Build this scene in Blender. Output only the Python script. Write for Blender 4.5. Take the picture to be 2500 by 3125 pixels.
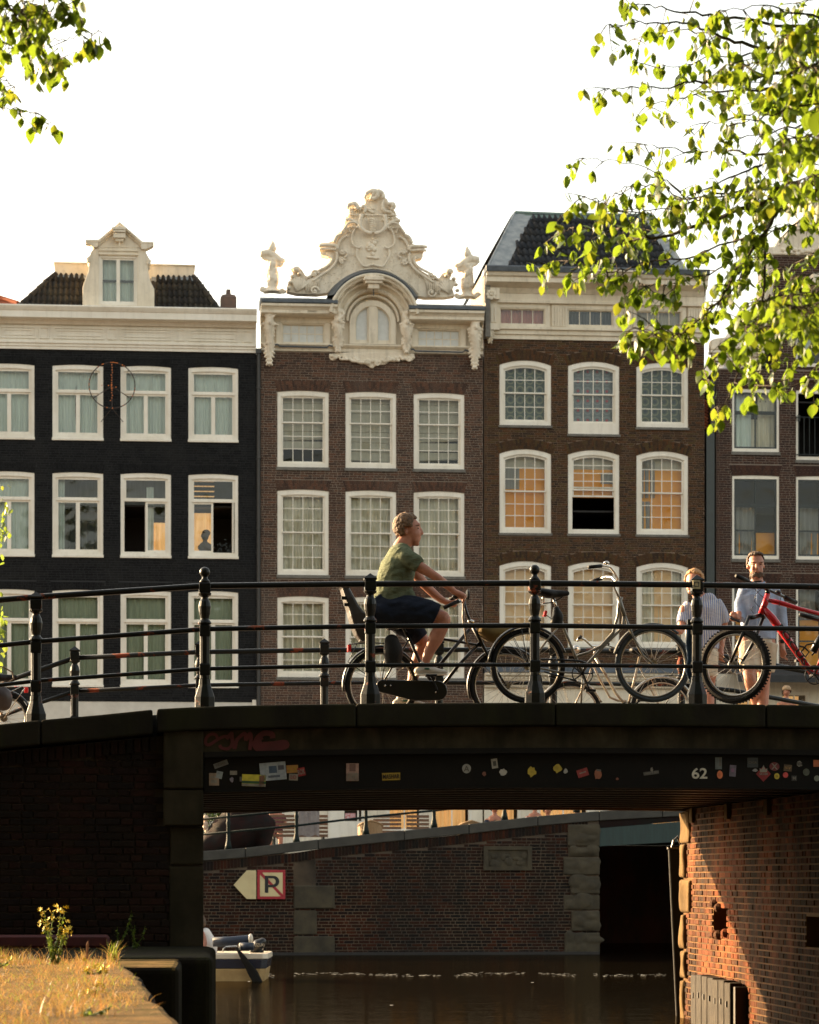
import bpy, bmesh, math, random
from mathutils import Vector, Matrix, noise
random.seed(7)
R = random.Random(11)
for o in list(bpy.data.objects): bpy.data.objects.remove(o)
S = bpy.context.scene
COL = S.collection
# ---------------------------------------------------------------- camera, sky, sun
EYE = 1.6; FP = 8625.0; HV = 2680.0; CU = 1250.0       # eye height above the water, focal length and vanishing row in photo pixels
cd = bpy.data.cameras.new('camera'); cam = bpy.data.objects.new('camera', cd); COL.objects.link(cam)
cam.location = (0, 0, EYE); cam.rotation_euler = (math.radians(90), 0, 0)
cd.sensor_fit = 'HORIZONTAL'; cd.sensor_width = 36; cd.lens = FP/2500*36
cd.shift_y = (HV-1562.5)/2500; cd.clip_start = .1; cd.clip_end = 2000
cd.dof.use_dof = True; cd.dof.focus_distance = 27.0; cd.dof.aperture_fstop = 8.0
S.camera = cam
w = bpy.data.worlds.new("World"); S.world = w; w.use_nodes = True
nt = w.node_tree; nt.nodes.clear()
SUN = Vector((-1.39, .871, .46)).normalized()
EL = math.asin(SUN.z); AZ = math.atan2(SUN.x, SUN.y)
sky = nt.nodes.new('ShaderNodeTexSky'); sky.sky_type = 'NISHITA'; sky.sun_disc = False
sky.sun_elevation = EL; sky.sun_rotation = AZ % (2*math.pi); sky.air_density = 1.0; sky.dust_density = 3.5; sky.ozone_density = .6
hs = nt.nodes.new('ShaderNodeHueSaturation'); hs.inputs['Saturation'].default_value = .55
bg = nt.nodes.new('ShaderNodeBackground'); bg.inputs[1].default_value = .125
wo = nt.nodes.new('ShaderNodeOutputWorld')
nt.links.new(sky.outputs[0], hs.inputs['Color']); tn = nt.nodes.new('ShaderNodeMix'); tn.data_type = 'RGBA'; tn.blend_type = 'MULTIPLY'; tn.inputs[0].default_value = 1; tn.inputs[7].default_value = (1, .93, .80, 1); nt.links.new(hs.outputs[0], tn.inputs[6]); nt.links.new(tn.outputs[2], bg.inputs[0]); nt.links.new(bg.outputs[0], wo.inputs[0])
sl = bpy.data.lights.new('sun', 'SUN'); sl.energy = 5.0; sl.angle = math.radians(.55); sl.color = (1, .69, .37)
so = bpy.data.objects.new('sun', sl); COL.objects.link(so); so.rotation_euler = (-SUN).to_track_quat('-Z', 'Y').to_euler(); so.location = (-40, 40, 40)
S.view_settings.view_transform = 'Standard'; S.view_settings.look = 'None'; S.view_settings.exposure = 2.15; S.view_settings.gamma = 1
S.view_settings.use_curve_mapping = False
S.render.engine = 'CYCLES'
S.cycles.max_bounces = 8; S.cycles.transparent_max_bounces = 16
# ---------------------------------------------------------------- frames: a vertical plane in the place and photo measurements taken on it
TH = math.atan(.096)
class Frame:
    def __init__(s, O, th):
        s.O = Vector(O); s.ex = Vector((math.cos(th), math.sin(th), 0)); s.ey = Vector((-math.sin(th), math.cos(th), 0))
        s.m = Matrix(((s.ex.x, s.ey.x, 0, O[0]), (s.ex.y, s.ey.y, 0, O[1]), (0, 0, 1, O[2]), (0, 0, 0, 1)))
    def p(s, u, v, d=0.):
        C = Vector((0, 0, EYE)); dr = Vector(((u-CU)/FP, 1, (HV-v)/FP))
        t = (d+(s.O-C).dot(s.ey))/dr.dot(s.ey)
        q = C+dr*t-s.O
        return Vector((q.dot(s.ex), q.dot(s.ey), q.z+s.O.z-0))
    def xz(s, u, v, d=0.):
        q = s.p(u, v, d); return q.x, q.z
    def sc(s, u, d=0.):
        a = s.p(u-50, HV, d); b = s.p(u+50, HV, d); return 100/(b-a).length
HF = Frame((0, 72, 0), TH); BF = Frame((0, 25, 0), TH); CF = Frame((0, 58.9, 0), TH)
WD = Frame((0, 0, 0), 0)
def wp(u, v, Y): return Vector(((u-CU)*Y/FP, Y, EYE+(HV-v)*Y/FP))
OFF = {}
def tag(o, label=None, cat=None, group=None, kind=None):
    if label: o['label'] = label
    if cat: o['category'] = cat
    if group: o['group'] = group
    if kind: o['kind'] = kind
    return o
def root(name, label, cat, fr, off, group=None, kind=None):
    o = bpy.data.objects.new(name, None); COL.objects.link(o); o.empty_display_size = .2
    off = Vector(off); o.matrix_world = fr.m @ Matrix.Translation(off); OFF[o.name] = off
    return tag(o, label, cat, group, kind)
def link(name, me, parent=None, loc=None, scale=None, rot=None, fr=None):
    o = bpy.data.objects.new(name, me); COL.objects.link(o)
    base = Vector((0, 0, 0))
    if parent is not None:
        o.parent = parent
        if parent.name in OFF: base = -OFF[parent.name]
        o.location = base+(Vector(loc) if loc is not None else Vector((0, 0, 0)))
        if rot is not None: o.rotation_euler = rot
        if scale is not None: o.scale = scale
    else:
        m = fr.m if fr else Matrix.Identity(4)
        if loc is not None: m = m @ Matrix.Translation(Vector(loc))
        if rot is not None:
            from mathutils import Euler
            m = m @ Euler(rot).to_matrix().to_4x4()
        if scale is not None: m = m @ Matrix.Diagonal((*scale, 1))
        o.matrix_world = m
    return o
class MB:
    def __init__(s): s.v = []; s.f = []; s.mi = []; s.cur = 0
    def add(s, vs, fs):
        b = len(s.v); s.v += [tuple(q) for q in vs]
        for f in fs: s.f.append([i+b for i in f]); s.mi.append(s.cur)
        return s
    def box(s, x0, x1, y0, y1, z0, z1, back=True):
        vs = [(x0,y0,z0),(x1,y0,z0),(x1,y1,z0),(x0,y1,z0),(x0,y0,z1),(x1,y0,z1),(x1,y1,z1),(x0,y1,z1)]
        fs = [(0,1,5,4),(1,2,6,5),(3,0,4,7),(4,5,6,7),(3,2,1,0)]
        if back: fs.append((2,3,7,6))
        return s.add(vs, fs)
    def obox(s, c, size, m=None):
        a, b, d = size[0]/2, size[1]/2, size[2]/2; c = Vector(c)
        vs = [Vector(q) for q in [(-a,-b,-d),(a,-b,-d),(a,b,-d),(-a,b,-d),(-a,-b,d),(a,-b,d),(a,b,d),(-a,b,d)]]
        if m is not None: vs = [m @ q for q in vs]
        return s.add([q+c for q in vs], [(0,1,5,4),(1,2,6,5),(3,0,4,7),(4,5,6,7),(3,2,1,0),(2,3,7,6)])
    def beam(s, a, b, wx, wz, up=(0,0,1)):
        a, b = Vector(a), Vector(b); t = (b-a).normalized(); up = Vector(up)
        n = t.cross(up).normalized(); k = n.cross(t).normalized()
        vs = []
        for q in (a, b):
            for i, j in ((-1,-1),(1,-1),(1,1),(-1,1)): vs.append(q+n*i*wx/2+k*j*wz/2)
        return s.add(vs, [(0,1,2,3),(7,6,5,4),(0,4,5,1),(1,5,6,2),(2,6,7,3),(3,7,4,0)])
    def prism(s, poly, y0, y1):
        n = len(poly); vs = [(x, y0, z) for x, z in poly]+[(x, y1, z) for x, z in poly]
        ar = sum(poly[i][0]*poly[(i+1)%n][1]-poly[(i+1)%n][0]*poly[i][1] for i in range(n))
        fr, bk = list(range(n)), list(range(2*n-1, n-1, -1))
        sd = [(i, i+n, (i+1)%n+n, (i+1)%n) for i in range(n)]
        if ar < 0:
            fr = fr[::-1]; bk = bk[::-1]; sd = [q[::-1] for q in sd]
        return s.add(vs, [fr, bk]+sd)
    def ring(s, out, inn, y0, y1):
        n = len(out)
        vs = [(x,y0,z) for x,z in out]+[(x,y0,z) for x,z in inn]+[(x,y1,z) for x,z in out]+[(x,y1,z) for x,z in inn]
        fs = []
        for i in range(n):
            j = (i+1) % n
            fs += [(i,j,n+j,n+i),(2*n+j,2*n+i,3*n+i,3*n+j),(i,2*n+i,2*n+j,j),(n+j,3*n+j,3*n+i,n+i)]
        return s.add(vs, fs)
    def tube(s, pts, r, n=8, cap=True, closed=False, flat=1.0):
        pts = [Vector(q) for q in pts]; m = len(pts)
        rr = r if isinstance(r, (list, tuple)) else [r]*m
        vs = []; ref = None
        for i, q in enumerate(pts):
            if closed: t = pts[(i+1) % m]-pts[i-1]
            else: t = pts[min(i+1, m-1)]-pts[max(i-1, 0)]
            if t.length < 1e-9: t = Vector((0, 0, 1))
            t.normalize()
            if ref is None:
                ref = Vector((0, 1, 0)) if abs(t.y) < .8 else Vector((1, 0, 0))
            a = (ref-t*ref.dot(t)).normalized(); ref = a; b = t.cross(a)
            for k in range(n):
                an = 2*math.pi*k/n
                vs.append(q+a*math.cos(an)*rr[i]*flat+b*math.sin(an)*rr[i])
        fs = []
        for i in range(m if closed else m-1):
            j = (i+1) % m
            for k in range(n):
                l = (k+1) % n; fs.append((i*n+k, i*n+l, j*n+l, j*n+k))
        if cap and not closed: fs += [list(range(n-1, -1, -1)), [(m-1)*n+k for k in range(n)]]
        return s.add(vs, fs)
    def lathe(s, prof, c=(0,0,0), n=12, square=False, a0=0.):
        c = Vector(c); vs = []; m = len(prof)
        for r, z in prof:
            for k in range(n):
                an = 2*math.pi*k/n+a0; x, y = math.cos(an)*r, math.sin(an)*r
                vs.append(c+Vector((x, y, z)))
        fs = [(i*n+k, i*n+(k+1)%n, (i+1)*n+(k+1)%n, (i+1)*n+k) for i in range(m-1) for k in range(n)]
        fs += [list(range(n-1, -1, -1)), [(m-1)*n+k for k in range(n)]]
        return s.add(vs, fs)
    def ball(s, c, r, nu=12, nv=8, m=None):
        c = Vector(c); r = Vector(r) if isinstance(r, (tuple, list, Vector)) else Vector((r, r, r))
        vs = []; fs = []
        for i in range(nv+1):
            ph = math.pi*i/nv
            for k in range(nu):
                th = 2*math.pi*k/nu; q = Vector((math.sin(ph)*math.cos(th)*r.x, math.sin(ph)*math.sin(th)*r.y, math.cos(ph)*r.z))
                if m is not None: q = m @ q
                vs.append(c+q)
        for i in range(nv):
            for k in range(nu):
                l = (k+1) % nu; fs.append((i*nu+l, i*nu+k, (i+1)*nu+k, (i+1)*nu+l))
        return s.add(vs, fs)
    def chain(s, pts, rad, n=14, caps=True):
        """limb with elliptical rings: rad = (in-plane radius, depth radius) per point, round ends"""
        P = [Vector(q) for q in pts]; Q = [(a if isinstance(a, (tuple, list)) else (a, a)) for a in rad]
        pp = []; qq = []
        def sub(i0):
            return P[i0]
        # densify with smooth interpolation
        m = len(P)
        for i in range(m-1):
            p0 = P[max(i-1,0)]; p1 = P[i]; p2 = P[i+1]; p3 = P[min(i+2,m-1)]
            k = 5
            for j in range(k):
                t = j/k
                pt = .5*((2*p1)+(p2-p0)*t+(2*p0-5*p1+4*p2-p3)*t*t+(3*p1-p0-3*p2+p3)*t**3)
                e = t*t*(3-2*t)
                pp.append(pt); qq.append((Q[i][0]*(1-e)+Q[i+1][0]*e, Q[i][1]*(1-e)+Q[i+1][1]*e))
        pp.append(P[-1]); qq.append(Q[-1])
        if caps:
            t0 = (pp[0]-pp[1]).normalized(); t1 = (pp[-1]-pp[-2]).normalized()
            for a in (.5, .85, .99):
                f = math.sqrt(max(0, 1-a*a)); e = min(Q[0]); pp.insert(0, P[0]+t0*e*a); qq.insert(0, (Q[0][0]*f, Q[0][1]*f))
                e = min(Q[-1]); pp.append(P[-1]+t1*e*a); qq.append((Q[-1][0]*f, Q[-1][1]*f))
        M_ = len(pp); vs = []
        for i in range(M_):
            t = (pp[min(i+1,M_-1)]-pp[max(i-1,0)])
            t = t.normalized() if t.length > 1e-9 else Vector((0,0,1))
            Y = Vector((0,1,0)) if abs(t.y) < .9 else Vector((0,0,1))
            n1 = t.cross(Y).normalized(); n2 = n1.cross(t).normalized()
            for k in range(n):
                an = 2*math.pi*k/n
                vs.append(pp[i]+n1*math.cos(an)*qq[i][0]+n2*math.sin(an)*qq[i][1])
        fs = [(i*n+k, i*n+(k+1)%n, (i+1)*n+(k+1)%n, (i+1)*n+k) for i in range(M_-1) for k in range(n)]
        fs += [list(range(n-1, -1, -1)), [(M_-1)*n+k for k in range(n)]]
        return s.add(vs, fs)
    def mesh(s, name, mats, smooth=False):
        me = bpy.data.meshes.new(name); me.from_pydata(s.v, [], s.f)
        for m_ in (mats if isinstance(mats, (list, tuple)) else [mats]): me.materials.append(m_)
        if max(s.mi, default=0) > 0: me.polygons.foreach_set('material_index', s.mi)
        if smooth: me.polygons.foreach_set('use_smooth', [True]*len(s.f))
        me.update(); return me
    def build(s, name, mats, parent=None, smooth=False, fr=None, loc=None, bevel=0, bseg=1, auto=None):
        me = s.mesh(name, mats, smooth)
        o = link(name, me, parent, loc, fr=fr)
        if bevel:
            b = o.modifiers.new('bevel', 'BEVEL'); b.width = bevel; b.segments = bseg; b.limit_method = 'ANGLE'; b.angle_limit = math.radians(40)
        return o
def fuse(mb, vox, smooth=2, disp=None):
    """join overlapping limbs of a builder into one continuous surface"""
    me = mb.mesh('tmp', [], False)
    bm = bmesh.new(); bm.from_mesh(me); bmesh.ops.recalc_face_normals(bm, faces=bm.faces); bm.to_mesh(me); bm.free()
    o = bpy.data.objects.new('tmp', me); COL.objects.link(o)
    r = o.modifiers.new('r', 'REMESH'); r.mode = 'VOXEL'; r.voxel_size = vox; r.use_smooth_shade = True
    if smooth:
        sm = o.modifiers.new('s', 'SMOOTH'); sm.iterations = smooth; sm.factor = .5
    dg = bpy.context.evaluated_depsgraph_get(); ev = o.evaluated_get(dg)
    out = bpy.data.meshes.new_from_object(ev)
    bpy.data.objects.remove(o)
    out.polygons.foreach_set('use_smooth', [True]*len(out.polygons))
    if disp:
        for v in out.vertices: v.co = disp(v.co.copy())
    return out
def put(me, name, mat, parent=None, fr=None):
    me.materials.clear(); me.materials.append(mat); me.name = name
    return link(name, me, parent, fr=fr)
# ---------------------------------------------------------------- materials
class NT:
    def __init__(s, name):
        s.m = bpy.data.materials.new(name); s.m.use_nodes = True; s.t = s.m.node_tree; s.t.nodes.clear()
        s.out = s.t.nodes.new('ShaderNodeOutputMaterial')
        s.g = s.n('ShaderNodeNewGeometry')
    def n(s, ty, **kw):
        q = s.t.nodes.new(ty)
        for k, v in kw.items(): setattr(q, k, v)
        return q
    def l(s, a, b): s.t.links.new(a, b)
    def noise(s, scale, detail=3, vec=None, rough=.6, stretch=None):
        q = s.n('ShaderNodeTexNoise'); q.inputs['Scale'].default_value = scale; q.inputs['Detail'].default_value = detail; q.inputs['Roughness'].default_value = rough
        v = vec or s.g.outputs['Position']
        if stretch:
            mp = s.n('ShaderNodeMapping'); mp.inputs['Scale'].default_value = stretch; s.l(v, mp.inputs[0]); v = mp.outputs[0]
        s.l(v, q.inputs['Vector']); return q.outputs['Fac']
    def ramp(s, fac, stops, interp='LINEAR'):
        r = s.n('ShaderNodeValToRGB'); e = r.color_ramp; e.interpolation = interp
        while len(e.elements) < len(stops): e.elements.new(.5)
        for i, (p, c) in enumerate(stops):
            e.elements[i].position = p; e.elements[i].color = (*c, 1) if len(c) == 3 else c
        s.l(fac, r.inputs[0]); return r.outputs[0]
    def mix(s, fac, a, b, mode='MIX'):
        q = s.n('ShaderNodeMix', data_type='RGBA', blend_type=mode)
        for v, i in ((fac, 0), (a, 6), (b, 7)):
            if hasattr(v, 'is_linked'): s.l(v, q.inputs[i])
            else: q.inputs[i].default_value = v if not isinstance(v, tuple) else (*v, 1)
        return q.outputs[2]
    def math(s, op, a, b=0., clamp=False):
        q = s.n('ShaderNodeMath', operation=op); q.use_clamp = clamp
        for v, i in ((a, 0), (b, 1)):
            if hasattr(v, 'is_linked'): s.l(v, q.inputs[i])
            else: q.inputs[i].default_value = v
        return q.outputs[0]
    def bsdf(s, col, rough=.7, metal=0., bump=None, bstr=.3, bdist=.01, spec=.5, **kw):
        b = s.n('ShaderNodeBsdfPrincipled')
        for nm, v in (('Base Color', col), ('Roughness', rough), ('Metallic', metal), ('Specular IOR Level', spec)):
            if hasattr(v, 'is_linked'): s.l(v, b.inputs[nm])
            else: b.inputs[nm].default_value = (*v, 1) if isinstance(v, tuple) else v
        for k, v in kw.items():
            b.inputs[k].default_value = v
        if bump is not None:
            q = s.n('ShaderNodeBump'); q.inputs['Strength'].default_value = bstr; q.inputs['Distance'].default_value = bdist
            s.l(bump, q.inputs['Height']); s.l(q.outputs[0], b.inputs['Normal'])
        s.l(b.outputs[0], s.out.inputs[0]); return b
def mat(name, a, b=None, rough=.7, metal=0., scale=6., bump=.0, bscale=40., spec=.5, stretch=None, lo=.35, hi=.7, dist=.01):
    t = NT(name); b = b or tuple(c*.8 for c in a)
    f = t.noise(scale, 4, stretch=stretch)
    c = t.ramp(f, [(lo, a), (hi, b)])
    bp = t.noise(bscale, 3) if bump else None
    t.bsdf(c, rough, metal, bp, bump, dist, spec); return t.m
def brickmat(name, cols, stain=(.2, .18, .15), st=.35, rough=.85, bump=.4, grime=None, gl=.5, g0=.4, g1=.62):
    t = NT(name); oi = t.n('ShaderNodeObjectInfo')
    r = t.math('FRACT', t.math('ADD', oi.outputs['Random'], t.g.outputs['Random Per Island']))
    k = len(cols); c = t.ramp(r, [((i+.0)/k, cc) for i, cc in enumerate(cols)], 'CONSTANT')
    f2 = t.noise(30, 3); c = t.mix(t.ramp(f2, [(.3, (0,0,0)), (.75, (.5,.5,.5))]), c, tuple(x*.55 for x in cols[0]))
    big = t.noise(.9, 5); c = t.mix(t.ramp(big, [(.48, (0,0,0)), (.72, (st,st,st))]), c, stain)
    if grime:
        g2 = t.noise(1.3, 4, stretch=(1, 1, .35)); c = t.mix(t.ramp(g2, [(g0, (0,0,0)), (g1, (gl,gl,gl))]), c, grime)
    t.bsdf(c, rough, 0, t.noise(70, 3), bump, .006, .08); return t.m
class M: pass
def paint(name, a, b, rough=.5, bump=.12, dirt=(.30,.25,.18), amt=.34, dist=.01, bs=18, fine=.5):
    t = NT(name); c = t.ramp(t.noise(1.4, 4), [(.35, a), (.7, b)])
    c = t.mix(t.ramp(t.noise(1.5, 5, stretch=(5, 5, .45), rough=.7), [(.50, (0,0,0)), (.74, (amt,amt,amt))]), c, dirt)
    c = t.mix(t.ramp(t.noise(9, 5, rough=.75), [(.56, (0,0,0)), (.80, (fine,fine,fine))]), c, dirt)
    t.bsdf(c, rough, 0, t.noise(bs, 4), bump, dist, .35); return t.m
M.white = paint('white_paint', (.84, .78, .67), (.74, .67, .55), .45, .08, amt=.22, fine=.25)
M.cream = paint('cream_paint', (.80, .71, .56), (.66, .57, .43), .55, .15, amt=.4)
M.carved = paint('carved_stone_paint', (.84, .74, .59), (.68, .58, .44), .7, .6, amt=.5, dist=.03, bs=13, fine=.7)
M.blackpaint = brickmat('black_painted_brick', [(.010,.010,.0105),(.013,.013,.0135),(.008,.008,.0085),(.015,.015,.015)], stain=(.022,.021,.019), st=.5, rough=.6, bump=.3)
M.blackmortar = mat('black_painted_joint', (.008,.008,.0085), (.011,.011,.011), rough=.7)
M.brick2 = brickmat('brown_brick', [(.098,.055,.038),(.076,.044,.032),(.118,.066,.045),(.085,.053,.039),(.060,.038,.030),(.135,.068,.044)], stain=(.13,.10,.08), st=.35)
M.mortar2 = mat('pale_mortar', (.30,.24,.18), (.21,.16,.12), scale=2)
M.brick3 = brickmat('ochre_brown_brick', [(.085,.046,.023),(.068,.038,.021),(.060,.036,.022),(.105,.048,.022),(.040,.028,.020),(.088,.058,.026)], stain=(.075,.05,.035), st=.4)
M.mortar3 = mat('tan_mortar', (.19,.12,.075), (.13,.085,.055), scale=2)
M.brick4 = brickmat('dark_plum_brick', [(.070,.037,.027),(.058,.032,.025),(.084,.043,.030),(.046,.028,.023)], stain=(.05,.035,.03), st=.3)
M.mortar4 = mat('grey_mortar', (.22,.17,.13), (.16,.12,.09), scale=2)
M.stone = mat('bluestone', (.17,.155,.13), (.11,.10,.085), rough=.8, scale=8, bump=.3)
M.lead = mat('lead_flashing', (.10,.115,.13), (.055,.065,.075), rough=.55, scale=7, bump=.2, bscale=9, metal=.2)
M.leadpale = mat('pale_lead', (.30,.31,.30), (.16,.18,.19), rough=.55, scale=5, bump=.2, bscale=9)
M.tileblack = brickmat('black_glazed_tile', [(.030,.032,.036),(.024,.026,.03),(.036,.038,.042),(.03,.028,.028)], stain=(.05,.05,.045), st=.3, rough=.42, bump=.2)
M.tilebrown = brickmat('brown_weathered_tile', [(.042,.037,.031),(.034,.030,.027),(.052,.045,.035),(.03,.028,.026)], stain=(.085,.07,.045), st=.5, rough=.7, bump=.35)
M.tilered = brickmat('red_clay_tile', [(.33,.10,.05),(.25,.08,.045),(.38,.13,.06)], stain=(.12,.08,.05), st=.3)
M.interior = mat('dark_interior', (.02,.017,.014), (.012,.01,.009))
M.greenblack = mat('dark_green_paint', (.018,.026,.024), (.012,.018,.018), rough=.35)
M.pipe = mat('dark_downpipe', (.035,.03,.026), (.022,.02,.018), rough=.45)
def glassmat(name, tint=(.92,.95,.93), ior=1.52, wav=.5, boost=1.0):
    t = NT(name); fr = t.n('ShaderNodeFresnel'); fr.inputs[0].default_value = ior
    oi = t.n('ShaderNodeObjectInfo')
    ad = t.n('ShaderNodeVectorMath', operation='ADD'); t.l(t.g.outputs['Position'], ad.inputs[0]); 
    cb = t.n('ShaderNodeCombineXYZ'); t.l(t.math('MULTIPLY', oi.outputs['Random'], 37.), cb.inputs[0]); t.l(cb.outputs[0], ad.inputs[1])
    nz = t.noise(1.7, 1.5, vec=ad.outputs[0])
    bp = t.n('ShaderNodeBump'); bp.inputs['Strength'].default_value = wav; bp.inputs['Distance'].default_value = .035; t.l(nz, bp.inputs['Height'])
    tr = t.n('ShaderNodeBsdfTransparent'); tr.inputs[0].default_value = (*tint, 1)
    gl = t.n('ShaderNodeBsdfGlossy'); gl.inputs['Roughness'].default_value = .012; gl.inputs[0].default_value = (1, 1, 1, 1)
    t.l(bp.outputs[0], gl.inputs['Normal'])
    f = t.math('MULTIPLY', fr.outputs[0], boost, True)
    mx = t.n('ShaderNodeMixShader'); t.l(f, mx.inputs[0]); t.l(tr.outputs[0], mx.inputs[1]); t.l(gl.outputs[0], mx.inputs[2])
    t.l(mx.outputs[0], t.out.inputs[0]); return t.m
M.glass = glassmat('window_glass', boost=1.1)
M.glassold = glassmat('wavy_old_glass', wav=.9, boost=.65)
M.frost = mat('frosted_pane', (.62,.62,.58), (.54,.54,.50), rough=.35, scale=9)
def cloth(name, a, b=None, scale=7, emis=0):
    t = NT(name); b = b or tuple(x*.75 for x in a)
    f = t.noise(scale, 3, stretch=(3, 3, .25)); c = t.ramp(f, [(.3, a), (.75, b)])
    q = t.bsdf(c, .9, 0, None, spec=.1)
    if emis:
        t.l(c, q.inputs['Emission Color']); q.inputs['Emission Strength'].default_value = emis
    return t.m
M.curt_w = cloth('white_sheer_curtain', (.74,.80,.72), (.60,.66,.60))
M.curt_g = cloth('green_curtain', (.47,.51,.38), (.36,.40,.30))
M.curt_c = cloth('cream_curtain', (.78,.70,.54), (.46,.42,.32), 5)
M.blind = cloth('beige_blind', (.52,.47,.37), (.42,.38,.30))
M.amber = mat('amber_reflection_blind', (.88,.38,.045), (.78,.30,.03), scale=1.2, rough=.8)  # golden window reflection put into the colour of sheets behind the glass
M.peach = mat('peach_blind', (.88,.62,.36), (.80,.52,.28), scale=1.0, rough=.8)
M.pink = cloth('pink_curtain', (.62,.28,.22), (.5,.2,.16))
M.greyblind = cloth('grey_blind', (.30,.29,.26), (.22,.21,.19))
def patternmat(name, base, ring, dot, sc=4.0):
    t = NT(name); tc = t.n('ShaderNodeTexCoord'); mp = t.n('ShaderNodeMapping'); t.l(tc.outputs['Object'], mp.inputs[0]); mp.inputs['Scale'].default_value = (sc, 0, sc)
    fr = t.n('ShaderNodeVectorMath', operation='FRACTION'); t.l(mp.outputs[0], fr.inputs[0])
    sb = t.n('ShaderNodeVectorMath', operation='SUBTRACT'); t.l(fr.outputs[0], sb.inputs[0]); sb.inputs[1].default_value = (.5, 0, .5)
    ln = t.n('ShaderNodeVectorMath', operation='LENGTH'); t.l(sb.outputs[0], ln.inputs[0])
    c = t.ramp(ln.outputs['Value'], [(0, dot), (.14, dot), (.16, base), (.28, base), (.30, ring), (.42, ring), (.44, base)])
    c = t.mix(t.math('MULTIPLY', t.noise(25, 3), .5), c, tuple(x*.5 for x in base))
    t.bsdf(c, .9, spec=.1); return t.m
M.patA = patternmat('teal_ring_curtain', (.13,.16,.14), (.28,.29,.19), (.07,.09,.12))
M.patB = patternmat('red_flower_curtain', (.24,.27,.28), (.34,.36,.36), (.55,.10,.12))
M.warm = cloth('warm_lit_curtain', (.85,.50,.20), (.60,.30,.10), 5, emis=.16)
# ================================================================ ground and water
def sheet(name, x0, x1, y0, y1, z, m, fr=WD, nx=1, ny=1):
    b = MB(); 
    for i in range(nx):
        for j in range(ny):
            xa = x0+(x1-x0)*i/nx; xb = x0+(x1-x0)*(i+1)/nx; ya = y0+(y1-y0)*j/ny; yb = y0+(y1-y0)*(j+1)/ny
            b.add([(xa,ya,z),(xb,ya,z),(xb,yb,z),(xa,yb,z)], [(0,1,2,3)])
    return tag(b.build(name, m, fr=fr), kind='structure')
t = NT('canal_water')
n1 = t.noise(1.0, 5, stretch=(.55, 3.6, 1), rough=.55); n2 = t.noise(6, 3, stretch=(.45, 3.0, 1))
hh = t.math('ADD', n1, t.math('MULTIPLY', n2, .40))
bp = t.n('ShaderNodeBump'); bp.inputs['Strength'].default_value = .13; bp.inputs['Distance'].default_value = .045; t.l(hh, bp.inputs['Height'])
df = t.n('ShaderNodeBsdfDiffuse'); df.inputs[0].default_value = (.010, .008, .005, 1); gs = t.n('ShaderNodeBsdfGlossy'); gs.inputs[0].default_value = (.50, .43, .33, 1); gs.inputs['Roughness'].default_value = .05
t.l(bp.outputs[0], gs.inputs['Normal']); fn = t.n('ShaderNodeFresnel'); fn.inputs[0].default_value = 1.33; t.l(bp.outputs[0], fn.inputs['Normal']); mx = t.n('ShaderNodeMixShader'); t.l(fn.outputs[0], mx.inputs[0]); t.l(df.outputs[0], mx.inputs[1]); t.l(gs.outputs[0], mx.inputs[2]); t.l(mx.outputs[0], t.out.inputs[0]); M.water = t.m
M.cobble = mat('street_paving', (.14,.11,.09), (.09,.075,.06), scale=5, bump=.3, rough=.9)
sheet('canal_bed', -600, 600, -300, 900, -2.2, mat('canal_mud', (.03,.026,.02)))
sheet('canal_water', -90, 90, -60, 71.5, 0, M.water)
# far quay street, between the far canal wall and the houses
def slab(name, x0, x1, y0, y1, z0, z1, m, fr):
    b = MB(); b.box(x0, x1, y0, y1, z0, z1); return tag(b.build(name, m, fr=fr), kind='structure')
slab('street', -60, CF.xz(1828, 2600)[0]-.03, .52, 9.95, -2, 2.12, M.cobble, CF); slab('street', -60, 60, 10.32, 300, -2, 2.121, M.cobble, CF); slab('street', 16.1, 60, .42, 10.3, -2, 2.12, M.cobble, CF)
# ================================================================ facade tools
def extr(mb, x0, x1, prof):
    """moulding: (y, z) profile pushed along x"""
    n = len(prof); vs = [(x0, y, z) for y, z in prof]+[(x1, y, z) for y, z in prof]
    fs = [(i, (i+1)%n, (i+1)%n+n, i+n) for i in range(n)]+[list(range(n-1,-1,-1)), list(range(n, 2*n))]
    return mb.add(vs, fs)
def contour(x0, x1, z0, z1, rise, n=8):
    pts = [(x0, z0), (x1, z0), (x1, z1-rise)]
    if rise > 0:
        h = (x1-x0)/2; r = (h*h+rise*rise)/(2*rise); cx = (x0+x1)/2; cz = z1-r; a = math.asin(min(1, h/r))
        for i in range(1, n): 
            q = a-2*a*i/n; pts.append((cx+r*math.sin(q), cz+r*math.cos(q)))
    else:
        for i in range(1, n): pts.append((x1+(x0-x1)*i/n, z1))
    pts.append((x0, z1-rise)); return pts
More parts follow.
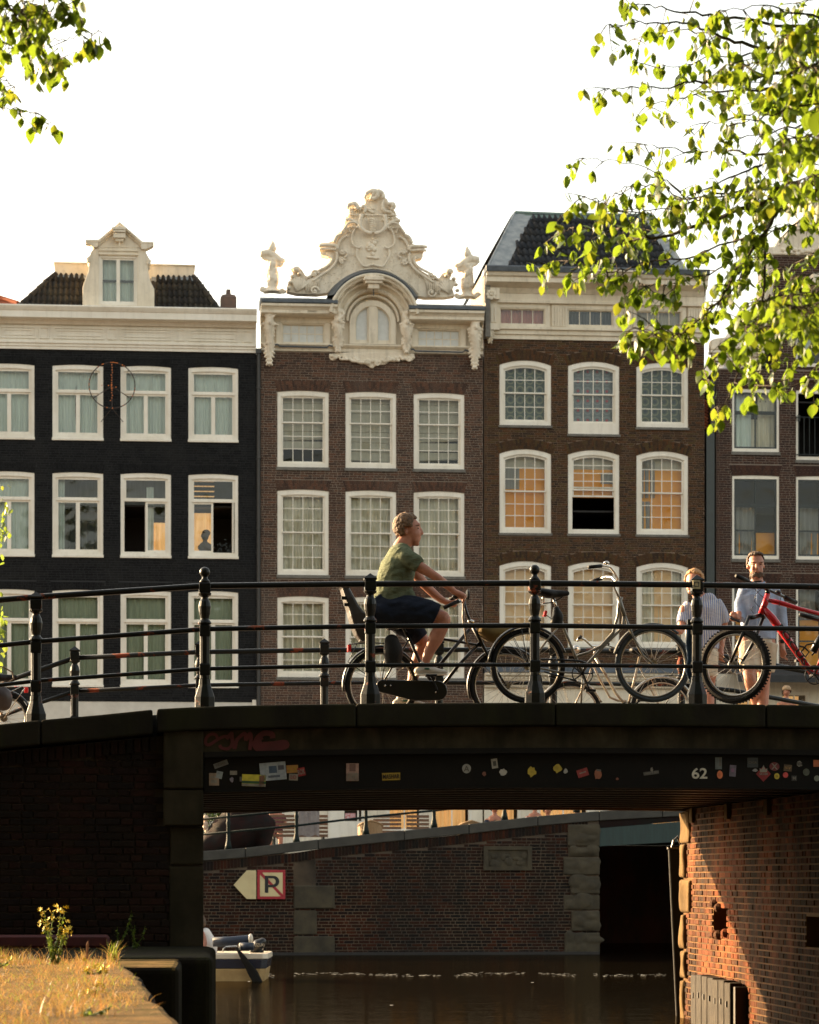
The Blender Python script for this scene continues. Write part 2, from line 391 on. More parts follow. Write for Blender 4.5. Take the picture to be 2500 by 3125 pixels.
def curtain(parent, x0, x1, z0, z1, y, m, kind='pleat', seed=0, name=None, gather=0.):
    rr = random.Random(seed); b = MB()
    if kind == 'pleat':
        n = int((x1-x0)/.022)+2; ph = rr.random()*6; p1 = .10+rr.random()*.05; rows = 6; pts = []
        for j in range(rows+1):
            z = z1+(z0-z1)*j/rows
            for i in range(n+1):
                x = x0+(x1-x0)*i/n; amp = .014+.014*j/rows
                yy = y+amp*math.sin(2*math.pi*x/p1+ph+.5*math.sin(x*9+ph))+amp*.6*math.sin(x*37+ph*2)
                if gather:
                    k_ = 1-abs(gather)*math.sin(math.pi*min(1., j/rows*.9))**1.5; x = x0+(x-x0)*k_ if gather > 0 else x1-(x1-x)*k_
                pts.append((x, yy, z))
        b.add(pts, [(j*(n+1)+i, (j+1)*(n+1)+i, (j+1)*(n+1)+i+1, j*(n+1)+i+1) for j in range(rows) for i in range(n)])
        o = b.build(name or 'curtain', m, parent, smooth=True)
    elif kind == 'blind':
        z = z1; k = 0; tilt = rr.uniform(-.06, .06)
        while z > z0:
            zb = max(z0, z-.24)
            b.add([(x0,y,z),(x1,y,z),(x1,y-.03,zb+.02+tilt*(k>3)),(x0,y-.03,zb+.02),(x0,y,zb),(x1,y,zb+tilt*(k>3))], [(3,2,1,0),(4,5,2,3)])
            z = zb; k += 1
        o = b.build(name or 'blind', m, parent)
    else:
        b.box(x0, x1, y, y+.01, z0, z1); o = b.build(name or 'blind', m, parent)
    return o
def sash(win, xa, xb, za, zb, y, cols, rows, bw, bar, ms, mg, rise=0., seed=0, depth=.035, panes=True, z_only=None, openz=None):
    b = MB()
    out = contour(xa, xb, za, zb, rise); inn = contour(xa+bw, xb-bw, za+bw, zb-bw, rise*.9 if rise else 0)
    b.ring(out, inn, y, y+depth)
    w = (xb-xa-2*bw); h = (zb-za-2*bw)
    for i in range(1, cols):
        x = xa+bw+w*i/cols; b.box(x-bar/2, x+bar/2, y+.006, y+depth-.006, za+bw-.002, zb-bw-(rise*.25 if rise else 0)+.002)
    for j in range(1, rows):
        z = za+bw+h*j/rows; b.box(xa+bw-.002, xb-bw+.002, y+.008, y+depth-.008, z-bar/2, z+bar/2)
    b.build('sash', ms, win)
    if not panes: return
    rr = random.Random(seed*17+int(xa*100)+int(za*50))
    for i in range(cols):
        for j in range(rows):
            x0 = xa+bw+w*i/cols; x1 = x0+w/cols; z0 = za+bw+h*j/rows; z1 = z0+h/rows
            ww, h2 = (x1-x0)/2, (z1-z0)/2
            me = PANE.get((round(ww, 3), round(h2, 3), mg.name))
            if me is None:
                q = MB(); q.add([(-ww,0,-h2),(ww,0,-h2),(ww,0,h2),(-ww,0,h2)], [(0,1,2,3)]); me = q.mesh('pane', mg); PANE[(round(ww, 3), round(h2, 3), mg.name)] = me
            link('pane', me, win, ((x0+x1)/2, y+depth*.5, (z0+z1)/2), rot=(rr.gauss(0, .004), 0, rr.gauss(0, .006)))
PANE = {}
def frame_of(parent, x0, x1, z0, z1, rise, fw, sill_h, mf, y0=.012, y1=.13, inner=True, label=None, top=None):
    """the fixed outer frame of a window: the part other pieces hang on"""
    b = MB(); top = top or fw
    out = contour(x0, x1, z0, z1, rise); inn = contour(x0+fw, x1-fw, z0+sill_h, z1-top, rise*.85 if rise else 0)
    b.ring(out, inn, y0, y1)
    if inner:      # inner stepped moulding
        o2 = inn; i2 = contour(x0+fw+.022, x1-fw-.022, z0+sill_h+.022, z1-top-.022, rise*.8 if rise else 0)
        b.ring([(a, c) for a, c in o2], i2, y0+.03, y1)
    o = b.build('window', mf, parent)
    if label: o['label'] = label
    return o
def sill(win, x0, x1, z0, z1, m, out=.05):
    b = MB(); b.box(x0-.03, x1+.03, -out, .10, z0, z1); return b.build('sill', m, win, bevel=.006)
class Wall:
    def __init__(s, x0, x1, z0, z1): s.r = (x0, x1, z0, z1); s.h = []
    def hole(s, x0, x1, z0, z1, rise=0, arch=0, splay=0): s.h.append((x0, x1, z0, z1, rise, arch, splay))
    def blocks(s, z):
        o = []
        for x0, x1, z0, z1, rise, arch, sp in s.h:
            if z0 <= z <= z1-rise*.5: o.append((x0, x1))
            elif arch and z1-rise*.5 < z < z1+arch:
                k = (z-z1)/arch
                if rise > .08:
                    h = (x1-x0)/2; R1 = (h*h+rise*rise)/(2*rise); cz = z1-R1; Ro = R1+arch
                    d = Ro*Ro-(z-cz)**2
                    xx = min(math.sqrt(max(0, d)), h+sp*max(0,(z-(z1-rise))/(arch+rise)))
                    o.append(((x0+x1)/2-xx, (x0+x1)/2+xx))
                else: o.append((x0-sp*max(0, k), x1+sp*max(0, k)))
        return o
    def backing(s, parent, m, th=.28):
        x0, x1, z0, z1 = s.r; b = MB()
        xs = sorted(set([x0, x1]+[q for h in s.h for q in h[:2] if x0 < q < x1])); zs = sorted(set([z0, z1]+[q for h in s.h for q in h[2:4] if z0 < q < z1]))
        for i in range(len(xs)-1):
            for j in range(len(zs)-1):
                cx, cz = (xs[i]+xs[i+1])/2, (zs[j]+zs[j+1])/2
                if any(h[0] < cx < h[1] and h[2] < cz < h[3] for h in s.h): continue
                b.box(xs[i], xs[i+1], 0, th, zs[j], zs[j+1])
        for h in s.h:
            if h[4] > 0:
                c = contour(*h[:5]); a = c[2:]      # spandrels between the arc and the square head
                k = len(a)//2
                b.prism([(h[1], h[3])]+a[:k+1][::-1], .001, th-.01); b.prism([(h[0], h[3])]+a[k:], .001, th-.01)
        return b.build('wall', m, parent)
def brickwall(wall, parent, m, L=.21, W=.10, H=.062, g=.010, proud=.010, keep=300, keyf=None, seed=1, name='brick', sub=None, jit=.002, rough=.0, extra=None):
    """courses of stretchers and headers: the first `keep` are parts, the rest one joined part"""
    rr = random.Random(seed); x0, x1, z0, z1 = wall.r; items = []
    j = 0; z = z0
    while z+H*.6 < z1:
        zt = min(z+H, z1); zc = (z+zt)/2; bl = sorted(wall.blocks(zc))
        x = x0-rr.random()*.05-(0 if j % 2 else L*.5); k = j % 2
        while x < x1:
            ln = (L if k % 2 == 0 else W)*(1+rr.uniform(-.05, .05))
            segs = [(max(x, x0), min(x+ln, x1))]
            for a, c in bl:
                ns = []
                for p, q in segs:
                    if q <= a or p >= c: ns.append((p, q))
                    else:
                        if a-p > .02: ns.append((p, a))
                        if q-c > .02: ns.append((c, q))
                segs = ns
            for p, q in segs:
                if q-p > .025: items.append((p+g/2, q-g/2, z+g/2, zt-g/2))
            x += ln; k += 1
        z += H; j += 1
    if extra: items = [i for i in items if extra((i[0]+i[1])/2, (i[2]+i[3])/2)]
    key = keyf or (lambda i: 0)
    idx = sorted(range(len(items)), key=lambda i: (key(items[i]), -min(items[i][1]-items[i][0], L*.9)))
    top = set(idx[:keep])
    u = MB(); e = .06; f = .12; u.add([(-.5,.0,-.5),(.5,.0,-.5),(.5,.0,.5),(-.5,.0,.5),(-.5,-.75,-.5),(.5,-.75,-.5),(.5,-.75,.5),(-.5,-.75,.5),(-.5+e,-1,-.5+f),(.5-e,-1,-.5+f),(.5-e,-1,.5-f),(-.5+e,-1,.5-f)],
        [(0,1,5,4),(1,2,6,5),(2,3,7,6),(3,0,4,7),(4,5,9,8),(5,6,10,9),(6,7,11,10),(7,4,8,11),(8,9,10,11)])
    me = u.mesh(name, m); J = MB()
    for i, (a, c, p, q) in enumerate(items):
        d = proud+rr.uniform(-jit, jit)
        if rough: d += rough*(noise.noise(Vector((a*2.1, 0, p*2.1)))+.6*noise.noise(Vector((a*9, 3, p*9))))
        d = max(d, .002)
        if i in top: link(name, me, parent, ((a+c)/2, .0, (p+q)/2), (c-a, d, q-p))
        else:
            b = .004; J.add([(a,0,p),(c,0,p),(c,0,q),(a,0,q),(a+b,-d,p+b),(c-b,-d,p+b),(c-b,-d,q-b),(a+b,-d,q-b)], [(0,1,5,4),(1,2,6,5),(2,3,7,6),(3,0,4,7),(4,5,6,7)])
    if J.f:
        o = J.build('brickwork', m, parent); o['kind'] = 'stuff'
def flat_arch(parent, x0, x1, z, h, rise, sp, m, n=22, seed=0, proud=.014):
    """splayed brick head: soldier bricks over an opening"""
    b = MB(); rr = random.Random(seed); cx = (x0+x1)/2; hw = (x1-x0)/2
    for i in range(n):
        a, c = -1+2*i/n, -1+2*(i+1)/n; g = .05/n*2
        a += g/2; c -= g/2
        def pt(t, k):
            if rise > .08:
                R1 = (hw*hw+rise*rise)/(2*rise); cz = z-R1; an = t*math.asin(min(1, (hw+.02)/R1)); Rr = R1+h*k
                return cx+Rr*math.sin(an), cz+Rr*math.cos(an)
            zz = z-rise*t*t
            return cx+t*(hw+sp*k), zz*(1-k)+(z+h)*k
        d = proud+rr.uniform(-.002, .003); sp_ = .5+(.14 if i % 2 else -.14)
        for k0, k1 in ((0.02, sp_-.03), (sp_+.0, .98)):
            q = [pt(a, k0), pt(c, k0), pt(c, k1), pt(a, k1)]
            vs = [(x, 0.0, zz) for x, zz in q]+[(x, -d, zz) for x, zz in q]
            b.add(vs, [(0,1,5,4),(1,2,6,5),(2,3,7,6),(3,0,4,7),(4,5,6,7)])
    return b.build('brick_arch', m, parent)
def shell(parent, x0, x1, z0, z1, depth, m, y=.28):
    """side, back and top walls, dark floors inside"""
    b = MB(); b.box(x0, x0+.15, y, depth, z0, z1); b.box(x1-.15, x1, y, depth, z0, z1); b.box(x0+.15, x1-.15, depth-.2, depth, z0, z1); b.box(x0+.15, x1-.15, y, depth-.2, z1-.2, z1)
    b.build('side_wall', m, parent)
    c = MB(); c.box(x0+.2, x1-.2, 2.6, 2.7, z0, z1-.2)
    z = z0+.2
    while z < z1: c.box(x0+.16, x1-.16, .3, 2.6, z, z+.04); z += 2.9
    c.build('room', M.interior, parent)
def tile_mesh(m, w=.225, l=.30):
    b = MB(); n = 6; vs = []
    for k, (yy, dz) in enumerate(((0., .0), (l, 0.))):
        for i in range(n+1):
            t = i/n; z = .042*math.sin(math.pi*min(1, t/.62)) if t < .62 else -.016*math.sin(math.pi*(t-.62)/.38)
            vs.append((w*(t-.5)*1.06, yy, z+(.045 if k == 0 else .0)))
    for i in range(n+1):
        x, y, z = vs[i]; vs.append((x, y, z-.036))
    fs = [(i, i+1, n+2+i, n+1+i) for i in range(n)]+[(2*n+2+i, 2*n+3+i, i+1, i) for i in range(n)]
    b.add(vs, fs); return b.mesh('tile', m, True)
def tiles(parent, bl, br, tl, tr, m, w=.135, rows=8, wr=None):
    """pantiles on the plane through four corners (frame coordinates)"""
    bl, br, tl, tr = map(Vector, (bl, br, tl, tr)); wd = w
    up = (((tl+tr)/2)-((bl+br)/2)); lenu = up.length; vec = Vector((0, up.y, up.z)).normalized(); ang = math.atan2(vec.z, vec.y)
    l = lenu/rows*Vector((0, up.y, up.z)).length/lenu if False else (tl-bl).dot(vec)/rows
    me = tile_mesh(m, w, l*1.18); me.name = 'tile'; rr = random.Random(int(bl.x*100))
    u0 = min(bl.x, tl.x); n = 0
    bk = MB(); bk.add([bl, br, tr, tl], [(0,1,2,3)]); bk.build('roof_boards', M.interior, parent)
    for j in range(rows):
        t = (j+.5)/rows; xl = bl.x+(tl.x-bl.x)*t; xr = br.x+(tr.x-br.x)*t
        i0 = math.ceil((xl-u0)/wd); i = i0
        while u0+i*wd < xr-wd*.3:
            x = u0+i*wd+wd*.5
            if x > xr: break
            p = bl+vec*(l*j); link('tile', me, parent, (x, p.y-.0, p.z+.03), rot=(ang, rr.gauss(0, .012), rr.gauss(0, .008))); i += 1; n += 1
    return n
def scroll(mb, c, r0, turns, y, rt, sgn=1, a0=0., n=26, flat=1.):
    pts = []
    for i in range(n):
        k = i/(n-1); a = a0+sgn*turns*2*math.pi*k; r = r0*(1-.85*k)
        pts.append((c[0]+r*math.cos(a), y, c[1]+r*math.sin(a)))
    mb.tube(pts, [rt*(1-.45*i/(n-1)) for i in range(n)], 7)
    mb.ball((c[0], y, c[1]), rt*1.5, 8, 6)
def acanthus(mb, cx, cz, w, h, y, rr, n=9):
    """a lump of carved leafwork that hangs down: curled lobes either side of a rib"""
    mb.tube([(cx, y, cz+h*.5), (cx+w*.05, y-.05, cz), (cx, y-.02, cz-h*.5)], [w*.16, w*.2, w*.05], 8)
    for i in range(n):
        t = i/(n-1); z = cz+h*(.46-.92*t); ww = w*(.5-.32*t)*(.8+.4*rr.random())
        for s_ in (-1, 1):
            a = s_; mb.tube([(cx, y-.03, z), (cx+a*ww*.6, y-.07, z+h*.04), (cx+a*ww, y-.04, z-h*.03), (cx+a*ww*.85, y-.02, z-h*.08)], [w*.09, w*.12, w*.09, w*.03], 7)
# ================================================================ HOUSE 1: the black house
def H(u, v, d=0.): return HF.xz(u, v, d)
def zat(v, u): return HF.xz(u, v)[1]
def house_root(label, u0, u1):
    xa, xb = H(u0, 2600)[0], H(u1, 2600)[0]
    return root('canal_house', label, 'house', HF, ((xa+xb)/2, 0, 2.12), 'canal houses in the row across the water')
hA = house_root('black painted brick canal house with a white cornice and a white dormer window', -320, 782)
xa, xb = H(-320, 1500)[0], H(782, 1500)[0]
zc = zat(1070, 390); zp = zat(2141, 390)
wl = Wall(xa, xb, zp, zc)
cols1 = [(-50, 105), (160, 315), (368, 522), (575, 727)]
rows1 = [(1113, 1343, .36, 0), (1441, 1700, .335, 1), (1800, 2096, .335, 2)]
zs1 = [(zat(a, 237), zat(b, 237)) for a, b, _, _ in rows1]
cx1 = [(H(a, 1500)[0], H(b, 1500)[0]) for a, b in cols1]
stepx = cx1[1][0]-cx1[0][0]
cx1 = [(cx1[0][0]-stepx, cx1[0][1]-stepx)]+cx1
for (a, b) in cx1:
    for (zt, zb) in zs1: wl.hole(a, b, zb, zt, .035, .20, .05)
wl.backing(hA, M.blackmortar); shell(hA, xa, xb, 2.12, zc, 8, M.blackpaint)
bc = MB(); bc.box(xa, xb, .012, .28, 2.12, zp-.004); bc.build('plinth', mat('plinth_render', (.62,.58,.50), (.5,.46,.39), scale=2.5, bump=.1), hA)
bc = MB(); extr(bc, xb-.1, xb+.0, [(-.03, zp-.2), (.0, zp-.2), (.0, zp+.06), (-.03, zp+.06)]); bc.build('plinth_cap', M.white, hA)
brickwall(wl, hA, M.blackpaint, proud=.005, g=.007, seed=3, keyf=lambda i: abs(i[0]-H(540, 1400)[0])+abs(i[2]-zat(1390, 400)))
for k, (a, b) in enumerate(cx1):
    for r, (zt, zb) in enumerate(zs1):
        flat_arch(hA, a, b, zt, .20, .035, .05, M.blackpaint, seed=k*7+r, proud=.008)
        win = frame_of(hA, a, b, zb, zt, .035, .075, .13, M.white, top=.11)
        sl = MB(); sl.box(a-.012, b+.012, -.05, .1, zb-.012, zb+.055); sl.build('sill', M.white, win, bevel=.006)
        A, Bx = a+.097, b-.097; zbo = zb+.152; zto = zt-.135
        tr = zto-(zto-zbo)*(.30 if r else .34)
        op = None
        sash(win, A, Bx, tr+.02, zto, .055, 1, 1, .045, .02, M.white, M.glass, seed=k+r)
        mid = (A+Bx)/2
        if not (r == 1 and k == 3): sash(win, A, mid, zbo, tr-.02, .07, 1, 1, .05, .02, M.white, M.glass, seed=k+r)
        else: sash(win, mid-.02, Bx, zbo, tr-.02, .12, 1, 1, .05, .02, M.white, M.glass, panes=False)
        if not (r == 1 and k == 4): sash(win, mid, Bx, zbo, tr-.02, .07, 1, 1, .05, .02, M.white, M.glass, seed=k+r+3)
        else:      # the right casement stands open: seen edge on
            ob = MB(); ob.box(Bx-.05, Bx-.015, .0, .55, zbo, tr-.02); ob.build('casement', M.white, win)
        tb = MB(); tb.box(A-.02, Bx+.02, .03, .12, tr-.022, tr+.022); tb.build('transom', M.white, win)
        if r == 0:
            gm = [.03, .04, .10, .05, .02][k % 5]; xm_ = a+(b-a)*[.5, .5, .46, .6, .5][k % 5]; curtain(win, a+.05, xm_+.03, zb+.1, zt-.05, .26, M.curt_w, seed=k, gather=gm); curtain(win, xm_-.03, b-.05, zb+.1, zt-.05, .27, M.curt_w, seed=k+50, gather=-gm)
        if r == 2: curtain(win, a+.05, b-.05, zb+.1, zt-.05, .26, M.curt_g, seed=k+20)
        if r == 1 and k <= 1: curtain(win, a+.05, b-.05, zb+.1, zt-.05, .26, M.curt_w, seed=k+9)
        if r == 1 and k == 2:
            curtain(win, a+.05, a+.3, zb+.1, zt-.05, .26, M.curt_w, seed=5)
            gb = MB(); gb.box(a+.05, b-.05, 1.2, 1.22, zb+.1, zt-.05); gb.build('room_wall', M.greyblind, win)
            pc = MB(); pc.box(a+.42, a+.72, 1.1, 1.13, zb+.15, zb+1.05); pc.box(a+.85, a+1.05, 1.1, 1.13, zb+.15, zb+1.05); pc.build('cabinet', M.pipe, win)
        if r == 1 and k == 3:
            curtain(win, mid+.1, b-.08, zb+.1, zb+.95, .5, M.warm, seed=3); curtain(win, mid+.02, mid+.2, zb+.1, zt-.3, .4, M.curt_w, seed=8)
            gb = MB(); gb.box(a+.05, b-.05, .9, .92, tr, zt-.05); gb.build('room_wall', M.greyblind, win)
        if r == 1 and k == 4:
            curtain(win, a+.08, mid+.02, zb+.1, tr-.2, .8, M.warm, seed=13, name='lit_curtain')
            gb = MB()
            for q in range(6): gb.box(a+.08, mid+.05, .9, .93, tr+.1+q*.13, tr+.125+q*.13)
            gb.build('ceiling_beam', M.warm, win)
            pl = MB(); rr = random.Random(3)
            for q in range(60):
                x = mid+rr.uniform(.02, .55); z = zb+.1+abs(rr.gauss(0, .16)); pl.obox((x, .32, z), (.05, .01, .018), Matrix.Rotation(rr.random()*3, 3, 'Y'))
            pl.build('window_plant', M.greenblack, win)
# entablature
def lv(vs, u=390): return [zat(v, u) for v in vs]
z945, z960, z982, z994, z1046, z1070 = lv((946, 962, 984, 996, 1047, 1071))
b = MB(); extr(b, xa, xb, [(.25, z945), (-.50, z945), (-.52, z945-.03), (-.50, z945-.07), (-.46, z960+.0), (-.44, z960-.01), (-.44, z982+.01), (-.41, z982), (-.2, z982-.01), (-.12, z994), (.0, z994), (.25, z994)]); b.build('cornice', M.white, hA)
b = MB(); b.box(xa, xb, -.03, .25, z1046, z994-.002); b.build('frieze', M.white, hA)
b = MB(); extr(b, xa, xb, [(.25, z1070), (-.06, z1070), (-.06, z1070+.07), (-.09, z1070+.08), (-.09, z1046-.07), (-.13, z1046-.05), (-.13, z1046-.002), (.25, z1046-.002)]); b.build('architrave', M.white, hA)
for ua, ub in ((-140, -10), (0, 110), (120, 150), (163, 318), (328, 358), (367, 522), (532, 565), (575, 727), (739, 771)):
    b = MB(); x0, x1 = H(ua, 1000)[0], H(ub, 1000)[0]; za, zb_ = z1046+.07, z994-.06
    b.ring([(x0, za), (x1, za), (x1, zb_), (x0, zb_)], [(x0+.03, za+.03), (x1-.03, za+.03), (x1-.03, zb_-.03), (x0+.03, zb_-.03)], -.065, -.029)
    if ub-ua > 60: b.ring([(x0+.09, za+.07), (x1-.09, za+.07), (x1-.09, zb_-.07), (x0+.09, zb_-.07)], [(x0+.115, za+.095), (x1-.115, za+.095), (x1-.115, zb_-.095), (x0+.115, zb_-.095)], -.055, -.029)
    b.build('frieze_panel', M.white, hA)
# roof: tiled slopes either side of the dormer
def RP(u, v, d): q = HF.p(u, v, d); return (q.x, d, q.z)
tiles(hA, RP(45, 948, .15), RP(262, 948, .15), RP(165, 842, 1.3), RP(262, 842, 1.3), M.tilebrown, w=.135, rows=5)
tiles(hA, RP(462, 952, .15), RP(672, 952, .15), RP(462, 848, 1.3), RP(592, 848, 1.3), M.tilebrown, w=.135, rows=5)
b = MB()
for a_, c_ in (((45, 948, .1), (168, 838, 1.3)), ((672, 952, .1), (592, 846, 1.3))):
    A_, C_ = Vector(RP(*a_)), Vector(RP(*c_))
    for i in range(5): b = MB(); b.tube([A_.lerp(C_, i/5), A_.lerp(C_, (i+1.1)/5)], [.088, .070], 8); b.build('ridge_tile', M.tilebrown, hA)
b = MB(); x0, z0 = H(168, 846, 1.4); x1, z1 = H(592, 814, 1.4); b.box(x0, x1, 1.32, 3.5, z0, z1); b.box(x0-.03, x1+.03, 1.28, 3.5, z1, z1+.03); b.build('flat_roof', M.cream, hA)
b = MB(); rr = random.Random(5)
for ua, ub in ((170, 262), (462, 592)):
    n = 14; b = MB()
    for i in range(n):
        u0_, u1_ = ua+(ub-ua)*i/n, ua+(ub-ua)*(i+1)/n
        a_, c_ = Vector(RP(u0_, 840+(5 if ua > 300 else 0), 1.27)), Vector(RP(u1_, 840+(5 if ua > 300 else 0), 1.27)); dz = .10+.03*math.sin(i*2.4)+rr.random()*.03
        b.add([a_, c_, c_+Vector((0, -.10, -dz)), a_+Vector((0, -.11, -dz*1.1))], [(3,2,1,0)])
    b.build('lead_apron', M.leadpale, hA)
b = MB(); b.add([RP(45, 948, .15), RP(168, 838, 1.3), RP(168, 838, 7.8), RP(45, 948, 7.8)], [(0,1,2,3)]); b.add([RP(672, 952, .15), RP(592, 846, 1.3), RP(592, 846, 7.8), RP(672, 952, 7.8)], [(3,2,1,0)]); b.build('roof_side', M.tilebrown, hA)
# dormer: zoom scale 2.03 from (0,600)
def D(x, y, d=-.1): return H(x/2.0294, 600+y/2.0294, d)
b = MB()
half = [(512,703),(512,560),(525,520),(548,460),(552,405),(540,392),(540,375),(556,365),(562,345),(582,318),(566,318),(548,300)]
L_ = [D(x, y) for x, y in half]; Rr_ = [D(1484-x if x > 0 else x, y+4) for x, y in half][::-1]
pk = [D(530,275), D(605,275), D(742,165), D(882,285), D(950,288)]
outl = L_+[D(600, 300), D(742, 190), D(882, 305)]+[D(x, y) for x, y in [(936,318),(918,318),(905,345),(915,365),(930,392),(930,412),(916,425),(918,460),(935,530),(956,572),(956,706)]]
xw0, zw0 = D(612, 668); xw1, zw1 = D(852, 368)
wp0 = [p for p in outl]
dorm = b
# cheek walls left and right, head above the window
def poly_clip_left():
    return [D(512,703),D(512,560),D(525,520),D(548,460),D(552,405),D(540,392),D(540,375),D(556,365),D(562,345),D(582,318),(xw0, D(600,318)[1]),(xw0, D(600,703)[1])]
b.prism(poly_clip_left(), -.1, .6)
b.prism([(xw1, D(860,706)[1]), (xw1, D(860,318)[1]), D(905,318), D(905,345), D(915,365), D(930,392), D(930,412), D(916,425), D(918,460), D(935,530), D(956,572), D(956,706)], -.1, .6)
b.prism([(xw0, zw1), (xw1, zw1), (xw1, D(860,316)[1]), (xw0, D(600,316)[1])], -.095, .6)
b.prism([(xw0, D(740,706)[1]), (xw1, D(740,706)[1]), (xw1, zw0), (xw0, zw0)], -.12, .6)
b.prism([D(582,316), D(905,316), D(882,300), D(742,185), D(605,295)], -.1, .6)
dm = b.build('dormer', M.cream, hA, bevel=.008)
b = MB(); b.prism([D(530,270), D(612,270), D(606,316), D(578,318), D(562,302), D(536,292)], -.2, .1); b.prism([D(870,284), D(952,288), D(946,310), D(922,322), D(905,330), D(876,328)], -.2, .1)
for pa in ([D(530,282), D(612,282), D(742,170), D(878,290), D(952,294)],):
    b.tube([(x, -.17, z) for x, z in pa], .045, 6); b.tube([(x, -.13, z-.07) for x, z in pa], .03, 6)
for (x, y) in ((545,388),(548,400),(925,400),(922,412)): q = D(x, y); b.ball((q[0], -.12, q[1]), .05, 8, 6)
q0, q1 = D(615,330), D(858,366); b.box(q0[0], q1[0], -.135, -.11, q1[1]+.01, q1[1]+.03); b.box(q0[0], q1[0], -.135, -.11, q0[1]-.02, q0[1])
for s_ in (-1, 1): b.add([RP(742/2.03, 600+168/2.03, -.2), RP(742/2.03, 600+168/2.03, 1.8), RP((742+s_*208)/2.03, 600+(288)/2.03, 1.8), RP((742+s_*208)/2.03, 600+288/2.03, -.2)], [(0,1,2,3)])
b.build('pediment_moulding', M.cream, dm)
b = MB(); c0 = D(740, 262); 
for w_, h_, zo, yo in ((.19,.05,.2,-.42),(.16,.05,.14,-.40),(.15,.12,.04,-.36),(.10,.06,-.06,-.3)): b.box(c0[0]-w_, c0[0]+w_, yo, -.05, c0[1]+zo-h_/2, c0[1]+zo+h_/2)
b.tube([(c0[0], -.25, c0[1]-.08), (c0[0], -.25, c0[1]-.2)], .018, 6); b.build('hoist_beam', M.cream, dm)
win = frame_of(dm, xw0, xw1, zw0, zw1, 0, .05, .06, M.white, y0=-.06, y1=.05, inner=False)
win.location = (0, 0, 0)
mx = (xw0+xw1)/2
for p_, q_ in ((xw0+.05, mx), (mx, xw1-.05)): sash(dm, p_, q_, zw0+.06, zw1-.05, -.02, 1, 1, .045, .02, M.white, M.glass)
curtain(dm, xw0, xw1, zw0, zw1, .2, M.curt_w, seed=4)
b = MB(); b.box(xw0, xw1, .12, .14, (zw0+zw1)/2-.0, (zw0+zw1)/2+.05); b.build('curtain_rail', M.pipe, dm)
# chimney
b = MB(); x0, z0 = H(673, 960, .8); x1, z1 = H(722, 908, .8); xm = (x0+x1)/2; h_ = (x1-x0)/2; zt = H(690, 880, .8)[1]
b.lathe([(h_*1.4, z0-.1), (h_*1.4, z1), (h_*1.05, z1+.07), (h_*.45, z1+.1), (h_*.42, z1+.12), (h_*.36, zt), (h_*.3, zt)], (xm, .95, 0), 4, a0=math.pi/4)
b.build('chimney', mat('sooty_chimney', (.13,.08,.06), (.08,.06,.05), scale=6), hA)
# red tiled neighbour roof end at the far left edge
b = MB(); b.add([RP(-60, 955, 1.2), RP(62, 928, 1.2), RP(0, 905, 2.2), RP(-60, 895, 2.2)], [(0,1,2,3)]); b.tube([RP(-40, 896, 2.1), RP(0, 908, 1.9), RP(55, 925, 1.3)], .06, 6); b.build('red_roof', M.tilered, hA)
# downpipe between house 1 and 2
x0 = H(789, 1500)[0]; za, zb_ = zat(1080, 789), zat(2150, 789)
dp = root('downpipe', 'tall dark downpipe in the gap between the black house and the ornate gabled house', 'drainpipe', HF, (x0, -.05, zb_))
b = MB(); b.tube([(x0, -.05, 2.2), (x0, -.05, za-.15), (x0, -.05, za)], [.045, .045, .045], 10); b.build('pipe', M.pipe, dp)
b = MB(); b.box(x0-.07, x0+.07, -.12, .02, za, za+.12)
for i in range(5): z = zb_+(za-zb_)*(i+.5)/5; b.box(x0-.06, x0+.06, -.11, .02, z, z+.03)
b.build('pipe_bracket', M.pipe, dp)
b = MB(); x1 = H(783, 1500)[0]; b.box(x1-.0, H(796, 1500)[0]+.02, .05, .27, 2.1, za+.02); b.build('party_wall', M.pipe, dp)
# peace ornament of wire and lamps
pc = HF.p(342, 1176, -.28); pr = 70/HF.sc(342)
po = root('wire_ornament', 'round wire peace sign with small orange lamps hung on the black house wall', 'ornament', HF, (pc.x, -.28, pc.z-pr))
M.wire = mat('rusty_wire', (.05,.03,.022), (.03,.022,.018)); b = MB()
circ = [(pc.x+pr*math.cos(a), -.28, pc.z+pr*math.sin(a)) for a in [2*math.pi*i/40 for i in range(40)]]
b.tube(circ, .014, 6, closed=True); b.build('ring', M.wire, po)
b = MB(); b.tube([(pc.x, -.28, pc.z+pr), (pc.x, -.28, pc.z-pr)], .012, 6)
for s_ in (-1, 1): b.tube([(pc.x, -.28, pc.z-.02), (pc.x+s_*pr*.82, -.28, pc.z-pr*.57)], .010, 6); b.tube([(pc.x, -.28, pc.z-pr), (pc.x+s_*.28, -.02, pc.z-pr-.3)], .008, 5); b.tube([(pc.x+s_*pr*.7, -.28, pc.z+pr*.7), (pc.x+s_*pr*.7, .0, pc.z+pr*.7)], .008, 5)
b.build('spoke', M.wire, po)
t = NT('orange_lamp'); t.bsdf((.45,.12,.03), .4, **{'Emission Color': (1,.3,.05,1), 'Emission Strength': .04}); M.olamp = t.m
b = MB(); rr = random.Random(2)
for i in range(46):
    if i < 16: x, z = pc.x+rr.gauss(0, .012), pc.z+pr*(1-2*i/18)
    elif i < 26: a = math.pi/2+rr.uniform(-.5, .5); x, z = pc.x+pr*math.cos(a), pc.z+pr*math.sin(a)
    elif i < 34: x, z = pc.x+rr.gauss(0, .07), pc.z+rr.gauss(0, .04)
    else: a = rr.random()*6.28; x, z = pc.x+pr*math.cos(a), pc.z+pr*math.sin(a)
    b = MB(); b.ball((x, -.30, z), .014, 6, 4); b.build('lamp', M.olamp, po)
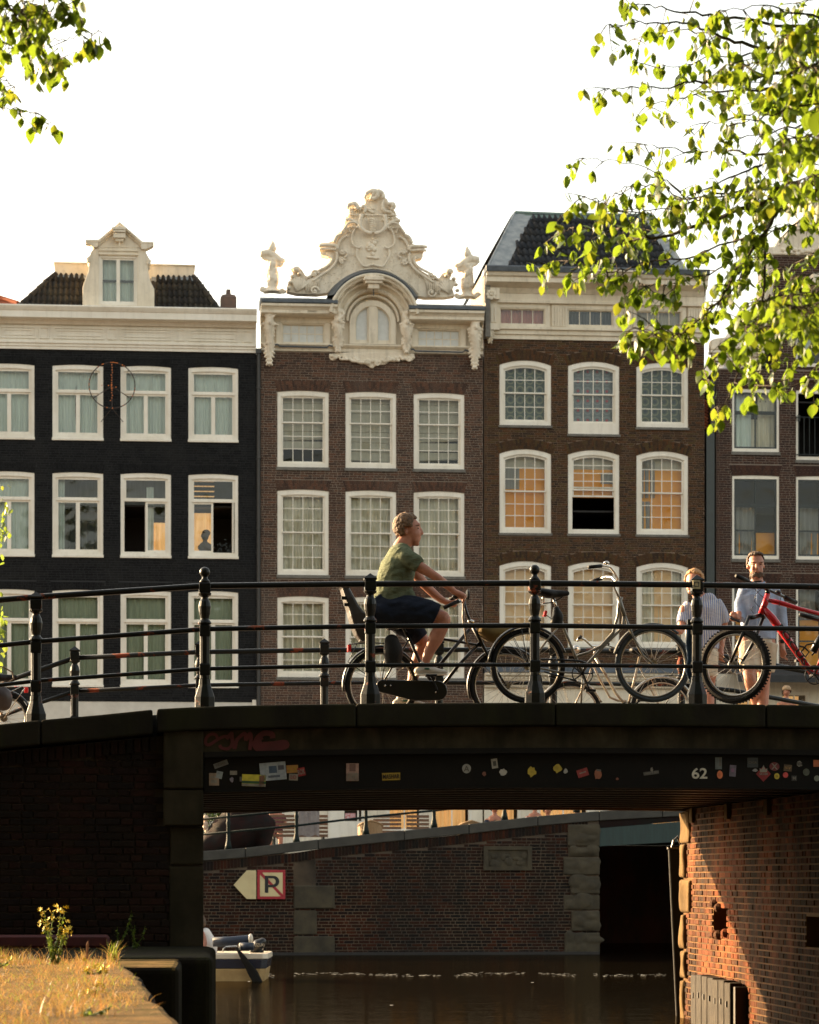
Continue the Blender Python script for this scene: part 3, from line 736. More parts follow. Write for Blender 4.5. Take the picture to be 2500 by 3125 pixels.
# ================================================================ HOUSE 2: the ornate white gable
hB = house_root('brown brick canal house with a carved white bell gable and white sash windows', 795, 1475)
xa, xb = H(796, 1500)[0], H(1474, 1500)[0]
zc = zat(1075, 1137)
wl = Wall(xa, xb, zat(2180, 1137), zc)
cB = [(847, 1003), (1055, 1209), (1263, 1417)]; rB = [(1196, 1429), (1497, 1757), (1822, 2068)]
wins = []
for k, (ua, ub) in enumerate(cB):
    x0, x1 = H(ua, 1500)[0], H(ub, 1500)[0]
    for r, (va, vb) in enumerate(rB):
        zt, zb = zat(va, 1132), zat(vb, 1132); wins.append((k, r, x0, x1, zb, zt)); wl.hole(x0, x1, zb-.09, zt, .04, .25, .085)
wl.backing(hB, M.mortar2); shell(hB, xa, xb, 2.12, zc, 9, M.brick2)
brickwall(wl, hB, M.brick2, seed=5, jit=.003, keyf=lambda i: 0 if i[2] > zat(1160, 1137) else 1)
for k, r, x0, x1, zb, zt in wins:
    flat_arch(hB, x0, x1, zt+.004, .245, .04, .085, M.brick2, n=26, seed=k*3+r)
    win = frame_of(hB, x0, x1, zb, zt, .04, .085, .10, M.white, top=.12)
    sill(win, x0, x1, zb-.085, zb-.003, M.stone)
    A, C = x0+.108, x1-.108; zbo, zto = zb+.122, zt-.142; h = zto-zbo
    up, lo = ((2, 3) if r == 0 else (3, 3)); sp = zbo+h*lo/(up+lo)
    sash(win, A, C, sp, zto, .06, 4, up, .035, .018, M.white, M.glassold, seed=k+r)
    sash(win, A, C, zbo, sp+.035, .10, 4, lo, .04, .018, M.white, M.glassold, seed=k+r+9)
    if r == 0: curtain(win, A-.05, C+.05, zbo+(.36, .1, .1)[k], zto+.1, .26, M.blind, 'blind', seed=k)
    else:
        xm_ = A+(C-A)*[.5, .42, .56][(k+r) % 3]; gm = [.03, .07, .02][(k*2+r) % 3]; curtain(win, A-.05, xm_+.05, zbo-.05, zto+.1, .26, M.curt_c, seed=k*5+r, gather=gm); curtain(win, xm_-.05, C+.05, zbo-.05, zto+.1, .28, M.curt_c, seed=k*7+r+31, gather=-gm)
def Q(x, y, d=-.1): return H(760+x/2.27, 540+y/2.27, d)
def Q3(x, y, d): q = Q(x, y, d); return (q[0], d, q[1])
# belt moulding over the brick
z0, z1, z2 = zat(1076, 1137), zat(1064, 1137), zat(1057, 1137)
b = MB(); extr(b, xa, xb, [(.28, z0), (-.05, z0), (-.05, z0+.08), (-.09, z1), (-.15, z2-.01), (-.15, z2+.02), (.28, z2+.02)]); b.build('belt_moulding', M.cream, hB)
# attic wall with its three openings
zt_ = zat(940, 1137); za_ = z2+.018
at = Wall(xa, xb, za_, zt_)
lw = (Q(225, 0)[0], Q(528, 0)[0], Q(0, 1150)[1], Q(0, 1003)[1]); rw = (Q(1165, 0)[0], Q(1470, 0)[0], Q(0, 1166)[1], Q(0, 1025)[1])
cw = (Q(712, 0)[0], Q(978, 0)[0], Q(0, 1148)[1], Q(0, 868)[1])
at.hole(*lw); at.hole(*rw); at.hole(cw[0], cw[1], cw[2], zt_-.001)
at.backing(hB, M.cream)
for (x0, x1, z0, z1) in (lw, rw):
    w_ = frame_of(hB, x0, x1, z0, z1, 0, .03, .05, M.cream, y0=-.03, inner=False)
    sash(w_, x0+.03, x1-.03, z0+.05, z1-.03, .03, 5, 2, .02, .02, M.cream, M.frost)
    b = MB(); b.ring([(x0-.13, z0-.02), (x1+.13, z0-.02), (x1+.13, z1+.16), (x0-.13, z1+.16)], [(x0, z0), (x1, z0), (x1, z1), (x0, z1)], -.07, .0)
    b.box(x0-.16, x1+.16, -.12, -.01, z1+.165, z1+.22); b.build('architrave', M.cream, w_)
    b = MB(); b.tube([(x0-.2, -.14, z0-.05), (x0-.1, -.14, z0-.03), (x0-.05, -.14, z0-.075), (x1+.05, -.14, z0-.085), (x1+.1, -.14, z0-.03), (x1+.2, -.14, z0-.06)], .022, 6); b.build('iron_bar', M.lead, w_)
# centre: round-headed double window
def arc(cx, cz, r, a0, a1, n): return [(cx+r*math.cos(a0+(a1-a0)*i/n), cz+r*math.sin(a0+(a1-a0)*i/n)) for i in range(n+1)]
ccx = (Q(735, 0)[0]+Q(980, 0)[0])/2; zb0 = Q(0, 1135)[1]; rad = (Q(980, 0)[0]-Q(735, 0)[0])/2; zsp = Q(0, 1000)[1]
cwm = MB()
sp_x0, sp_x1 = ccx-rad-.03, ccx+rad+.03
outc = [(ccx-rad-.14, zb0-.03), (ccx+rad+.14, zb0-.03)]+arc(ccx, zsp, rad+.14, 0, math.pi, 16)
innc = [(ccx-rad, zb0), (ccx+rad, zb0)]+arc(ccx, zsp, rad, 0, math.pi, 16)
cwm.ring(outc, innc, -.12, .05)
cwo = cwm.build('arched_window', M.cream, hB)
b = MB(); b.box(ccx-.10, ccx+.10, -.10, .02, zb0, zsp+rad)
for s_ in (-1, 1):
    xc = ccx+s_*.10; pts = []
b.build('mullion', M.cream, cwo)
for s_ in (-1, 1):
    o_ = [(ccx+s_*.10, zb0)]+[(ccx+s_*(rad), zb0)]+[(ccx+s_*rad*math.cos(a), zsp+rad*math.sin(a)*1.0) for a in [math.pi/2*.85*i/8 for i in range(9)]]+[(ccx+s_*.10, zsp+rad*.99)]
    cx_, cz_ = sum(p[0] for p in o_)/len(o_), sum(p[1] for p in o_)/len(o_)
    i_ = [(x+(cx_-x)*.2, z+(cz_-z)*.13) for x, z in o_]
    if s_ < 0: o_, i_ = o_[::-1], i_[::-1]
    b = MB(); b.ring(o_, i_, -.06, .03); b.build('sash', M.cream, cwo)
    b = MB(); b.prism(i_, .0, .02); b.build('pane', M.frost, cwo)
b = MB(); b.prism([(ccx-rad-.5, zb0-.02), (ccx+rad+.5, zb0-.02), (ccx+rad+.5, zsp)]+arc(ccx, zsp, rad+.5, 0, math.pi, 20)+[(ccx-rad-.5, zsp)], .04, .2); b.build('arch_wall', M.cream, hB)
for rr_, y_, tr_ in ((rad+.2, -.14, .035), (rad+.33, -.16, .06), (rad+.5, -.30, .05), (rad+.60, -.44, .055), (rad+.66, -.52, .045)):
    b = MB(); b.tube([(x, y_, z) for x, z in arc(ccx, zsp+.05, rr_, .12 if rr_ > rad+.4 else 0, math.pi-(.12 if rr_ > rad+.4 else 0), 28)], tr_, 8, flat=1.4); b.build('arch_moulding', M.cream, hB)
b = MB()
vs = []; N = 28
for i in range(N+1):
    a = .1+(math.pi-.2)*i/N; c_, s2 = math.cos(a), math.sin(a)
    for r_, y_ in ((rad+.3, .0), (rad+.3, -.12), (rad+.62, -.40), (rad+.62, .0)): vs.append((ccx+r_*c_, y_, zsp+.05+r_*s2))
b.add(vs, [(i*4+k, i*4+(k+1)%4, (i+1)*4+(k+1)%4, (i+1)*4+k) for i in range(N) for k in range(4)]); b.build('arch_soffit', M.cream, hB)
b = MB()
for a in (.35, .62, 1.0, 2.14, 2.52, 2.79):
    r_ = rad+.58; q = (ccx+r_*math.cos(a), -.30, zsp+.05+r_*math.sin(a)); b.obox(q, (.17, .3, .10), Matrix.Rotation(-(a-math.pi/2), 3, 'Y'))
for x_, y_ in ((322, 925), (438, 930), (1268, 948), (1382, 953)):
    q = Q(x_, y_, -.4); b.box(q[0]-.12, q[0]+.12, -.46, -.0, q[1]-.04, q[1]+.05)
b.build('dentil', M.cream, hB)
# cornice left and right, lead flashing on top
for (x0_, x1_, yt) in ((84, 610, 872), (1110, 1628, 898)):
    X0, X1 = Q(x0_, 0, -.4)[0], Q(x1_, 0, -.4)[0]; zt = Q(0, yt, -.5)[1]
    b = MB(); extr(b, X0, X1, [(.25, zt), (-.56, zt), (-.56, zt-.06), (-.50, zt-.10), (-.46, zt-.15), (-.46, zt-.22), (-.40, zt-.25), (-.12, zt-.27), (-.08, zt-.38), (.25, zt-.38)]); b.build('cornice', M.cream, hB)
    b = MB(); extr(b, X0-.01, X1+.01, [(.6, zt+.25), (-.05, zt+.24), (-.5, zt+.12), (-.6, zt+.09), (-.6, zt+.02), (.6, zt+.02)]); b.build('lead_flashing', M.lead, hB)
b = MB(); vs = []
for i in range(N+1):
    a = .50+(math.pi-1.0)*i/N; c_, s2 = math.cos(a), math.sin(a)
    for r_, y_ in ((rad+.69, .25), (rad+.69, -.56), (rad+.73, -.58), (rad+.87, -.12), (rad+.87, .25)): vs.append((ccx+r_*c_, y_, zsp+.05+r_*s2))
b.add(vs, [(i*5+k, i*5+(k+1)%5, (i+1)*5+(k+1)%5, (i+1)*5+k) for i in range(N) for k in range(5)]+[(0,1,2,3,4)]); b.build('arch_flashing', M.lead, hB)
b = MB(); q = Q(865, 740, -.6)
for w_, h_, zo, yo in ((.14,.12,-.10,-.62),(.22,.07,.0,-.68),(.26,.05,.06,-.72),(.24,.05,.11,-.70),(.12,.05,.16,-.66)): b.box(q[0]-w_, q[0]+w_, yo, -.1, q[1]+zo-h_/2+.04, q[1]+zo+h_/2+.04)
b.build('keystone', M.carved, hB, bevel=.01)
b = MB(); b.tube([(q[0], -.5, q[1]-.1), (q[0], -.5, q[1]-.28)], .014, 6); b.build('hook', M.lead, hB)
# the carved gable
G = [(265,805),(262,750),(290,705),(308,668),(288,640),(303,626),(350,625),(372,650),(390,680),(405,690),(440,660),(500,630),(542,602),(560,572),(548,548),(500,542),(490,515),(486,495),(485,466),(500,452),(570,452),(585,420),(610,390),(640,372),(660,330),(662,280),(700,266),(708,255),(690,235),(680,212),(692,190),(720,181),(755,186),(770,205),(778,228),(790,195),(808,180),(798,150),(810,115),(848,93),(900,93),(930,115),(936,138),(955,150),(958,172),(985,174),(1005,195),(1002,225),(1020,245),(1016,275),(1040,285),(1042,330),(1052,370),(1075,395),(1110,425),(1130,466),(1200,470),(1220,490),(1215,515),(1205,530),(1205,560),(1170,568),(1142,576),(1152,610),(1180,640),(1230,670),(1290,700),(1310,712),(1330,680),(1350,660),(1390,660),(1408,675),(1395,700),(1385,718),(1408,760),(1415,790),(1432,832),(1150,835),(1100,765),(1030,705),(950,664),(860,648),(770,662),(690,702),(600,765),(540,815)]
def sm_poly(P, k=1):
    for _ in range(k):
        o = []
        for i in range(len(P)):
            a, c = P[i], P[(i+1) % len(P)]; o += [(a[0]*.75+c[0]*.25, a[1]*.75+c[1]*.25), (a[0]*.25+c[0]*.75, a[1]*.25+c[1]*.75)]
        P = o
    return P
GP = [Q(x, y, -.05) for x, y in sm_poly(G, 1)]
b = MB(); b.prism(GP, -.05, .30)
gb = b.build('gable', M.carved, hB, bevel=.03, bseg=2)
b = MB(); rr = random.Random(4)
def ln(pts, r, d=-.10, n=7): b.tube([Q3(x, y, d) for x, y in pts], [r/HF.sc(1137)]*len(pts) if not isinstance(r, (list, tuple)) else [k_/HF.sc(1137) for k_ in r], n)
def cr(pts, k=4):      # smooth a traced line
    o = []; m_ = len(pts)
    for i in range(m_-1):
        p0, p1, p2, p3 = [Vector((*pts[max(0, min(m_-1, j))], 0)) for j in (i-1, i, i+1, i+2)]
        for j in range(k):
            t_ = j/k; o.append(tuple((.5*((2*p1)+(p2-p0)*t_+(2*p0-5*p1+4*p2-p3)*t_*t_+(3*p1-p0-3*p2+p3)*t_**3))[:2]))
    return o+[pts[-1]]
SH = 1719
def both(pts, r, d=-.10):
    ln(cr(pts), r, d); ln(cr([(SH-x, y+.014*(SH-2*x)) for x, y in pts]), r, d)
both([(545,800),(600,740),(690,680),(770,645),(860,632)], 2.2)
both([(440,720),(500,680),(560,640),(600,590),(610,540),(600,520)], 4, -.12)
both([(405,700),(470,655),(540,618),(575,575),(565,545)], 4, -.10)
both([(485,475),(540,470),(600,476),(612,500)], 5, -.16); both([(490,500),(545,496),(612,505)], 4, -.14)
both([(610,505),(618,470),(640,430),(680,405)], 4, -.12); both([(590,450),(610,410),(650,388),(675,345)], 5, -.13)
both([(670,300),(700,295),(750,320),(765,345)], 5, -.18); both([(640,385),(665,350),(690,320),(730,312),(760,335),(750,352)], 3.5, -.2)
both([(780,260),(770,330),(800,375),(850,390)], 6, -.22); both([(690,260),(760,262),(860,262)], 2, -.12)
both([(700,385),(690,350),(730,345)], 3, -.12)
both([(735,360),(715,400),(715,460),(755,490),(780,480)], 3.2, -.12)
both([(750,500),(745,540),(770,590),(800,618),(860,605)], 3.5, -.12)
both([(625,560),(650,585),(640,600),(630,580)], 3, -.12); both([(1085,520),(1050,520),(1035,545),(1060,560)], 3, -.12)
for x, y, r_, sg in ((455,672,12,1),(455,790,14,1),(640,580,9,1),(645,520,8,-1),(745,345,9,1)):
    for m_ in (0, 1):
        xx, yy, s2 = (x, y, sg) if m_ == 0 else (SH-x, y+.014*(SH-2*x), -sg)
        q = Q(xx, yy); scroll(b, q, r_/HF.sc(1137), 1.3, -.12, 3.4/HF.sc(1137), s2)
# shell fans on the shoulders
for m_ in (0, 1):
    for i in range(8):
        a = 2.0-.2*i
        p0 = (330, 790); p1 = (330+95*math.cos(a), 790-95*math.sin(a))
        P_ = [p0, ((p0[0]+p1[0])/2+4, (p0[1]+p1[1])/2), p1]
        if m_: P_ = [(SH-x, y+.014*(SH-2*x)) for x, y in P_]
        ln(P_, [3, 5, 4], -.10)
    for i in range(7):
        P_ = [(400+i*13, 800-i*3), (395+i*16, 750-i*8), (415+i*17, 712-i*8)]
        if m_: P_ = [(SH-x, y+.014*(SH-2*x)) for x, y in P_]
        ln(P_, [2, 4, 3], -.09)
    for (x, y, r_) in ((330,640,16),(300,690,9),(350,670,9),(286,730,9),(275,770,9)):
        xx, yy = (x, y) if not m_ else (SH-x, y+.014*(SH-2*x)); q = Q(xx, yy); b.ball((q[0], -.1, q[1]), (r_*1.3/HF.sc(1137)*.6, .10, r_/HF.sc(1137)*.6), 10, 7)
# crest at the very top: curled plume
for pts, r_ in (([(800,150),(815,115),(850,98),(890,110),(880,140),(850,152)], [4,7,9,9,7,4]), ([(840,155),(860,120),(895,100),(925,120),(930,150)], [4,7,8,7,4]), ([(685,220),(690,195),(725,185),(750,205),(740,225)], [4,6,8,7,4]), ([(950,155),(965,185),(995,188),(1000,215),(980,225)], [4,6,8,6,4]), ([(765,230),(790,200),(805,215),(800,250)], [3,5,5,3]), ([(935,160),(925,200),(940,235),(990,245)], [4,5,5,3])):
    ln(cr(pts), [r_[min(len(r_)-1, int(i/4))] for i in range(len(cr(pts)))], -.16)
for i in range(26):
    x = rr.uniform(690, 1015); y = rr.uniform(200, 300)
    if abs(x-855) > 60 or y < 250: q = Q(x, y); b.ball((q[0], -.06, q[1]), (rr.uniform(.04, .09), .05, rr.uniform(.03, .07)), 8, 6)
for i in range(7):  # ribs inside the crest shell
    t_ = i/6; ln([(825+10*math.sin(t_*3), 295+t_*85), (850, 290+t_*88), (872+8*math.sin(t_*3), 297+t_*84)], 3.2, -.16)
b.build('relief', M.carved, gb, smooth=True)
b = MB()      # profile head carved in the middle
for x, y, rx, rz, d in ((850,480,26,30,.07),(835,470,20,24,.08),(868,455,22,20,.08),(885,440,14,14,.06),(820,490,12,10,.07),(830,505,14,9,.06),(870,500,18,16,.06),(858,530,14,16,.05),(850,555,36,10,.05),(880,560,26,9,.05),(845,445,12,10,.07),(862,430,14,10,.06)):
    q = Q(x, y); s_ = HF.sc(1137)*2.27; b.ball((q[0], -.06, q[1]), (rx/s_, d, rz/s_), 12, 8)
b.build('carved_head', M.carved, gb, smooth=True)
b = MB()      # roughened stone skin in the fields
for i in range(420):
    x = rr.uniform(520, 1200); y = rr.uniform(520, 740)
    dx = abs(x-860); ylim = 650+ (dx/300)**2*150
    if y > ylim-8 or y < 500+dx*.55+(-60) or dx < 95: continue
    q = Q(x, y); b.ball((q[0], -.05, q[1]), (rr.uniform(.012, .04), .012, rr.uniform(.008, .02)), 6, 4, Matrix.Rotation(rr.random()*3, 3, 'Y'))
b.build('pecked_stone', M.carved, gb, smooth=True)
# finials
def finial(x, y, mir, hh=1.):
    b = MB(); f = 1/(HF.sc(1137)*2.27)
    c = Q(x, y, .0)
    def P_(dx, dy): return (c[0]+(-dx if mir else dx)*f, .05, c[1]-dy*f)
    b.tube([P_(0, 0), P_(0, -30), P_(5, -70), P_(0, -120), P_(-5, -180), P_(0, -225)], [62*f*.9, 34*f, 42*f, 46*f, 34*f, 40*f], 12)
    b.tube([P_(-75, -240), P_(-70, -262), P_(-20, -268), P_(20, -240), P_(60, -215), P_(88, -222)], [14*f, 26*f, 32*f, 30*f, 24*f, 12*f], 9)
    b.tube([P_(-72, -235), P_(-30, -230), P_(10, -200), P_(60, -185), P_(75, -200)], [10*f, 20*f, 22*f, 16*f, 10*f], 8)
    b.ball((P_(0, -300)[0], .05, P_(0, -300)[2]), (30*f, 28*f, 26*f)); b.tube([P_(0, -315), P_(4, -335), P_(0, -358)], [24*f, 16*f, 3*f], 8)
    b.tube([P_(-8, -275), P_(0, -290)], [16*f, 20*f], 8)
    for k_ in range(9):
        b.ball((P_(rr.uniform(-30, 30), -rr.uniform(40, 200))[0], -.08, c[1]+rr.uniform(40, 200)*f), (16*f, .05, 20*f), 8, 6)
    scroll(b, (P_(-68, -12)[0], P_(-68, -12)[2]), 22*f, 1.2, .02, 9*f, 1); scroll(b, (P_(72, -12)[0], P_(72, -12)[2]), 22*f, 1.2, .02, 9*f, -1)
    b.tube([P_(-60, 0), P_(0, -12), P_(62, 0)], [16*f, 20*f, 16*f], 8)
    scroll(b, (P_(0, -95)[0], P_(0, -95)[2]), 26*f, 1.4, -.1, 7*f, 1)
    me = fuse(b, .022, 1); put(me, 'finial', M.carved, hB)
finial(162, 795, False); finial(1515, 832, True)
b = MB(); b.tube([Q3(240, 620, .05), Q3(292, 640, .05)], .008, 5); b.build('tie_rod', M.lead, hB)
# carved brackets and apron
def bracket(x, y0, y1, w):
    b = MB(); f = 1/(HF.sc(1137)*2.27); c = Q(x, (y0+y1)/2, -.1); h = (y1-y0)*f; w *= f; rr2 = random.Random(int(x))
    top = c[1]+h/2
    scroll(b, (c[0], top-.14*h), w*.42, 1.3, -.34, w*.15, 1); scroll(b, (c[0], top-.14*h), w*.3, 1.0, -.38, w*.1, -1)
    b.tube([(c[0]-w*.3, -.22, top-.02), (c[0], -.4, top-.05*h), (c[0]+w*.35, -.25, top-.03)], [w*.18, w*.28, w*.18], 8)
    b.tube([(c[0], -.30, top-.2*h), (c[0]-w*.1, -.30, top-.38*h), (c[0]+w*.05, -.2, top-.6*h), (c[0], -.14, top-.8*h), (c[0], -.08, top-h)], [w*.34, w*.3, w*.3, w*.24, w*.05], 10)
    b.tube([(c[0]-w*.3, -.3, top-.3*h), (c[0], -.42, top-.27*h), (c[0]+w*.3, -.3, top-.31*h)], [w*.1, w*.17, w*.1], 8)
    acanthus(b, c[0], top-.45*h, w*1.1, h*.35, -.2, rr2, 6); acanthus(b, c[0], top-.8*h, w*.95, h*.36, -.12, rr2, 6)
    me = fuse(b, .016, 1); put(me, 'carved_bracket', M.carved, hB)
bracket(140, 915, 1312, 95); bracket(615, 932, 1222, 92); bracket(1090, 945, 1228, 92); bracket(1562, 950, 1340, 100)
b = MB(); s_ = HF.sc(1137)*2.27
ap = [(555,1212),(555,1262),(590,1275),(620,1252),(655,1240),(690,1262),(715,1280),(745,1275),(770,1300),(800,1296),(825,1308),(852,1330),(880,1308),(920,1300),(945,1302),(975,1275),(1010,1285),(1040,1262),(1075,1258),(1100,1278),(1135,1272),(1148,1255),(1148,1212)]
b.prism([Q(x, y, -.06) for x, y in sm_poly(ap, 1)], -.06, .0)
for i in range(40):
    t_ = i/39; x = 575+t_*560; y = 1245+50*math.sin(t_*math.pi)*(.85)+rr.uniform(-16, 6); q = Q(x, y, -.06); b.ball((q[0], -.07, q[1]), (rr.uniform(.03, .07), .05, rr.uniform(.02, .05)), 8, 6)
for x, y, sg in ((600,1250,1),(1105,1258,-1),(740,1262,-1),(960,1268,1),(820,1285,1),(885,1288,-1)): scroll(b, Q(x, y, -.06), 22/s_, 1.2, -.09, 6/s_, sg)
me = fuse(b, .016, 1); put(me, 'carved_apron', M.carved, hB)
# ---------------------------------------------------------------- ground floor strips seen under the bridge
def shopfront(parent, u0, u1, vtop, wn, door=None, m=M.cream):
    """cream timber shopfront from the street up to vtop"""
    x0, x1 = H(u0, 2500)[0], H(u1, 2500)[0]; zt = zat(vtop, (u0+u1)/2); holes = []
    w_ = Wall(x0, x1, 2.12, zt)
    for (a, c) in wn:
        w_.hole(H(a, 2500)[0], H(c, 2500)[0], 2.75, zt-.45)
    if door: w_.hole(H(door[0], 2500)[0], H(door[1], 2500)[0], 2.13, 4.5)
    sf = w_.backing(parent, m); sf.name = 'shopfront'
    for (a, c) in wn:
        xa_, xb_ = H(a, 2500)[0], H(c, 2500)[0]
        q = frame_of(parent, xa_, xb_, 2.75, zt-.45, 0, .05, .08, M.white, inner=False)
        sash(q, xa_+.05, xb_-.05, 2.83, zt-.5, .05, 2, 2, .035, .03, M.white, M.glass)
        curtain(q, xa_+.05, xb_-.05, 2.8, zt-.5, 1.0, M.warm, seed=int(a))
    return sf
zb2 = 2182
shopfront(hB, 797, 1473, zb2, [(818, 868), (1180, 1290), (1320, 1440)], (1000, 1115))
x0, x1 = H(1001, 2500)[0], H(1114, 2500)[0]
b = MB(); b.box(x0, x1, .02, .07, 2.14, 3.05); b.box(x0, x1, .02, .07, 3.95, 4.49); b.box(x0, x0+.42, .02, .07, 3.05, 3.95); b.box(x1-.09, x1, .02, .07, 3.05, 3.95)
dr = b.build('door', M.white, hB)
b = MB(); b.box(x0+.42, x1-.09, .03, .05, 3.05, 3.95); b.build('pane', M.glass, dr)
b = MB(); b.box((x0+x1)/2-.15, (x0+x1)/2+.2, .0, .02, 2.62, 2.68); b.build('letter_slot', M.cream, dr); b = MB(); b.box(x0+.75, x0+.79, .01, .02, 3.05, 3.95); b.build('glazing_bar', M.white, dr)
b = MB(); b.box(x0+.44, x0+.7, .0, .029, 3.1, 3.25); b.build('notice', mat('red_white_notice', (.5,.08,.07), (.6,.6,.6), scale=30), dr)
# ================================================================ HOUSE 3: brown brick, hipped black roof
hC = house_root('brown brick canal house with a hipped black tiled roof and arched white windows', 1477, 2150)
xa, xb = H(1478, 1500)[0], H(2150, 1500)[0]
def E5(x, y, d=-.1): return H(1420+x/2.2115, 600+y/2.2115, d)
def zC(v): return zat(v, 1600)
zc = zC(1036); wl = Wall(xa, xb, zC(2040), zc); wins = []
cC = [(1525, 1682), (1734, 1890), (1943, 2100)]; rC = [(1100, 1298), (1371, 1627), (1713, 1974)]
for k, (ua, ub) in enumerate(cC):
    x0, x1 = H(ua, 1500)[0], H(ub, 1500)[0]
    for r, (va, vb) in enumerate(rC):
        zt, zb = zat(va, 1603), zat(vb, 1603)
        if r == 0 and k == 1: zb -= .20
        wins.append((k, r, x0, x1, zb, zt)); wl.hole(x0, x1, zb-.07, zt, .12, .27, .10)
wl.backing(hC, M.mortar3); shell(hC, xa, xb, 2.12, zc, 9, M.brick3)
brickwall(wl, hC, M.brick3, seed=9, H=.058, L=.20, jit=.003, keyf=lambda i: 0 if i[2] > zC(1350) else 1)
for k, r, x0, x1, zb, zt in wins:
    flat_arch(hC, x0, x1, zt+.004, .26, .12, .10, M.brick3, n=30, seed=k*3+r)
    win = frame_of(hC, x0, x1, zb, zt, .12, .095, .10 if not (r == 0 and k == 1) else .28, M.white, top=.12)
    sill(win, x0, x1, zb-.068, zb-.003, M.stone)
    A, C = x0+.118, x1-.118; zbo, zto = zb+.122+(.18 if (r == 0 and k == 1) else 0), zt-.142; h = zto-zbo
    n_ = 2 if r == 0 else 3; sp = zbo+h/2
    op = (r == 1 and k == 1)
    if op: sp = zbo+h*.53
    sash(win, A, C, sp, zto, .06, 4, n_+(1 if op else 0), .035, .018, M.white, M.glassold, rise=.10, seed=k+r)
    if not op: sash(win, A, C, zbo, sp+.035, .10, 4, n_, .04, .018, M.white, M.glassold, seed=k+r+5)
    else:
        sash(win, A, C, sp-.16, sp+.1, .10, 4, 1, .04, .018, M.white, M.glassold, seed=k+r+5)
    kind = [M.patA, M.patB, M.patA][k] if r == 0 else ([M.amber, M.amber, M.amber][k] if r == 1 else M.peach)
    b0 = zbo if not op else sp-.12
    if r == 0: curtain(win, A-.05, C+.05, b0-.04, zto+.1, .24, kind, 'flat', name='patterned_curtain')
    elif r == 1:
        curtain(win, A-.05, C+.05, b0-.04, zto-.32, .24, kind, 'flat', name='reflection_sheet'); curtain(win, A-.05, C+.05, zto-.32, zto+.1, .245, M.blind, 'flat', name='pelmet')  # amber sheet stands for the sunlit houses mirrored in these panes
        if not op and k == 0: curtain(win, A-.05, A+.42, zto-.85, zto-.32, .225, M.greyblind, 'flat', name='hanging_cloth')
        if k == 2:
            curtain(win, A-.05, A+.40, zbo+h*.45, zto-.1, .22, M.greyblind, seed=3); curtain(win, A-.05, A+.28, b0, zbo+h*.4, .22, M.greyblind, seed=5)
        if op: curtain(win, C-.32, C+.05, sp+.2, zto-.4, .22, M.greyblind, 'flat', name='hanging_cloth')
    else:
        curtain(win, A-.05, C+.05, b0-.04, zto+.1, .24, kind if k < 2 else M.curt_c, 'flat' if k < 2 else 'pleat', name='blind')
        if k == 2: curtain(win, A+.38, A+.85, b0-.04, zto+.1, .21, M.peach, 'flat', name='blind')
# entablature
l = {k_: zC(k_) for k_ in (826, 844, 858, 872, 884, 900, 922, 930, 1000, 1010, 1024, 1036)}
b = MB(); extr(b, xa-.02, xb+.02, [(.3, l[826]), (-.60, l[826]), (-.64, l[826]-.03), (-.62, l[844]), (.3, l[844])]); b.build('gutter', M.lead, hC)
b = MB(); extr(b, xa, xb, [(.3, l[844]-.002), (-.58, l[844]-.002), (-.54, l[858]+.03), (-.48, l[858]), (-.48, l[872]), (-.44, l[872]-.01), (-.20, l[884]), (-.12, l[900]+.02), (.3, l[900]+.02)]); b.build('cornice', M.cream, hC)
b = MB(); extr(b, xa, xb, [(.3, l[900]+.018), (-.10, l[900]+.018), (-.10, l[922]+.04), (-.14, l[922]+.03), (-.14, l[922]-.04), (-.05, l[922]-.05), (.3, l[922]-.05)]); b.build('frieze', M.cream, hC)
b = MB(); x0, x1 = E5(822, 0)[0], E5(1160, 0)[0]; extr(b, x0, x1, [(-.40, l[844]-.02), (-.80, l[844]-.01), (-.76, l[858]+.03), (-.68, l[858]), (-.68, l[872]), (-.4, l[872])]); b.box(x0-.03, x1+.03, -.85, -.5, l[844]-.005, l[844]+.04); b.build('cornice_break', M.cream, hC)
b = MB(); extr(b, xa, xb, [(.3, l[1036]), (-.04, l[1036]), (-.04, l[1024]), (-.09, l[1024]+.02), (-.09, l[1010]), (-.16, l[1010]+.02), (-.16, l[1000]), (.3, l[1000])]); b.build('belt_moulding', M.cream, hC)
aw = Wall(xa, xb, l[1000]+.002, l[922]-.052); sl_ = []
for x_, y_, n_ in ((250, 528, M.pink), (710, 988, M.greenblack), (1170, 1450, M.blind)):
    A, C = E5(x_-18, 0)[0], E5(y_+18, 0)[0]; aw.hole(A, C, zC(995), zC(940)); sl_.append((A, C, n_))
aw.backing(hC, M.cream)
for A, C, m_ in sl_:
    q = frame_of(hC, A, C, zC(995), zC(940), 0, .03, .05, M.cream, y0=-.03, inner=False); sash(q, A+.03, C-.03, zC(995)+.05, zC(940)-.03, .03, 4, 1, .02, .02, M.cream, M.glass)
    curtain(q, A, C, zC(995), zC(940), .2, m_, seed=int(A*10)); b = MB(); b.ring([(A-.1, zC(995)-.04), (C+.1, zC(995)-.04), (C+.1, zC(940)+.1), (A-.1, zC(940)+.1)], [(A, zC(995)), (C, zC(995)), (C, zC(940)), (A, zC(940))], -.05, .0); b.build('architrave', M.cream, q)
for ua, ub in ((1683, 1731), (1890, 1938), (2098, 2146)):
    x0, x1 = H(ua, 960)[0], H(ub, 960)[0]; b = MB(); b.box(x0, x1, -.05, .0, l[1000]+.003, l[922]-.055)
    for i in range(6): x = x0+(x1-x0)*(i+.5)/6; b.box(x-.018, x+.018, -.075, -.05, l[1000]+.04, l[922]-.1)
    b.build('pilaster', M.cream, hC)
b = MB(); x0, x1 = E5(148, 0)[0], E5(215, 0)[0]; b.box(x0, x1, -.12, 0, l[1000]+.003, l[900]); 
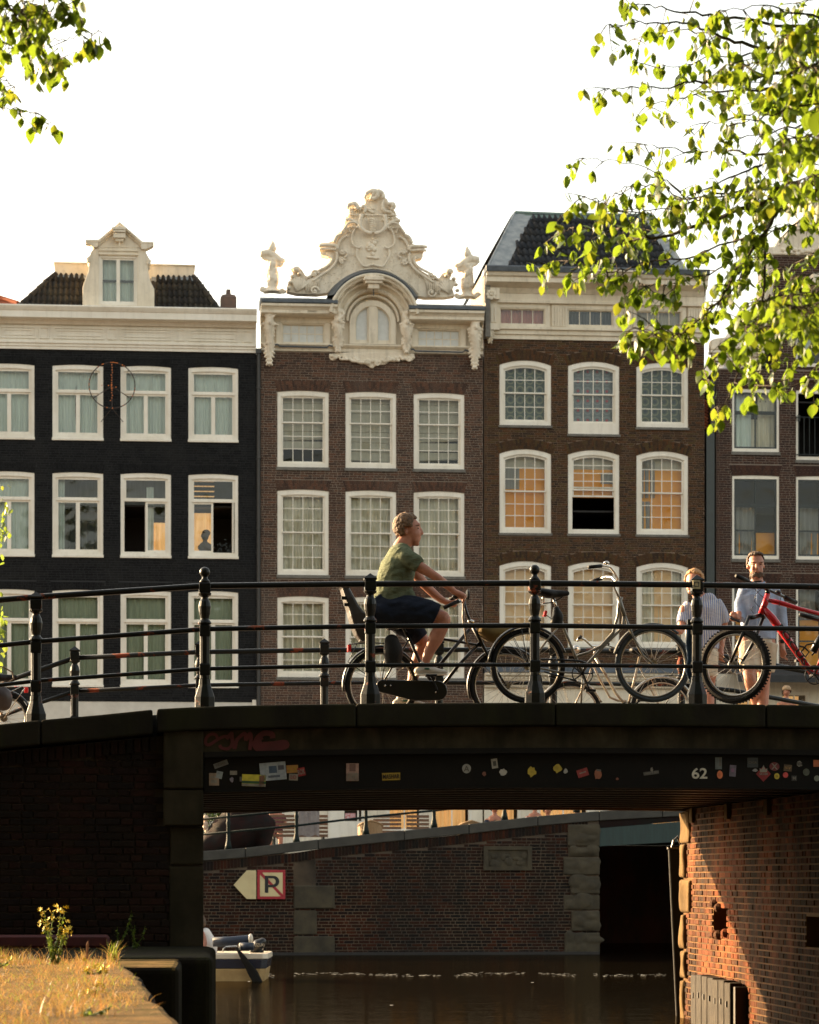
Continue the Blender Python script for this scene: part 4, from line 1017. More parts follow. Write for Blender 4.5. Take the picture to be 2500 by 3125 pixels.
for i in range(3): x = x0+(x1-x0)*(i+.5)/3; b.box(x-.03, x+.03, -.15, -.12, l[1000]+.1, l[922]-.15)
b.box(x0-.04, x1+.04, -.3, 0, l[922]-.05+.06, l[884]-.02)
q = E5(176, 660, -.3); 
for i in range(8): a = i*math.pi/4; b.ball((q[0]+.09*math.cos(a), -.31, q[1]+.09*math.sin(a)), (.05, .03, .05), 7, 5)
b.ball((q[0], -.33, q[1]), .04, 7, 5); b.box(x0-.06, x1+.06, -.22, 0, l[1010]-.02, l[1000]+.05)
q = E5(168, 940, -.15); acanthus(b, q[0], q[1]+.03, .26, .42, -.12, random.Random(3), 7); b.build('corner_bracket', M.cream, hC)
# roof
tiles(hC, RP(1540, 826, .2), RP(2062, 830, .2), RP(1618, 662, 2.4), RP(1972, 666, 2.4), M.tileblack, w=.145, rows=8)
b = MB()
A0, A1, A2, A3 = RP(1481, 828, .1), RP(1542, 828, .16), RP(1622, 658, 2.38), RP(1572, 648, 2.5)
b.add([A0, A1, A2, A3], [(0,1,2,3)]); b.add([RP(2060, 832, .16), RP(2100, 832, .1), RP(1990, 656, 2.5), RP(1966, 660, 2.38)], [(0,1,2,3)])
b.tube([A0, A3], .03, 6); b.tube([RP(2100, 832, .1), RP(1990, 656, 2.5)], .03, 6); b.build('hip_flashing', M.leadpale, hC)
b = MB(); b.tube([RP(1572, 650, 2.5), RP(1700, 655, 2.5), RP(1990, 659, 2.5)], .06, 8); b.add([RP(1600, 655, 2.4), RP(1988, 662, 2.4), RP(1976, 674, 2.3), RP(1616, 668, 2.3)], [(3,2,1,0)]); b.build('ridge_flashing', mat('verdigris_lead', (.14,.20,.17), (.10,.14,.13)), hC)
tiles(hC, (A0[0]+.0, 7.5, A0[2]), (A0[0]+.01, 7.5, A0[2]), (A3[0], 7.4, A3[2]), (A3[0]+.01, 7.4, A3[2]), M.tilebrown, rows=1) if False else None
b = MB(); b.add([A0, A3, (A3[0], 6, A3[2]), (A0[0], 8, A0[2])], [(0,1,2,3)])
n_ = 12
for i in range(n_):
    for j in range(16):
        t0, t1 = i/n_, (i+1)/n_; P0 = Vector(A0).lerp(Vector(A3), t0); P1 = Vector(A0).lerp(Vector(A3), t1); dy0, dy1 = j*.4, (j+.9)*.4
        nrm = Vector((-.03, 0, .012)); b.add([P0+Vector((0, dy0, 0))+nrm*1.6, P1+Vector((0, dy0, 0))+nrm*.6, P1+Vector((0, dy1, 0))+nrm*.6, P0+Vector((0, dy1, 0))+nrm*1.6], [(0,1,2,3)])
b.build('roof_side', M.tilebrown, hC)
b = MB(); b.add([RP(2100, 832, .1), RP(1990, 656, 2.5), (RP(1990, 656, 2.5)[0], 7, RP(1990, 656, 2.5)[2]), (RP(2100, 832, .1)[0], 7, RP(2100, 832, .1)[2])], [(3,2,1,0)]); b.build('roof_side', M.tileblack, hC)
b = MB(); b.box(xa, xa+.12, -.3, 3, zc, l[826]); b.build('parapet_end', M.stone, hC)
# shop cornice at the foot, seen above the bridge
def zC2(v): return zat(v, 1750)
b = MB(); extr(b, xa, xb, [(.3, zC2(2040)), (-.35, zC2(2040)), (-.45, zC2(2056)), (.3, zC2(2056))]); b.build('lead_apron', M.lead, hC)
b = MB(); extr(b, xa, xb, [(.3, zC2(2057)), (-.40, zC2(2057)), (-.40, zC2(2064)), (-.3, zC2(2070)), (-.3, zC2(2080)), (-.16, zC2(2086)), (-.10, zC2(2100)), (.3, zC2(2100))])
x = xa
while x < xb: b.box(x, x+.05, -.36, -.29, zC2(2075), zC2(2070)); x += .1
b.build('shop_cornice', M.cream, hC)
shopfront(hC, 1478, 2149, 2101, [(1500, 1590), (1640, 1800), (1850, 1930), (1985, 2110)])
# ================================================================ HOUSE 4: dark brick with a neck gable
hD = house_root('dark plum brick canal house with a white neck gable, partly behind the leaves', 2182, 2640)
xa, xb = H(2186, 1500)[0], H(2640, 1500)[0]
def zD(v): return zat(v, 2300)
zc = zD(1128); wl = Wall(xa, xb, zD(2055), zD(1126)); wins = []
cD = [(2235, 2378), (2430, 2574)]; rD = [(1187, 1379), (1451, 1706), (1781, 2046)]
for k, (ua, ub) in enumerate(cD):
    x0, x1 = H(ua, 1500)[0], H(ub, 1500)[0]
    for r, (va, vb) in enumerate(rD):
        zt, zb = zD(va), zD(vb)
        if r == 0 and k == 1: zb -= .19
        wins.append((k, r, x0, x1, zb, zt)); wl.hole(x0, x1, zb-.09, zt, .02, .27, .08)
nx0 = H(2361, 900)[0]
up = Wall(nx0, xb, zD(1126)+.001, zD(778)); wx0 = H(2429, 1000)[0]; up.hole(wx0, wx0+1.25, zD(1122), zD(955), 0, .25, .06)
wl.backing(hD, M.mortar4); up.backing(hD, M.mortar4); shell(hD, xa, xb, 2.12, zc, 9, M.brick4); 
b = MB(); b.prism([(xa+.3, zc-.1), (xb-.3, zc-.1), ((xa+xb)/2+.3, zD(800))], .36, 9); b.build('roof', M.tileblack, hD)
brickwall(wl, hD, M.brick4, seed=21, g=.012, jit=.003, keyf=lambda i: i[0]); brickwall(up, hD, M.brick4, seed=22, keep=0, g=.012)
b2 = MB(); b2.box(wx0, wx0+1.25, .28, .3, zD(1122), zD(955)); b2.build('room_wall', M.interior, hD)
wins.append((1, 3, wx0, wx0+1.25, zD(1116), zD(955)))
for k, r, x0, x1, zb, zt in wins:
    if r < 3: flat_arch(hD, x0, x1, zt+.004, .265, .02, .08, M.brick4, n=26, seed=k*3+r+40)
    win = frame_of(hD, x0, x1, zb, zt, 0, .055, .09, M.white, top=.09, inner=False)
    if r < 3: sill(win, x0, x1, zb-.088, zb-.003, M.stone)
    A, C = x0+.056, x1-.056; zbo, zto = zb+.092, zt-.092
    if r == 0 and k == 1:
        b = MB()
        for i in range(9): x = A+(C-A)*i/8; b.tube([(x, -.06, zbo+.02), (x, -.06, zbo+1.0)], .008, 5)
        b.tube([(A-.08, -.06, zbo+1.0), (C, -.06, zbo+1.0)], .014, 6); b.tube([(A-.08, -.06, zbo+.04), (C, -.06, zbo+.04)], .012, 6); b.ring([(A-.05, zbo+.9), (A+.03, zbo+.9), (A+.03, zbo+1.05), (A-.05, zbo+1.05)], [(A-.04, zbo+.91), (A+.02, zbo+.91), (A+.02, zbo+1.04), (A-.04, zbo+1.04)], -.09, -.05)
        b.build('balcony_rail', M.greenblack, win); continue
    n_ = 2 if r in (0, 3) else 3; tr = zbo+(zto-zbo)*(.64 if n_ == 2 else .655)
    sash(win, A, C, tr, zto, .04, 2, 1, .045, .04, M.greenblack, M.glassold, seed=k+r); sash(win, A, C, zbo, tr+.002, .045, 2, n_-1, .045, .04, M.greenblack, M.glassold, seed=k+r+2)
    if r == 0: curtain(win, A, A+.5, zbo, zto, .26, M.curt_w, seed=r); curtain(win, C-.45, C, zbo, zto, .28, M.curt_c, seed=r+3); curtain(win, A+.2, C, zbo, zbo+.8, .34, M.curt_c, 'flat')
    elif r == 1: curtain(win, A, C, zbo, zbo+.62, .3, M.amber, 'flat'); curtain(win, A, A+.62, zbo+.0, tr, .27, M.greyblind, seed=7+k)
    elif r == 2: curtain(win, A, C, zbo, tr-.1, .3, M.amber, 'flat'); curtain(win, A, A+.5, tr-.1, zto, .27, M.greyblind, seed=7+k)
    else: curtain(win, A+.02, A+.4, zbo, zto, .26, M.curt_w, seed=3)
# white gable pieces, zoom 7 scale 3.45
def S7(x, y, d=-.1): return H(2000+x/3.45, 500+y/3.45, d)
g4 = [(1245,960),(1110,960),(1112,1260),(1092,1400),(1068,1540),(1010,1690),(900,1780),(760,1820),(640,1835),(590,1850),(590,1950),(1130,1950),(1245,1900)]
b = MB(); b.prism([S7(x, y, -.08) for x, y in g4], -.08, .3)
b.prism([S7(x, y, -.08) for x, y in [(1110,955),(1085,940),(1095,875),(1260,868),(1290,800),(1360,730),(1440,660),(1475,610),(1560,540),(1548,480),(1605,420),(1605,350),(1660,322),(1760,322),(1900,500),(2100,800),(2150,955)]], -.08, .35)
b.build('neck_gable', M.carved, hD, bevel=.03, bseg=2)
b = MB(); rr = random.Random(8); s7 = HF.sc(2350)*3.45
for x, y, r_, sg in ((1640,600,60,1),(1600,510,38,-1),(1700,420,40,1),(1510,650,30,1),(1680,380,30,-1)): scroll(b, S7(x, y), r_/s7, 1.6, -.12, 14/s7, sg)
b.tube([(x, -.12, z) for x, z in [S7(*p) for p in ((1300,860),(1380,760),(1470,690),(1560,680),(1700,690))]], 12/s7, 7)
for i in range(16): q = S7(1350+i*25, 930+rr.uniform(-40, 15)); b.ball((q[0], -.09, q[1]), (.07, .05, .05), 8, 6)
for x, y, r_, sg in ((900,1900,60,1),(820,1905,45,-1),(1050,1900,50,-1),(720,1890,30,1)): scroll(b, S7(x, y), r_/s7, 1.5, -.12, 14/s7, sg)
b.tube([(x, -.12, z) for x, z in [S7(*p) for p in ((1180,980),(1178,1260),(1160,1420),(1120,1600),(1040,1740),(900,1830),(700,1850))]], 12/s7, 7)
me = fuse(b, .016, 1); put(me, 'relief', M.carved, hD)
b = MB(); x0, x1 = S7(575, 0)[0], S7(1140, 0)[0]
for ya, yb, pr in ((1955, 1985, .22), (1985, 2010, .16), (2010, 2040, .10), (2040, 2065, .16)): b.box(x0+(.22-pr), x1-(.22-pr), -pr, .1, S7(0, yb)[1], S7(0, ya)[1]-.002)
b.build('claw_cornice', M.cream, hD)
b = MB(); F8 = lambda x, y: H(2050+x/2.875, 1050+y/2.875, -.05)
b.prism([F8(*p) for p in ((400,118),(780,118),(760,150),(740,200),(700,222),(640,200),(600,215),(570,225),(530,205),(480,195),(440,160))], -.05, .01)
for x, y, r_, sg in ((540,170,36,1),(600,180,30,-1),(690,180,32,1),(470,150,20,1)): scroll(b, F8(x, y), r_/(HF.sc(2300)*2.875), 1.4, -.08, 9/(HF.sc(2300)*2.875), sg)
b.build('claw_relief', M.carved, hD)
b = MB(); q0 = S7(1590, 1215); q1 = S7(1900, 1330); b.box(q0[0], q1[0], -.9, -.2, q1[1], q0[1]); b.box(q0[0]+.1, q1[0], -.85, -.02, q1[1]-.15, q1[1]-.002); b.build('hoist_beam', M.cream, hD)
b = MB(); zz = zat(2056, 2400); x0, x1 = H(2225, 2070)[0], H(2640, 2070)[0]
b.add([(x0,0,zz+.12),(x1,0,zz+.12),(x1,-1.1,zz-.12),(x0,-1.1,zz-.12),(x0,-1.1,zz-.30),(x1,-1.1,zz-.30)], [(3,2,1,0),(4,5,2,3)]); b.build('awning', mat('dark_canvas_awning', (.035,.035,.035), (.022,.022,.023), rough=.8), hD)
shopfront(hD, 2186, 2640, 2058, [(2240, 2330), (2380, 2470)])
# gap between the houses: pipe, boarded side, tiled roof edge
x0 = H(2168, 1500)[0]; za = zat(1160, 2168)
dp = root('downpipe', 'broad black downpipe in the gap right of the brown brick house', 'drainpipe', HF, (x0, -.05, zat(2060, 2168)))
b = MB(); b.box(x0-.11, x0+.10, -.06, .06, 2.2, zat(1320, 2168)); b.build('pipe', M.greenblack, dp)
b = MB(); b.box(x0-.0, x0+.10, -.10, .06, zat(1320, 2168)+.002, za); b.build('hopper', M.pipe, dp)
b = MB(); b.box(H(2151, 1500)[0], H(2185, 1500)[0], .3, .6, 2.1, zat(1210, 2168)); b.build('back_wall', M.brick4, dp)
b = MB(); b.add([(H(2147,1060)[0], .2, zat(1205, 2150)), (H(2147,1060)[0]+.12, 2.5, zat(1205, 2150)), (H(2147,1060)[0]+.12, 2.5, zat(1066, 2150)), (H(2147,1060)[0], .2, zat(1080, 2150))], [(3,2,1,0)]); b.build('white_boarding', M.white, dp)
b = MB(); 
for i in range(9): z = zat(1300, 2150)+i*.085; b.tube([(H(2151,1200)[0], .12, z), (H(2164,1200)[0], .16, z-.05)], .035, 6)
b.build('tile_edge', M.tilered, dp)
# ================================================================ FAR CANAL WALL and its humpbacked bridge
def C(u, v, d=0.): return CF.xz(u, v, d)
M.brickw = brickmat('weathered_canal_brick', [(.050,.016,.009),(.038,.013,.008),(.062,.020,.010),(.016,.011,.010),(.034,.015,.008),(.012,.010,.010)], stain=(.02,.018,.015), st=.6, grime=(.012,.012,.010), gl=.75)
M.mortarw = mat('dirty_mortar', (.105,.070,.038), (.026,.019,.012), scale=1.4)
M.granite = mat('grey_coping_stone', (.058,.054,.044), (.038,.036,.030), scale=4, bump=.3, rough=.85)
M.sand = mat('worn_sandstone', (.060,.048,.027), (.028,.023,.014), scale=3.5, bump=.5, bscale=12, rough=.9)
ox = C(1828, 2600)[0]
fw = root('canal_wall', 'old brick canal wall across the water, carrying the no-mooring sign', 'wall', CF, (-2, 0, 0))
ctop = [(560, 2604), (621, 2600), (897, 2574), (962, 2563), (1180, 2540), (1400, 2519), (1582, 2497), (1767, 2479), (2073, 2462), (2400, 2446)]
CTW = [C(u, v) for u, v in ctop]
def ctz(x):
    for i in range(len(CTW)-1):
        if x <= CTW[i+1][0] or i == len(CTW)-2:
            t_ = (x-CTW[i][0])/(CTW[i+1][0]-CTW[i][0]); return CTW[i][1]+(CTW[i+1][1]-CTW[i][1])*t_
x0w = -14.0; X1w = ox
class WallTop(Wall): pass
b = MB(); N = 40
b.prism([(x0w, -1.5), (X1w, -1.5)]+[(X1w+(x0w-X1w)*i/N, ctz(X1w+(x0w-X1w)*i/N)-.2) for i in range(N+1)], 0, .5); b.build('wall_core', M.mortarw, fw)
wl = Wall(x0w, X1w, -.1, 3.0)
blocks = []
def Bk(x, y): return C(600+x/2.156, 2440+y/2.156)
def Bk8(x, y): return C(1350+x/2.156, 2430+y/2.156)
def blk(fn, a, c_, e, f_): p, q = fn(a, f_), fn(c_, e); return (p[0], q[0], p[1], q[1])
stones = [blk(Bk,640,908,565,720), blk(Bk,640,790,728,892), blk(Bk,640,908,898,1020), blk(Bk,640,640+1,1,2)]
stones = stones[:3]
niche = blk(Bk,640,783,395,560); plaque = blk(Bk8,272,588,328,488)
q8 = [blk(Bk8,825,1035,185,330), blk(Bk8,830,1030,334,398), blk(Bk8,798,1035,402,520), blk(Bk8,845,1035,526,645), blk(Bk8,800,1035,650,750), blk(Bk8,850,1035,755,890), blk(Bk8,805,1035,896,1035)]
for s_ in stones+[niche, plaque]+q8: wl.hole(s_[0], s_[1], s_[2], s_[3]) if False else wl.h.append((s_[0], s_[1], s_[2], s_[3], 0, 0, 0))
brickwall(wl, fw, M.brickw, L=.215, H=.067, g=.013, proud=.007, seed=31, jit=.003, rough=.006, extra=lambda x, z: z < ctz(x)-.2-.19-.035 and x > C(600, 2700)[0]-.2,
    keyf=lambda i: 0 if (-1.5 < i[0] < 1.2 and i[2] > .9) else 1)
b = MB(); x = C(610, 2600)[0]; rr = random.Random(6)
while x < X1w-.3:
    z = ctz(x+.03)-.2; b.box(x+.006, x+.062, -.016-rr.random()*.005, .0, z-.185-rr.random()*.01, z-.012); x += .07
o = b.build('soldier_course', M.brickw, fw); 
x = x0w; k = 0; 
while x < 16:
    xe = x+rr.uniform(1.3, 2.6); 
    for lim in (X1w,):
        if x < lim < xe: xe = lim
    b = MB(); b.prism([(x+.006, ctz(x)-.2), (xe-.006, ctz(xe)-.2), (xe-.006, ctz(xe)), (x+.006, ctz(x))], -.05-rr.random()*.01, .45); b.build('coping_stone', M.granite, fw, bevel=.012); x = xe
for s_ in stones+q8:
    b = MB(); b.box(s_[0], s_[1], -.03-rr.random()*.03, .05, s_[2]+.005, s_[3]-.005)
    if s_ in q8:
        for i in range(5): b.ball((rr.uniform(s_[0]+.1, s_[1]-.1), -.03, rr.uniform(s_[2]+.1, s_[3]-.05)), (rr.uniform(.1, .25), .05, rr.uniform(.06, .14)), 8, 6)
        me = fuse(b, .02, 2, lambda v: v+Vector((0, -.02*noise.noise(v*5), 0))); put(me, 'quoin_stone', M.sand, fw)
    else: b.build('quoin_stone', M.sand, fw, bevel=.02)
b = MB(); b.box(niche[0], niche[1], .0, .05, niche[2], niche[3]); b.build('niche', M.interior, fw)
b = MB(); p = plaque; b.box(p[0], p[1], -.03, .02, p[2], p[3]); b.ring([(p[0], p[2]), (p[1], p[2]), (p[1], p[3]), (p[0], p[3])], [(p[0]+.09, p[2]+.08), (p[1]-.09, p[2]+.08), (p[1]-.09, p[3]-.08), (p[0]+.09, p[3]-.08)], -.07, -.031)
for i in range(14): b.ball((rr.uniform(p[0]+.15, p[1]-.15), -.03, rr.uniform(p[2]+.12, p[3]-.2)), (rr.uniform(.05, .1), .025, rr.uniform(.04, .1)), 8, 6)
b.build('plaque', M.sand, fw)
b = MB(); b.box(x0w, X1w, -.10, .02, -.6, .06); b.build('wall_foot', M.interior, fw)
# the girder bridge at the right of the wall
gbz = lambda u, v: C(u, v)
b2 = root('girder_bridge', 'dark green girder bridge across the side canal beyond the brick wall', 'bridge', CF, (9, 0, 0))
b = MB(); b.prism([C(1828, 2583), C(2072, 2569), C(2400, 2560), C(2400, 2500), C(2072, 2508), C(1828, 2528)], -.02, .3); b.build('girder', mat('green_girder_paint', (.02,.045,.04), (.015,.03,.028), rough=.6, scale=4, stretch=(6,6,.5)), b2)
b = MB(); b.prism([C(1828, 2527), C(2072, 2507), C(2400, 2499), C(2400, 2470), C(2073, 2484), C(1828, 2503)], -.01, .3); b.build('brick_band', M.brickw, b2)
b = MB(); b.box(ox, 16, .42, 9.9, 2.4, 2.75); b.build('deck', M.interior, b2); b = MB(); b.box(ox-.4, 16, 10, 10.3, -1, 2.4); b.box(ox-.02, ox, .5, 10, -1, 2.7); b.build('tunnel_wall', M.brickw, b2)
# ================================================================ NEAR BRIDGE
def Bp(u, v, d=0.): return BF.xz(u, v, d)
CT = [Bp(u, v, -.12) for u, v in ((470, 2164), (625, 2156), (900, 2150), (1130, 2147), (1630, 2144), (2127, 2147), (2547, 2153), (2900, 2162), (3600, 2190))]
WT = [Bp(u, v, -.12) for u, v in ((-900, 2262), (-300, 2235), (0, 2213), (126, 2197), (300, 2182), (466, 2165))]
def interp(T, x):
    for i in range(len(T)-1):
        if x <= T[i+1][0] or i == len(T)-2:
            t_ = (x-T[i][0])/(T[i+1][0]-T[i][0]); return T[i][1]+(T[i+1][1]-T[i][1])*t_
def ct(x): return interp(CT, x)
def wt(x): return interp(WT, x)
XL = Bp(478, 2160, -.12)[0]; XP0 = Bp(497, 2300)[0]; XP1 = Bp(620, 2300)[0]; XR = Bp(2547, 2400)[0]; BW = 7.07
def grime(name, a, b_, moss=(.03,.032,.012), ms=.5, rough=.9, sc=2.2, bump=.5):
    t = NT(name); c = t.ramp(t.noise(sc, 5), [(.35, a), (.7, b_)])
    c = t.mix(t.ramp(t.noise(1.1, 4, stretch=(2.5, 2.5, .6)), [(.45, (0,0,0)), (.62, (ms,ms,ms))]), c, moss)
    t.bsdf(c, rough, 0, t.noise(22, 5), bump, .012, .05); return t.m
M.cap = grime('dark_cap_stone', (.022,.020,.014), (.013,.012,.009), ms=.4)
M.concrete = grime('stained_concrete', (.060,.050,.030), (.024,.020,.013), moss=(.012,.011,.008), ms=.7, sc=3)
M.steel = mat('black_steel_plate', (.007,.0065,.005), (.010,.008,.006), spec=.15, rough=.7, scale=5, bump=.15)
M.pier = grime('pier_sandstone', (.040,.034,.021), (.020,.017,.011), moss=(.012,.012,.007), ms=.6, sc=2.6)
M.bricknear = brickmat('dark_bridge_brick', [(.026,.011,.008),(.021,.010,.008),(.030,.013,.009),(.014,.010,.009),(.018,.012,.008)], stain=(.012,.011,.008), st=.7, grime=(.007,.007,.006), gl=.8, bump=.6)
M.mortarn = mat('dark_lime_joint', (.045,.035,.022), (.012,.010,.007), scale=1.1)
br = root('road_bridge', 'dark girder bridge in the foreground with stained stone edge, stickers and the number 62', 'bridge', BF, (0, 0, 0))
def follow(name, xs, zf, z0, z1, y0, y1, m, parent=br, **kw):
    b = MB()
    for i in range(len(xs)-1):
        a, c = xs[i], xs[i+1]; za, zc_ = zf(a), zf(c)
        vs = [(a,y0,za+z0),(c,y0,zc_+z0),(c,y1,zc_+z0),(a,y1,za+z0),(a,y0,za+z1),(c,y0,zc_+z1),(c,y1,zc_+z1),(a,y1,za+z1)]
        fs = [(0,1,5,4),(4,5,6,7),(3,2,1,0),(2,3,7,6)]
        if i == 0: fs.append((3,0,4,7))
        if i == len(xs)-2: fs.append((1,2,6,5))
        b.add(vs, fs)
    # weld
    me = b.mesh(name, m); bm = bmesh.new(); bm.from_mesh(me); bmesh.ops.remove_doubles(bm, verts=bm.verts, dist=.0005); bm.to_mesh(me); bm.free()
    o = link(name, me, parent)
    if kw.get('bevel'):
        q = o.modifiers.new('bevel', 'BEVEL'); q.width = kw['bevel']; q.segments = 2; q.limit_method = 'ANGLE'; q.angle_limit = math.radians(40)
    return o
def lin(a, b, n): return [a+(b-a)*i/n for i in range(n+1)]
XE = 9.0
seams = [XL, Bp(1085, 2150)[0], Bp(1690, 2150)[0], Bp(2330, 2150)[0], XE]
for i in range(len(seams)-1): follow('cap_stone', lin(seams[i]+.004, seams[i+1]-.004, 6), ct, -.205, 0, -.12, .55, M.cap, bevel=.018)
follow('concrete_band', lin(XP0, XE, 20), ct, -.395, -.207, -.03, .5, M.concrete)
follow('ledge', lin(XP1+.01, XE, 20), ct, -.445, -.397, -.075, .3, M.steel)
follow('girder', lin(XP1+.01, XE, 20), ct, -.735, -.447, -.02, .02, M.steel)
follow('girder_flange', lin(XP1+.01, XE, 20), ct, -.752, -.737, -.07, .12, M.steel)
M.flange = mat('rusty_flange', (.030,.019,.009), (.012,.009,.006), rough=.42, scale=4, spec=.5)
nb = 9
for i in range(nb):
    d = .62+i*.76
    follow('underside_beam', lin(XP1+.01, XR+.3, 8), ct, -.752, -.735, d-.09, d+.09, M.flange)
    follow('underside_beam_web', lin(XP1+.01, XR+.3, 8), ct, -.733, -.50, d-.012, d+.012, M.steel)
follow('underside_slab', lin(XP1+.01, XR+.3, 8), ct, -.50, -.33, .56, BW-.1, M.steel)
follow('far_girder', lin(XP1+.01, XE, 12), ct, -.745, -.25, BW-.08, BW-.02, M.steel)
follow('far_edge_beam', lin(XP1+.01, XE, 12), ct, -.775, -.747, BW-.16, BW+.03, mat('worn_brown_beam', (.12,.08,.04), (.07,.045,.025), scale=3))
follow('road_deck', lin(XL-.2, XE, 14), ct, -.32, -.10, .96, 6.55, M.cobble)
follow('kerb', lin(XL-.2, XE, 14), ct, -.32, -.012, .56, .955, M.granite)
follow('far_cap_stone', lin(XL-.2, XE, 14), ct, -.25, -.0, 6.56, 7.2, M.granite)
# left abutment with pier blocks and the wing wall
wg = root('bridge_abutment', 'dark brick abutment and wing wall left of the bridge opening, with stone pier blocks', 'wall', BF, (-3, 0, 0))
zt = ct(XP1)-.21
def pierblock(u0, u1, v0, v1, out, nm='pier_stone'):
    a, c = Bp(u0, v1), Bp(u1, v0); b = MB(); b.box(a[0], c[0], -out, .5, a[1], min(c[1], zt)); return b.build(nm, M.pier, wg, bevel=.015, bseg=2)
pierblock(499, 620, 2232, 2408, .085); pierblock(499, 621, 2411, 2521, .075)
pierblock(520, 621, 2524, 2640, .02); pierblock(515, 621, 2644, 2900, .01)
X0 = -9.; b = MB(); xw = Bp(478, 2300)[0]
xs = lin(X0, XP1-.004, 14)
b.prism([(X0, -1), (XP1-.004, -1), (XP1-.004, zt-.02)]+[(x, (wt(x) if x < XL else ct(x))-.23) for x in xs[::-1][1:]], .02, BW); b.build('wall_core', M.mortarn, wg)
wl = Wall(X0+5.2, Bp(518, 2300)[0], .98, 3.1)
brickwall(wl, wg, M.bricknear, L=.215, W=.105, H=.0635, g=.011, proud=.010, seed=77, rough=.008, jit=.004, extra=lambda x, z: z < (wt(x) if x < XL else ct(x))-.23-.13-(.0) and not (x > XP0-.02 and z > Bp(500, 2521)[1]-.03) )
b = MB(); rr = random.Random(3); x = X0+4.6
while x < XP0-.07:
    z = wt(x+.03)-.23; b.box(x+.005, x+.062, -.022-rr.random()*.008, .03, z-.125, z-.012); x += .068
b.build('soldier_course', M.bricknear, wg)
for a, c in ((-9, -5.5), (-5.5, Bp(126, 2200)[0]), (Bp(126, 2200)[0], XL-.03)):
    follow('coping_stone', lin(a+.004, c-.004, 4), wt, -.215, 0, -.12, .55, M.cap, parent=wg, bevel=.02)
follow('ramp_road', lin(X0, XL-.2, 6), wt, -.32, -.06, .56, 6.9, M.cobble, parent=wg)
# stickers, number and graffiti on the girder and band
def text_mesh(s, h, m, bold=0., italic=0.):
    cu = bpy.data.curves.new('t', 'FONT'); cu.body = s; cu.size = 1; cu.align_x = 'CENTER'; cu.align_y = 'CENTER'; cu.offset = bold; cu.shear = italic; cu.extrude = .01
    o = bpy.data.objects.new('t', cu); COL.objects.link(o); me = bpy.data.meshes.new_from_object(o.evaluated_get(bpy.context.evaluated_depsgraph_get()))
    bpy.data.objects.remove(o); bpy.data.curves.remove(cu)
    ys = [v.co.y for v in me.vertices]; xs_ = [v.co.x for v in me.vertices]; k = h/(max(ys)-min(ys)); cx, cy = (max(xs_)+min(xs_))/2, (max(ys)+min(ys))/2
    for v in me.vertices: v.co = Vector(((v.co.x-cx)*k, -v.co.z*.15, (v.co.y-cy)*k))
    me.materials.clear(); me.materials.append(m); return me
def flatmat(name, c, c2=None, rough=.6, scale=20): return mat(name, c, c2 or tuple(x*.6 for x in c), rough=rough, scale=scale, lo=.45, hi=.75)
PM = {}
def pm(c):
    k = tuple(round(x, 3) for x in c)
    if k not in PM: PM[k] = flatmat('print_%d' % len(PM), c)
    return PM[k]
Wt, Yl, Rd, Or, Bk_, Gr, Bl, Gn = (.26,.235,.185), (.38,.25,.025), (.28,.022,.022), (.42,.11,.035), (.008,.008,.008), (.12,.11,.09), (.06,.10,.15), (.03,.09,.035)
def sticker(u0, u1, v0, v1, col, label, tilt=0, shape='rect', text=None, tc=Bk_, th=.5, extra=None, parent=None, d=-.024):
    a, c = Bp(u0, v1, d), Bp(u1, v0, d); w_, h_ = (c[0]-a[0])/2, (c[1]-a[1])/2; b = MB()
    if shape == 'rect': P = [(-w_,-h_),(w_,-h_),(w_,h_),(-w_,h_)]
    elif shape == 'disc': P = [(w_*math.cos(i*math.pi/9), h_*math.sin(i*math.pi/9)) for i in range(18)]
    elif shape == 'diamond': P = [(0,-h_),(w_,0),(0,h_),(-w_,0)]
    else:
        r2 = random.Random(int(u0)); P = [(w_*math.cos(i*.4488)*(.65+.4*r2.random()), h_*math.sin(i*.4488)*(.65+.4*r2.random())) for i in range(14)]
    b.prism(P, -.002, 0.)
    me = b.mesh('sticker', pm(col)); o = link('sticker', me, parent or br, ((a[0]+c[0])/2, d, (a[1]+c[1])/2), rot=(0, math.radians(tilt), 0)); o['label'] = label
    if extra:
        for (x0, x1, z0, z1, cc) in extra:
            q = MB(); q.box(x0*w_, x1*w_, -.0032, -.0021, z0*h_, z1*h_); q.build('print', pm(cc), o)
    if text:
        me = text_mesh(text, 2*h_*th, pm(tc), .01); xx = max(v.co.x for v in me.vertices); k = min(1, w_*.92/xx)
        for v in me.vertices: v.co.x *= k
        link('lettering', me, o, (0, -.0045, 0 if not extra else -h_*.35))
    return o
Z5 = lambda x, y: (580+x/2.575, 2180+y/2.575)
def S5(x0, x1, y0, y1, *a, **k): (ua, va), (ub, vb) = Z5(x0, y0), Z5(x1, y1); return sticker(ua, ub, va, vb, *a, **k)
S5(150, 228, 462, 560, (.30,.22,.15), 'peeling brown paper sticker', 0, 'rect', extra=[(-.6,.6,-.6,-.1,Wt), (-.7,.2,.2,.5,Wt)])
S5(205, 255, 448, 505, (.30,.34,.33), 'torn grey green sticker', 12)
S5(185, 300, 372, 412, (.16,.16,.15), 'worn grey lettered sticker', -20, text='ROMA', tc=Gr)
S5(314, 370, 444, 476, Wt, 'small white paper sticker'); S5(310, 345, 490, 538, (.25,.22,.25), 'torn pink and blue sticker scrap', 0, 'torn')
S5(408, 596, 474, 566, (.60,.52,.05), 'yellow and green landscape sticker', 2, extra=[(-1,1,-.55,-.1,Gn), (-1,1,-.99,-.6,Wt), (.45,.85,-.9,.8,(.2,.1,.06))])
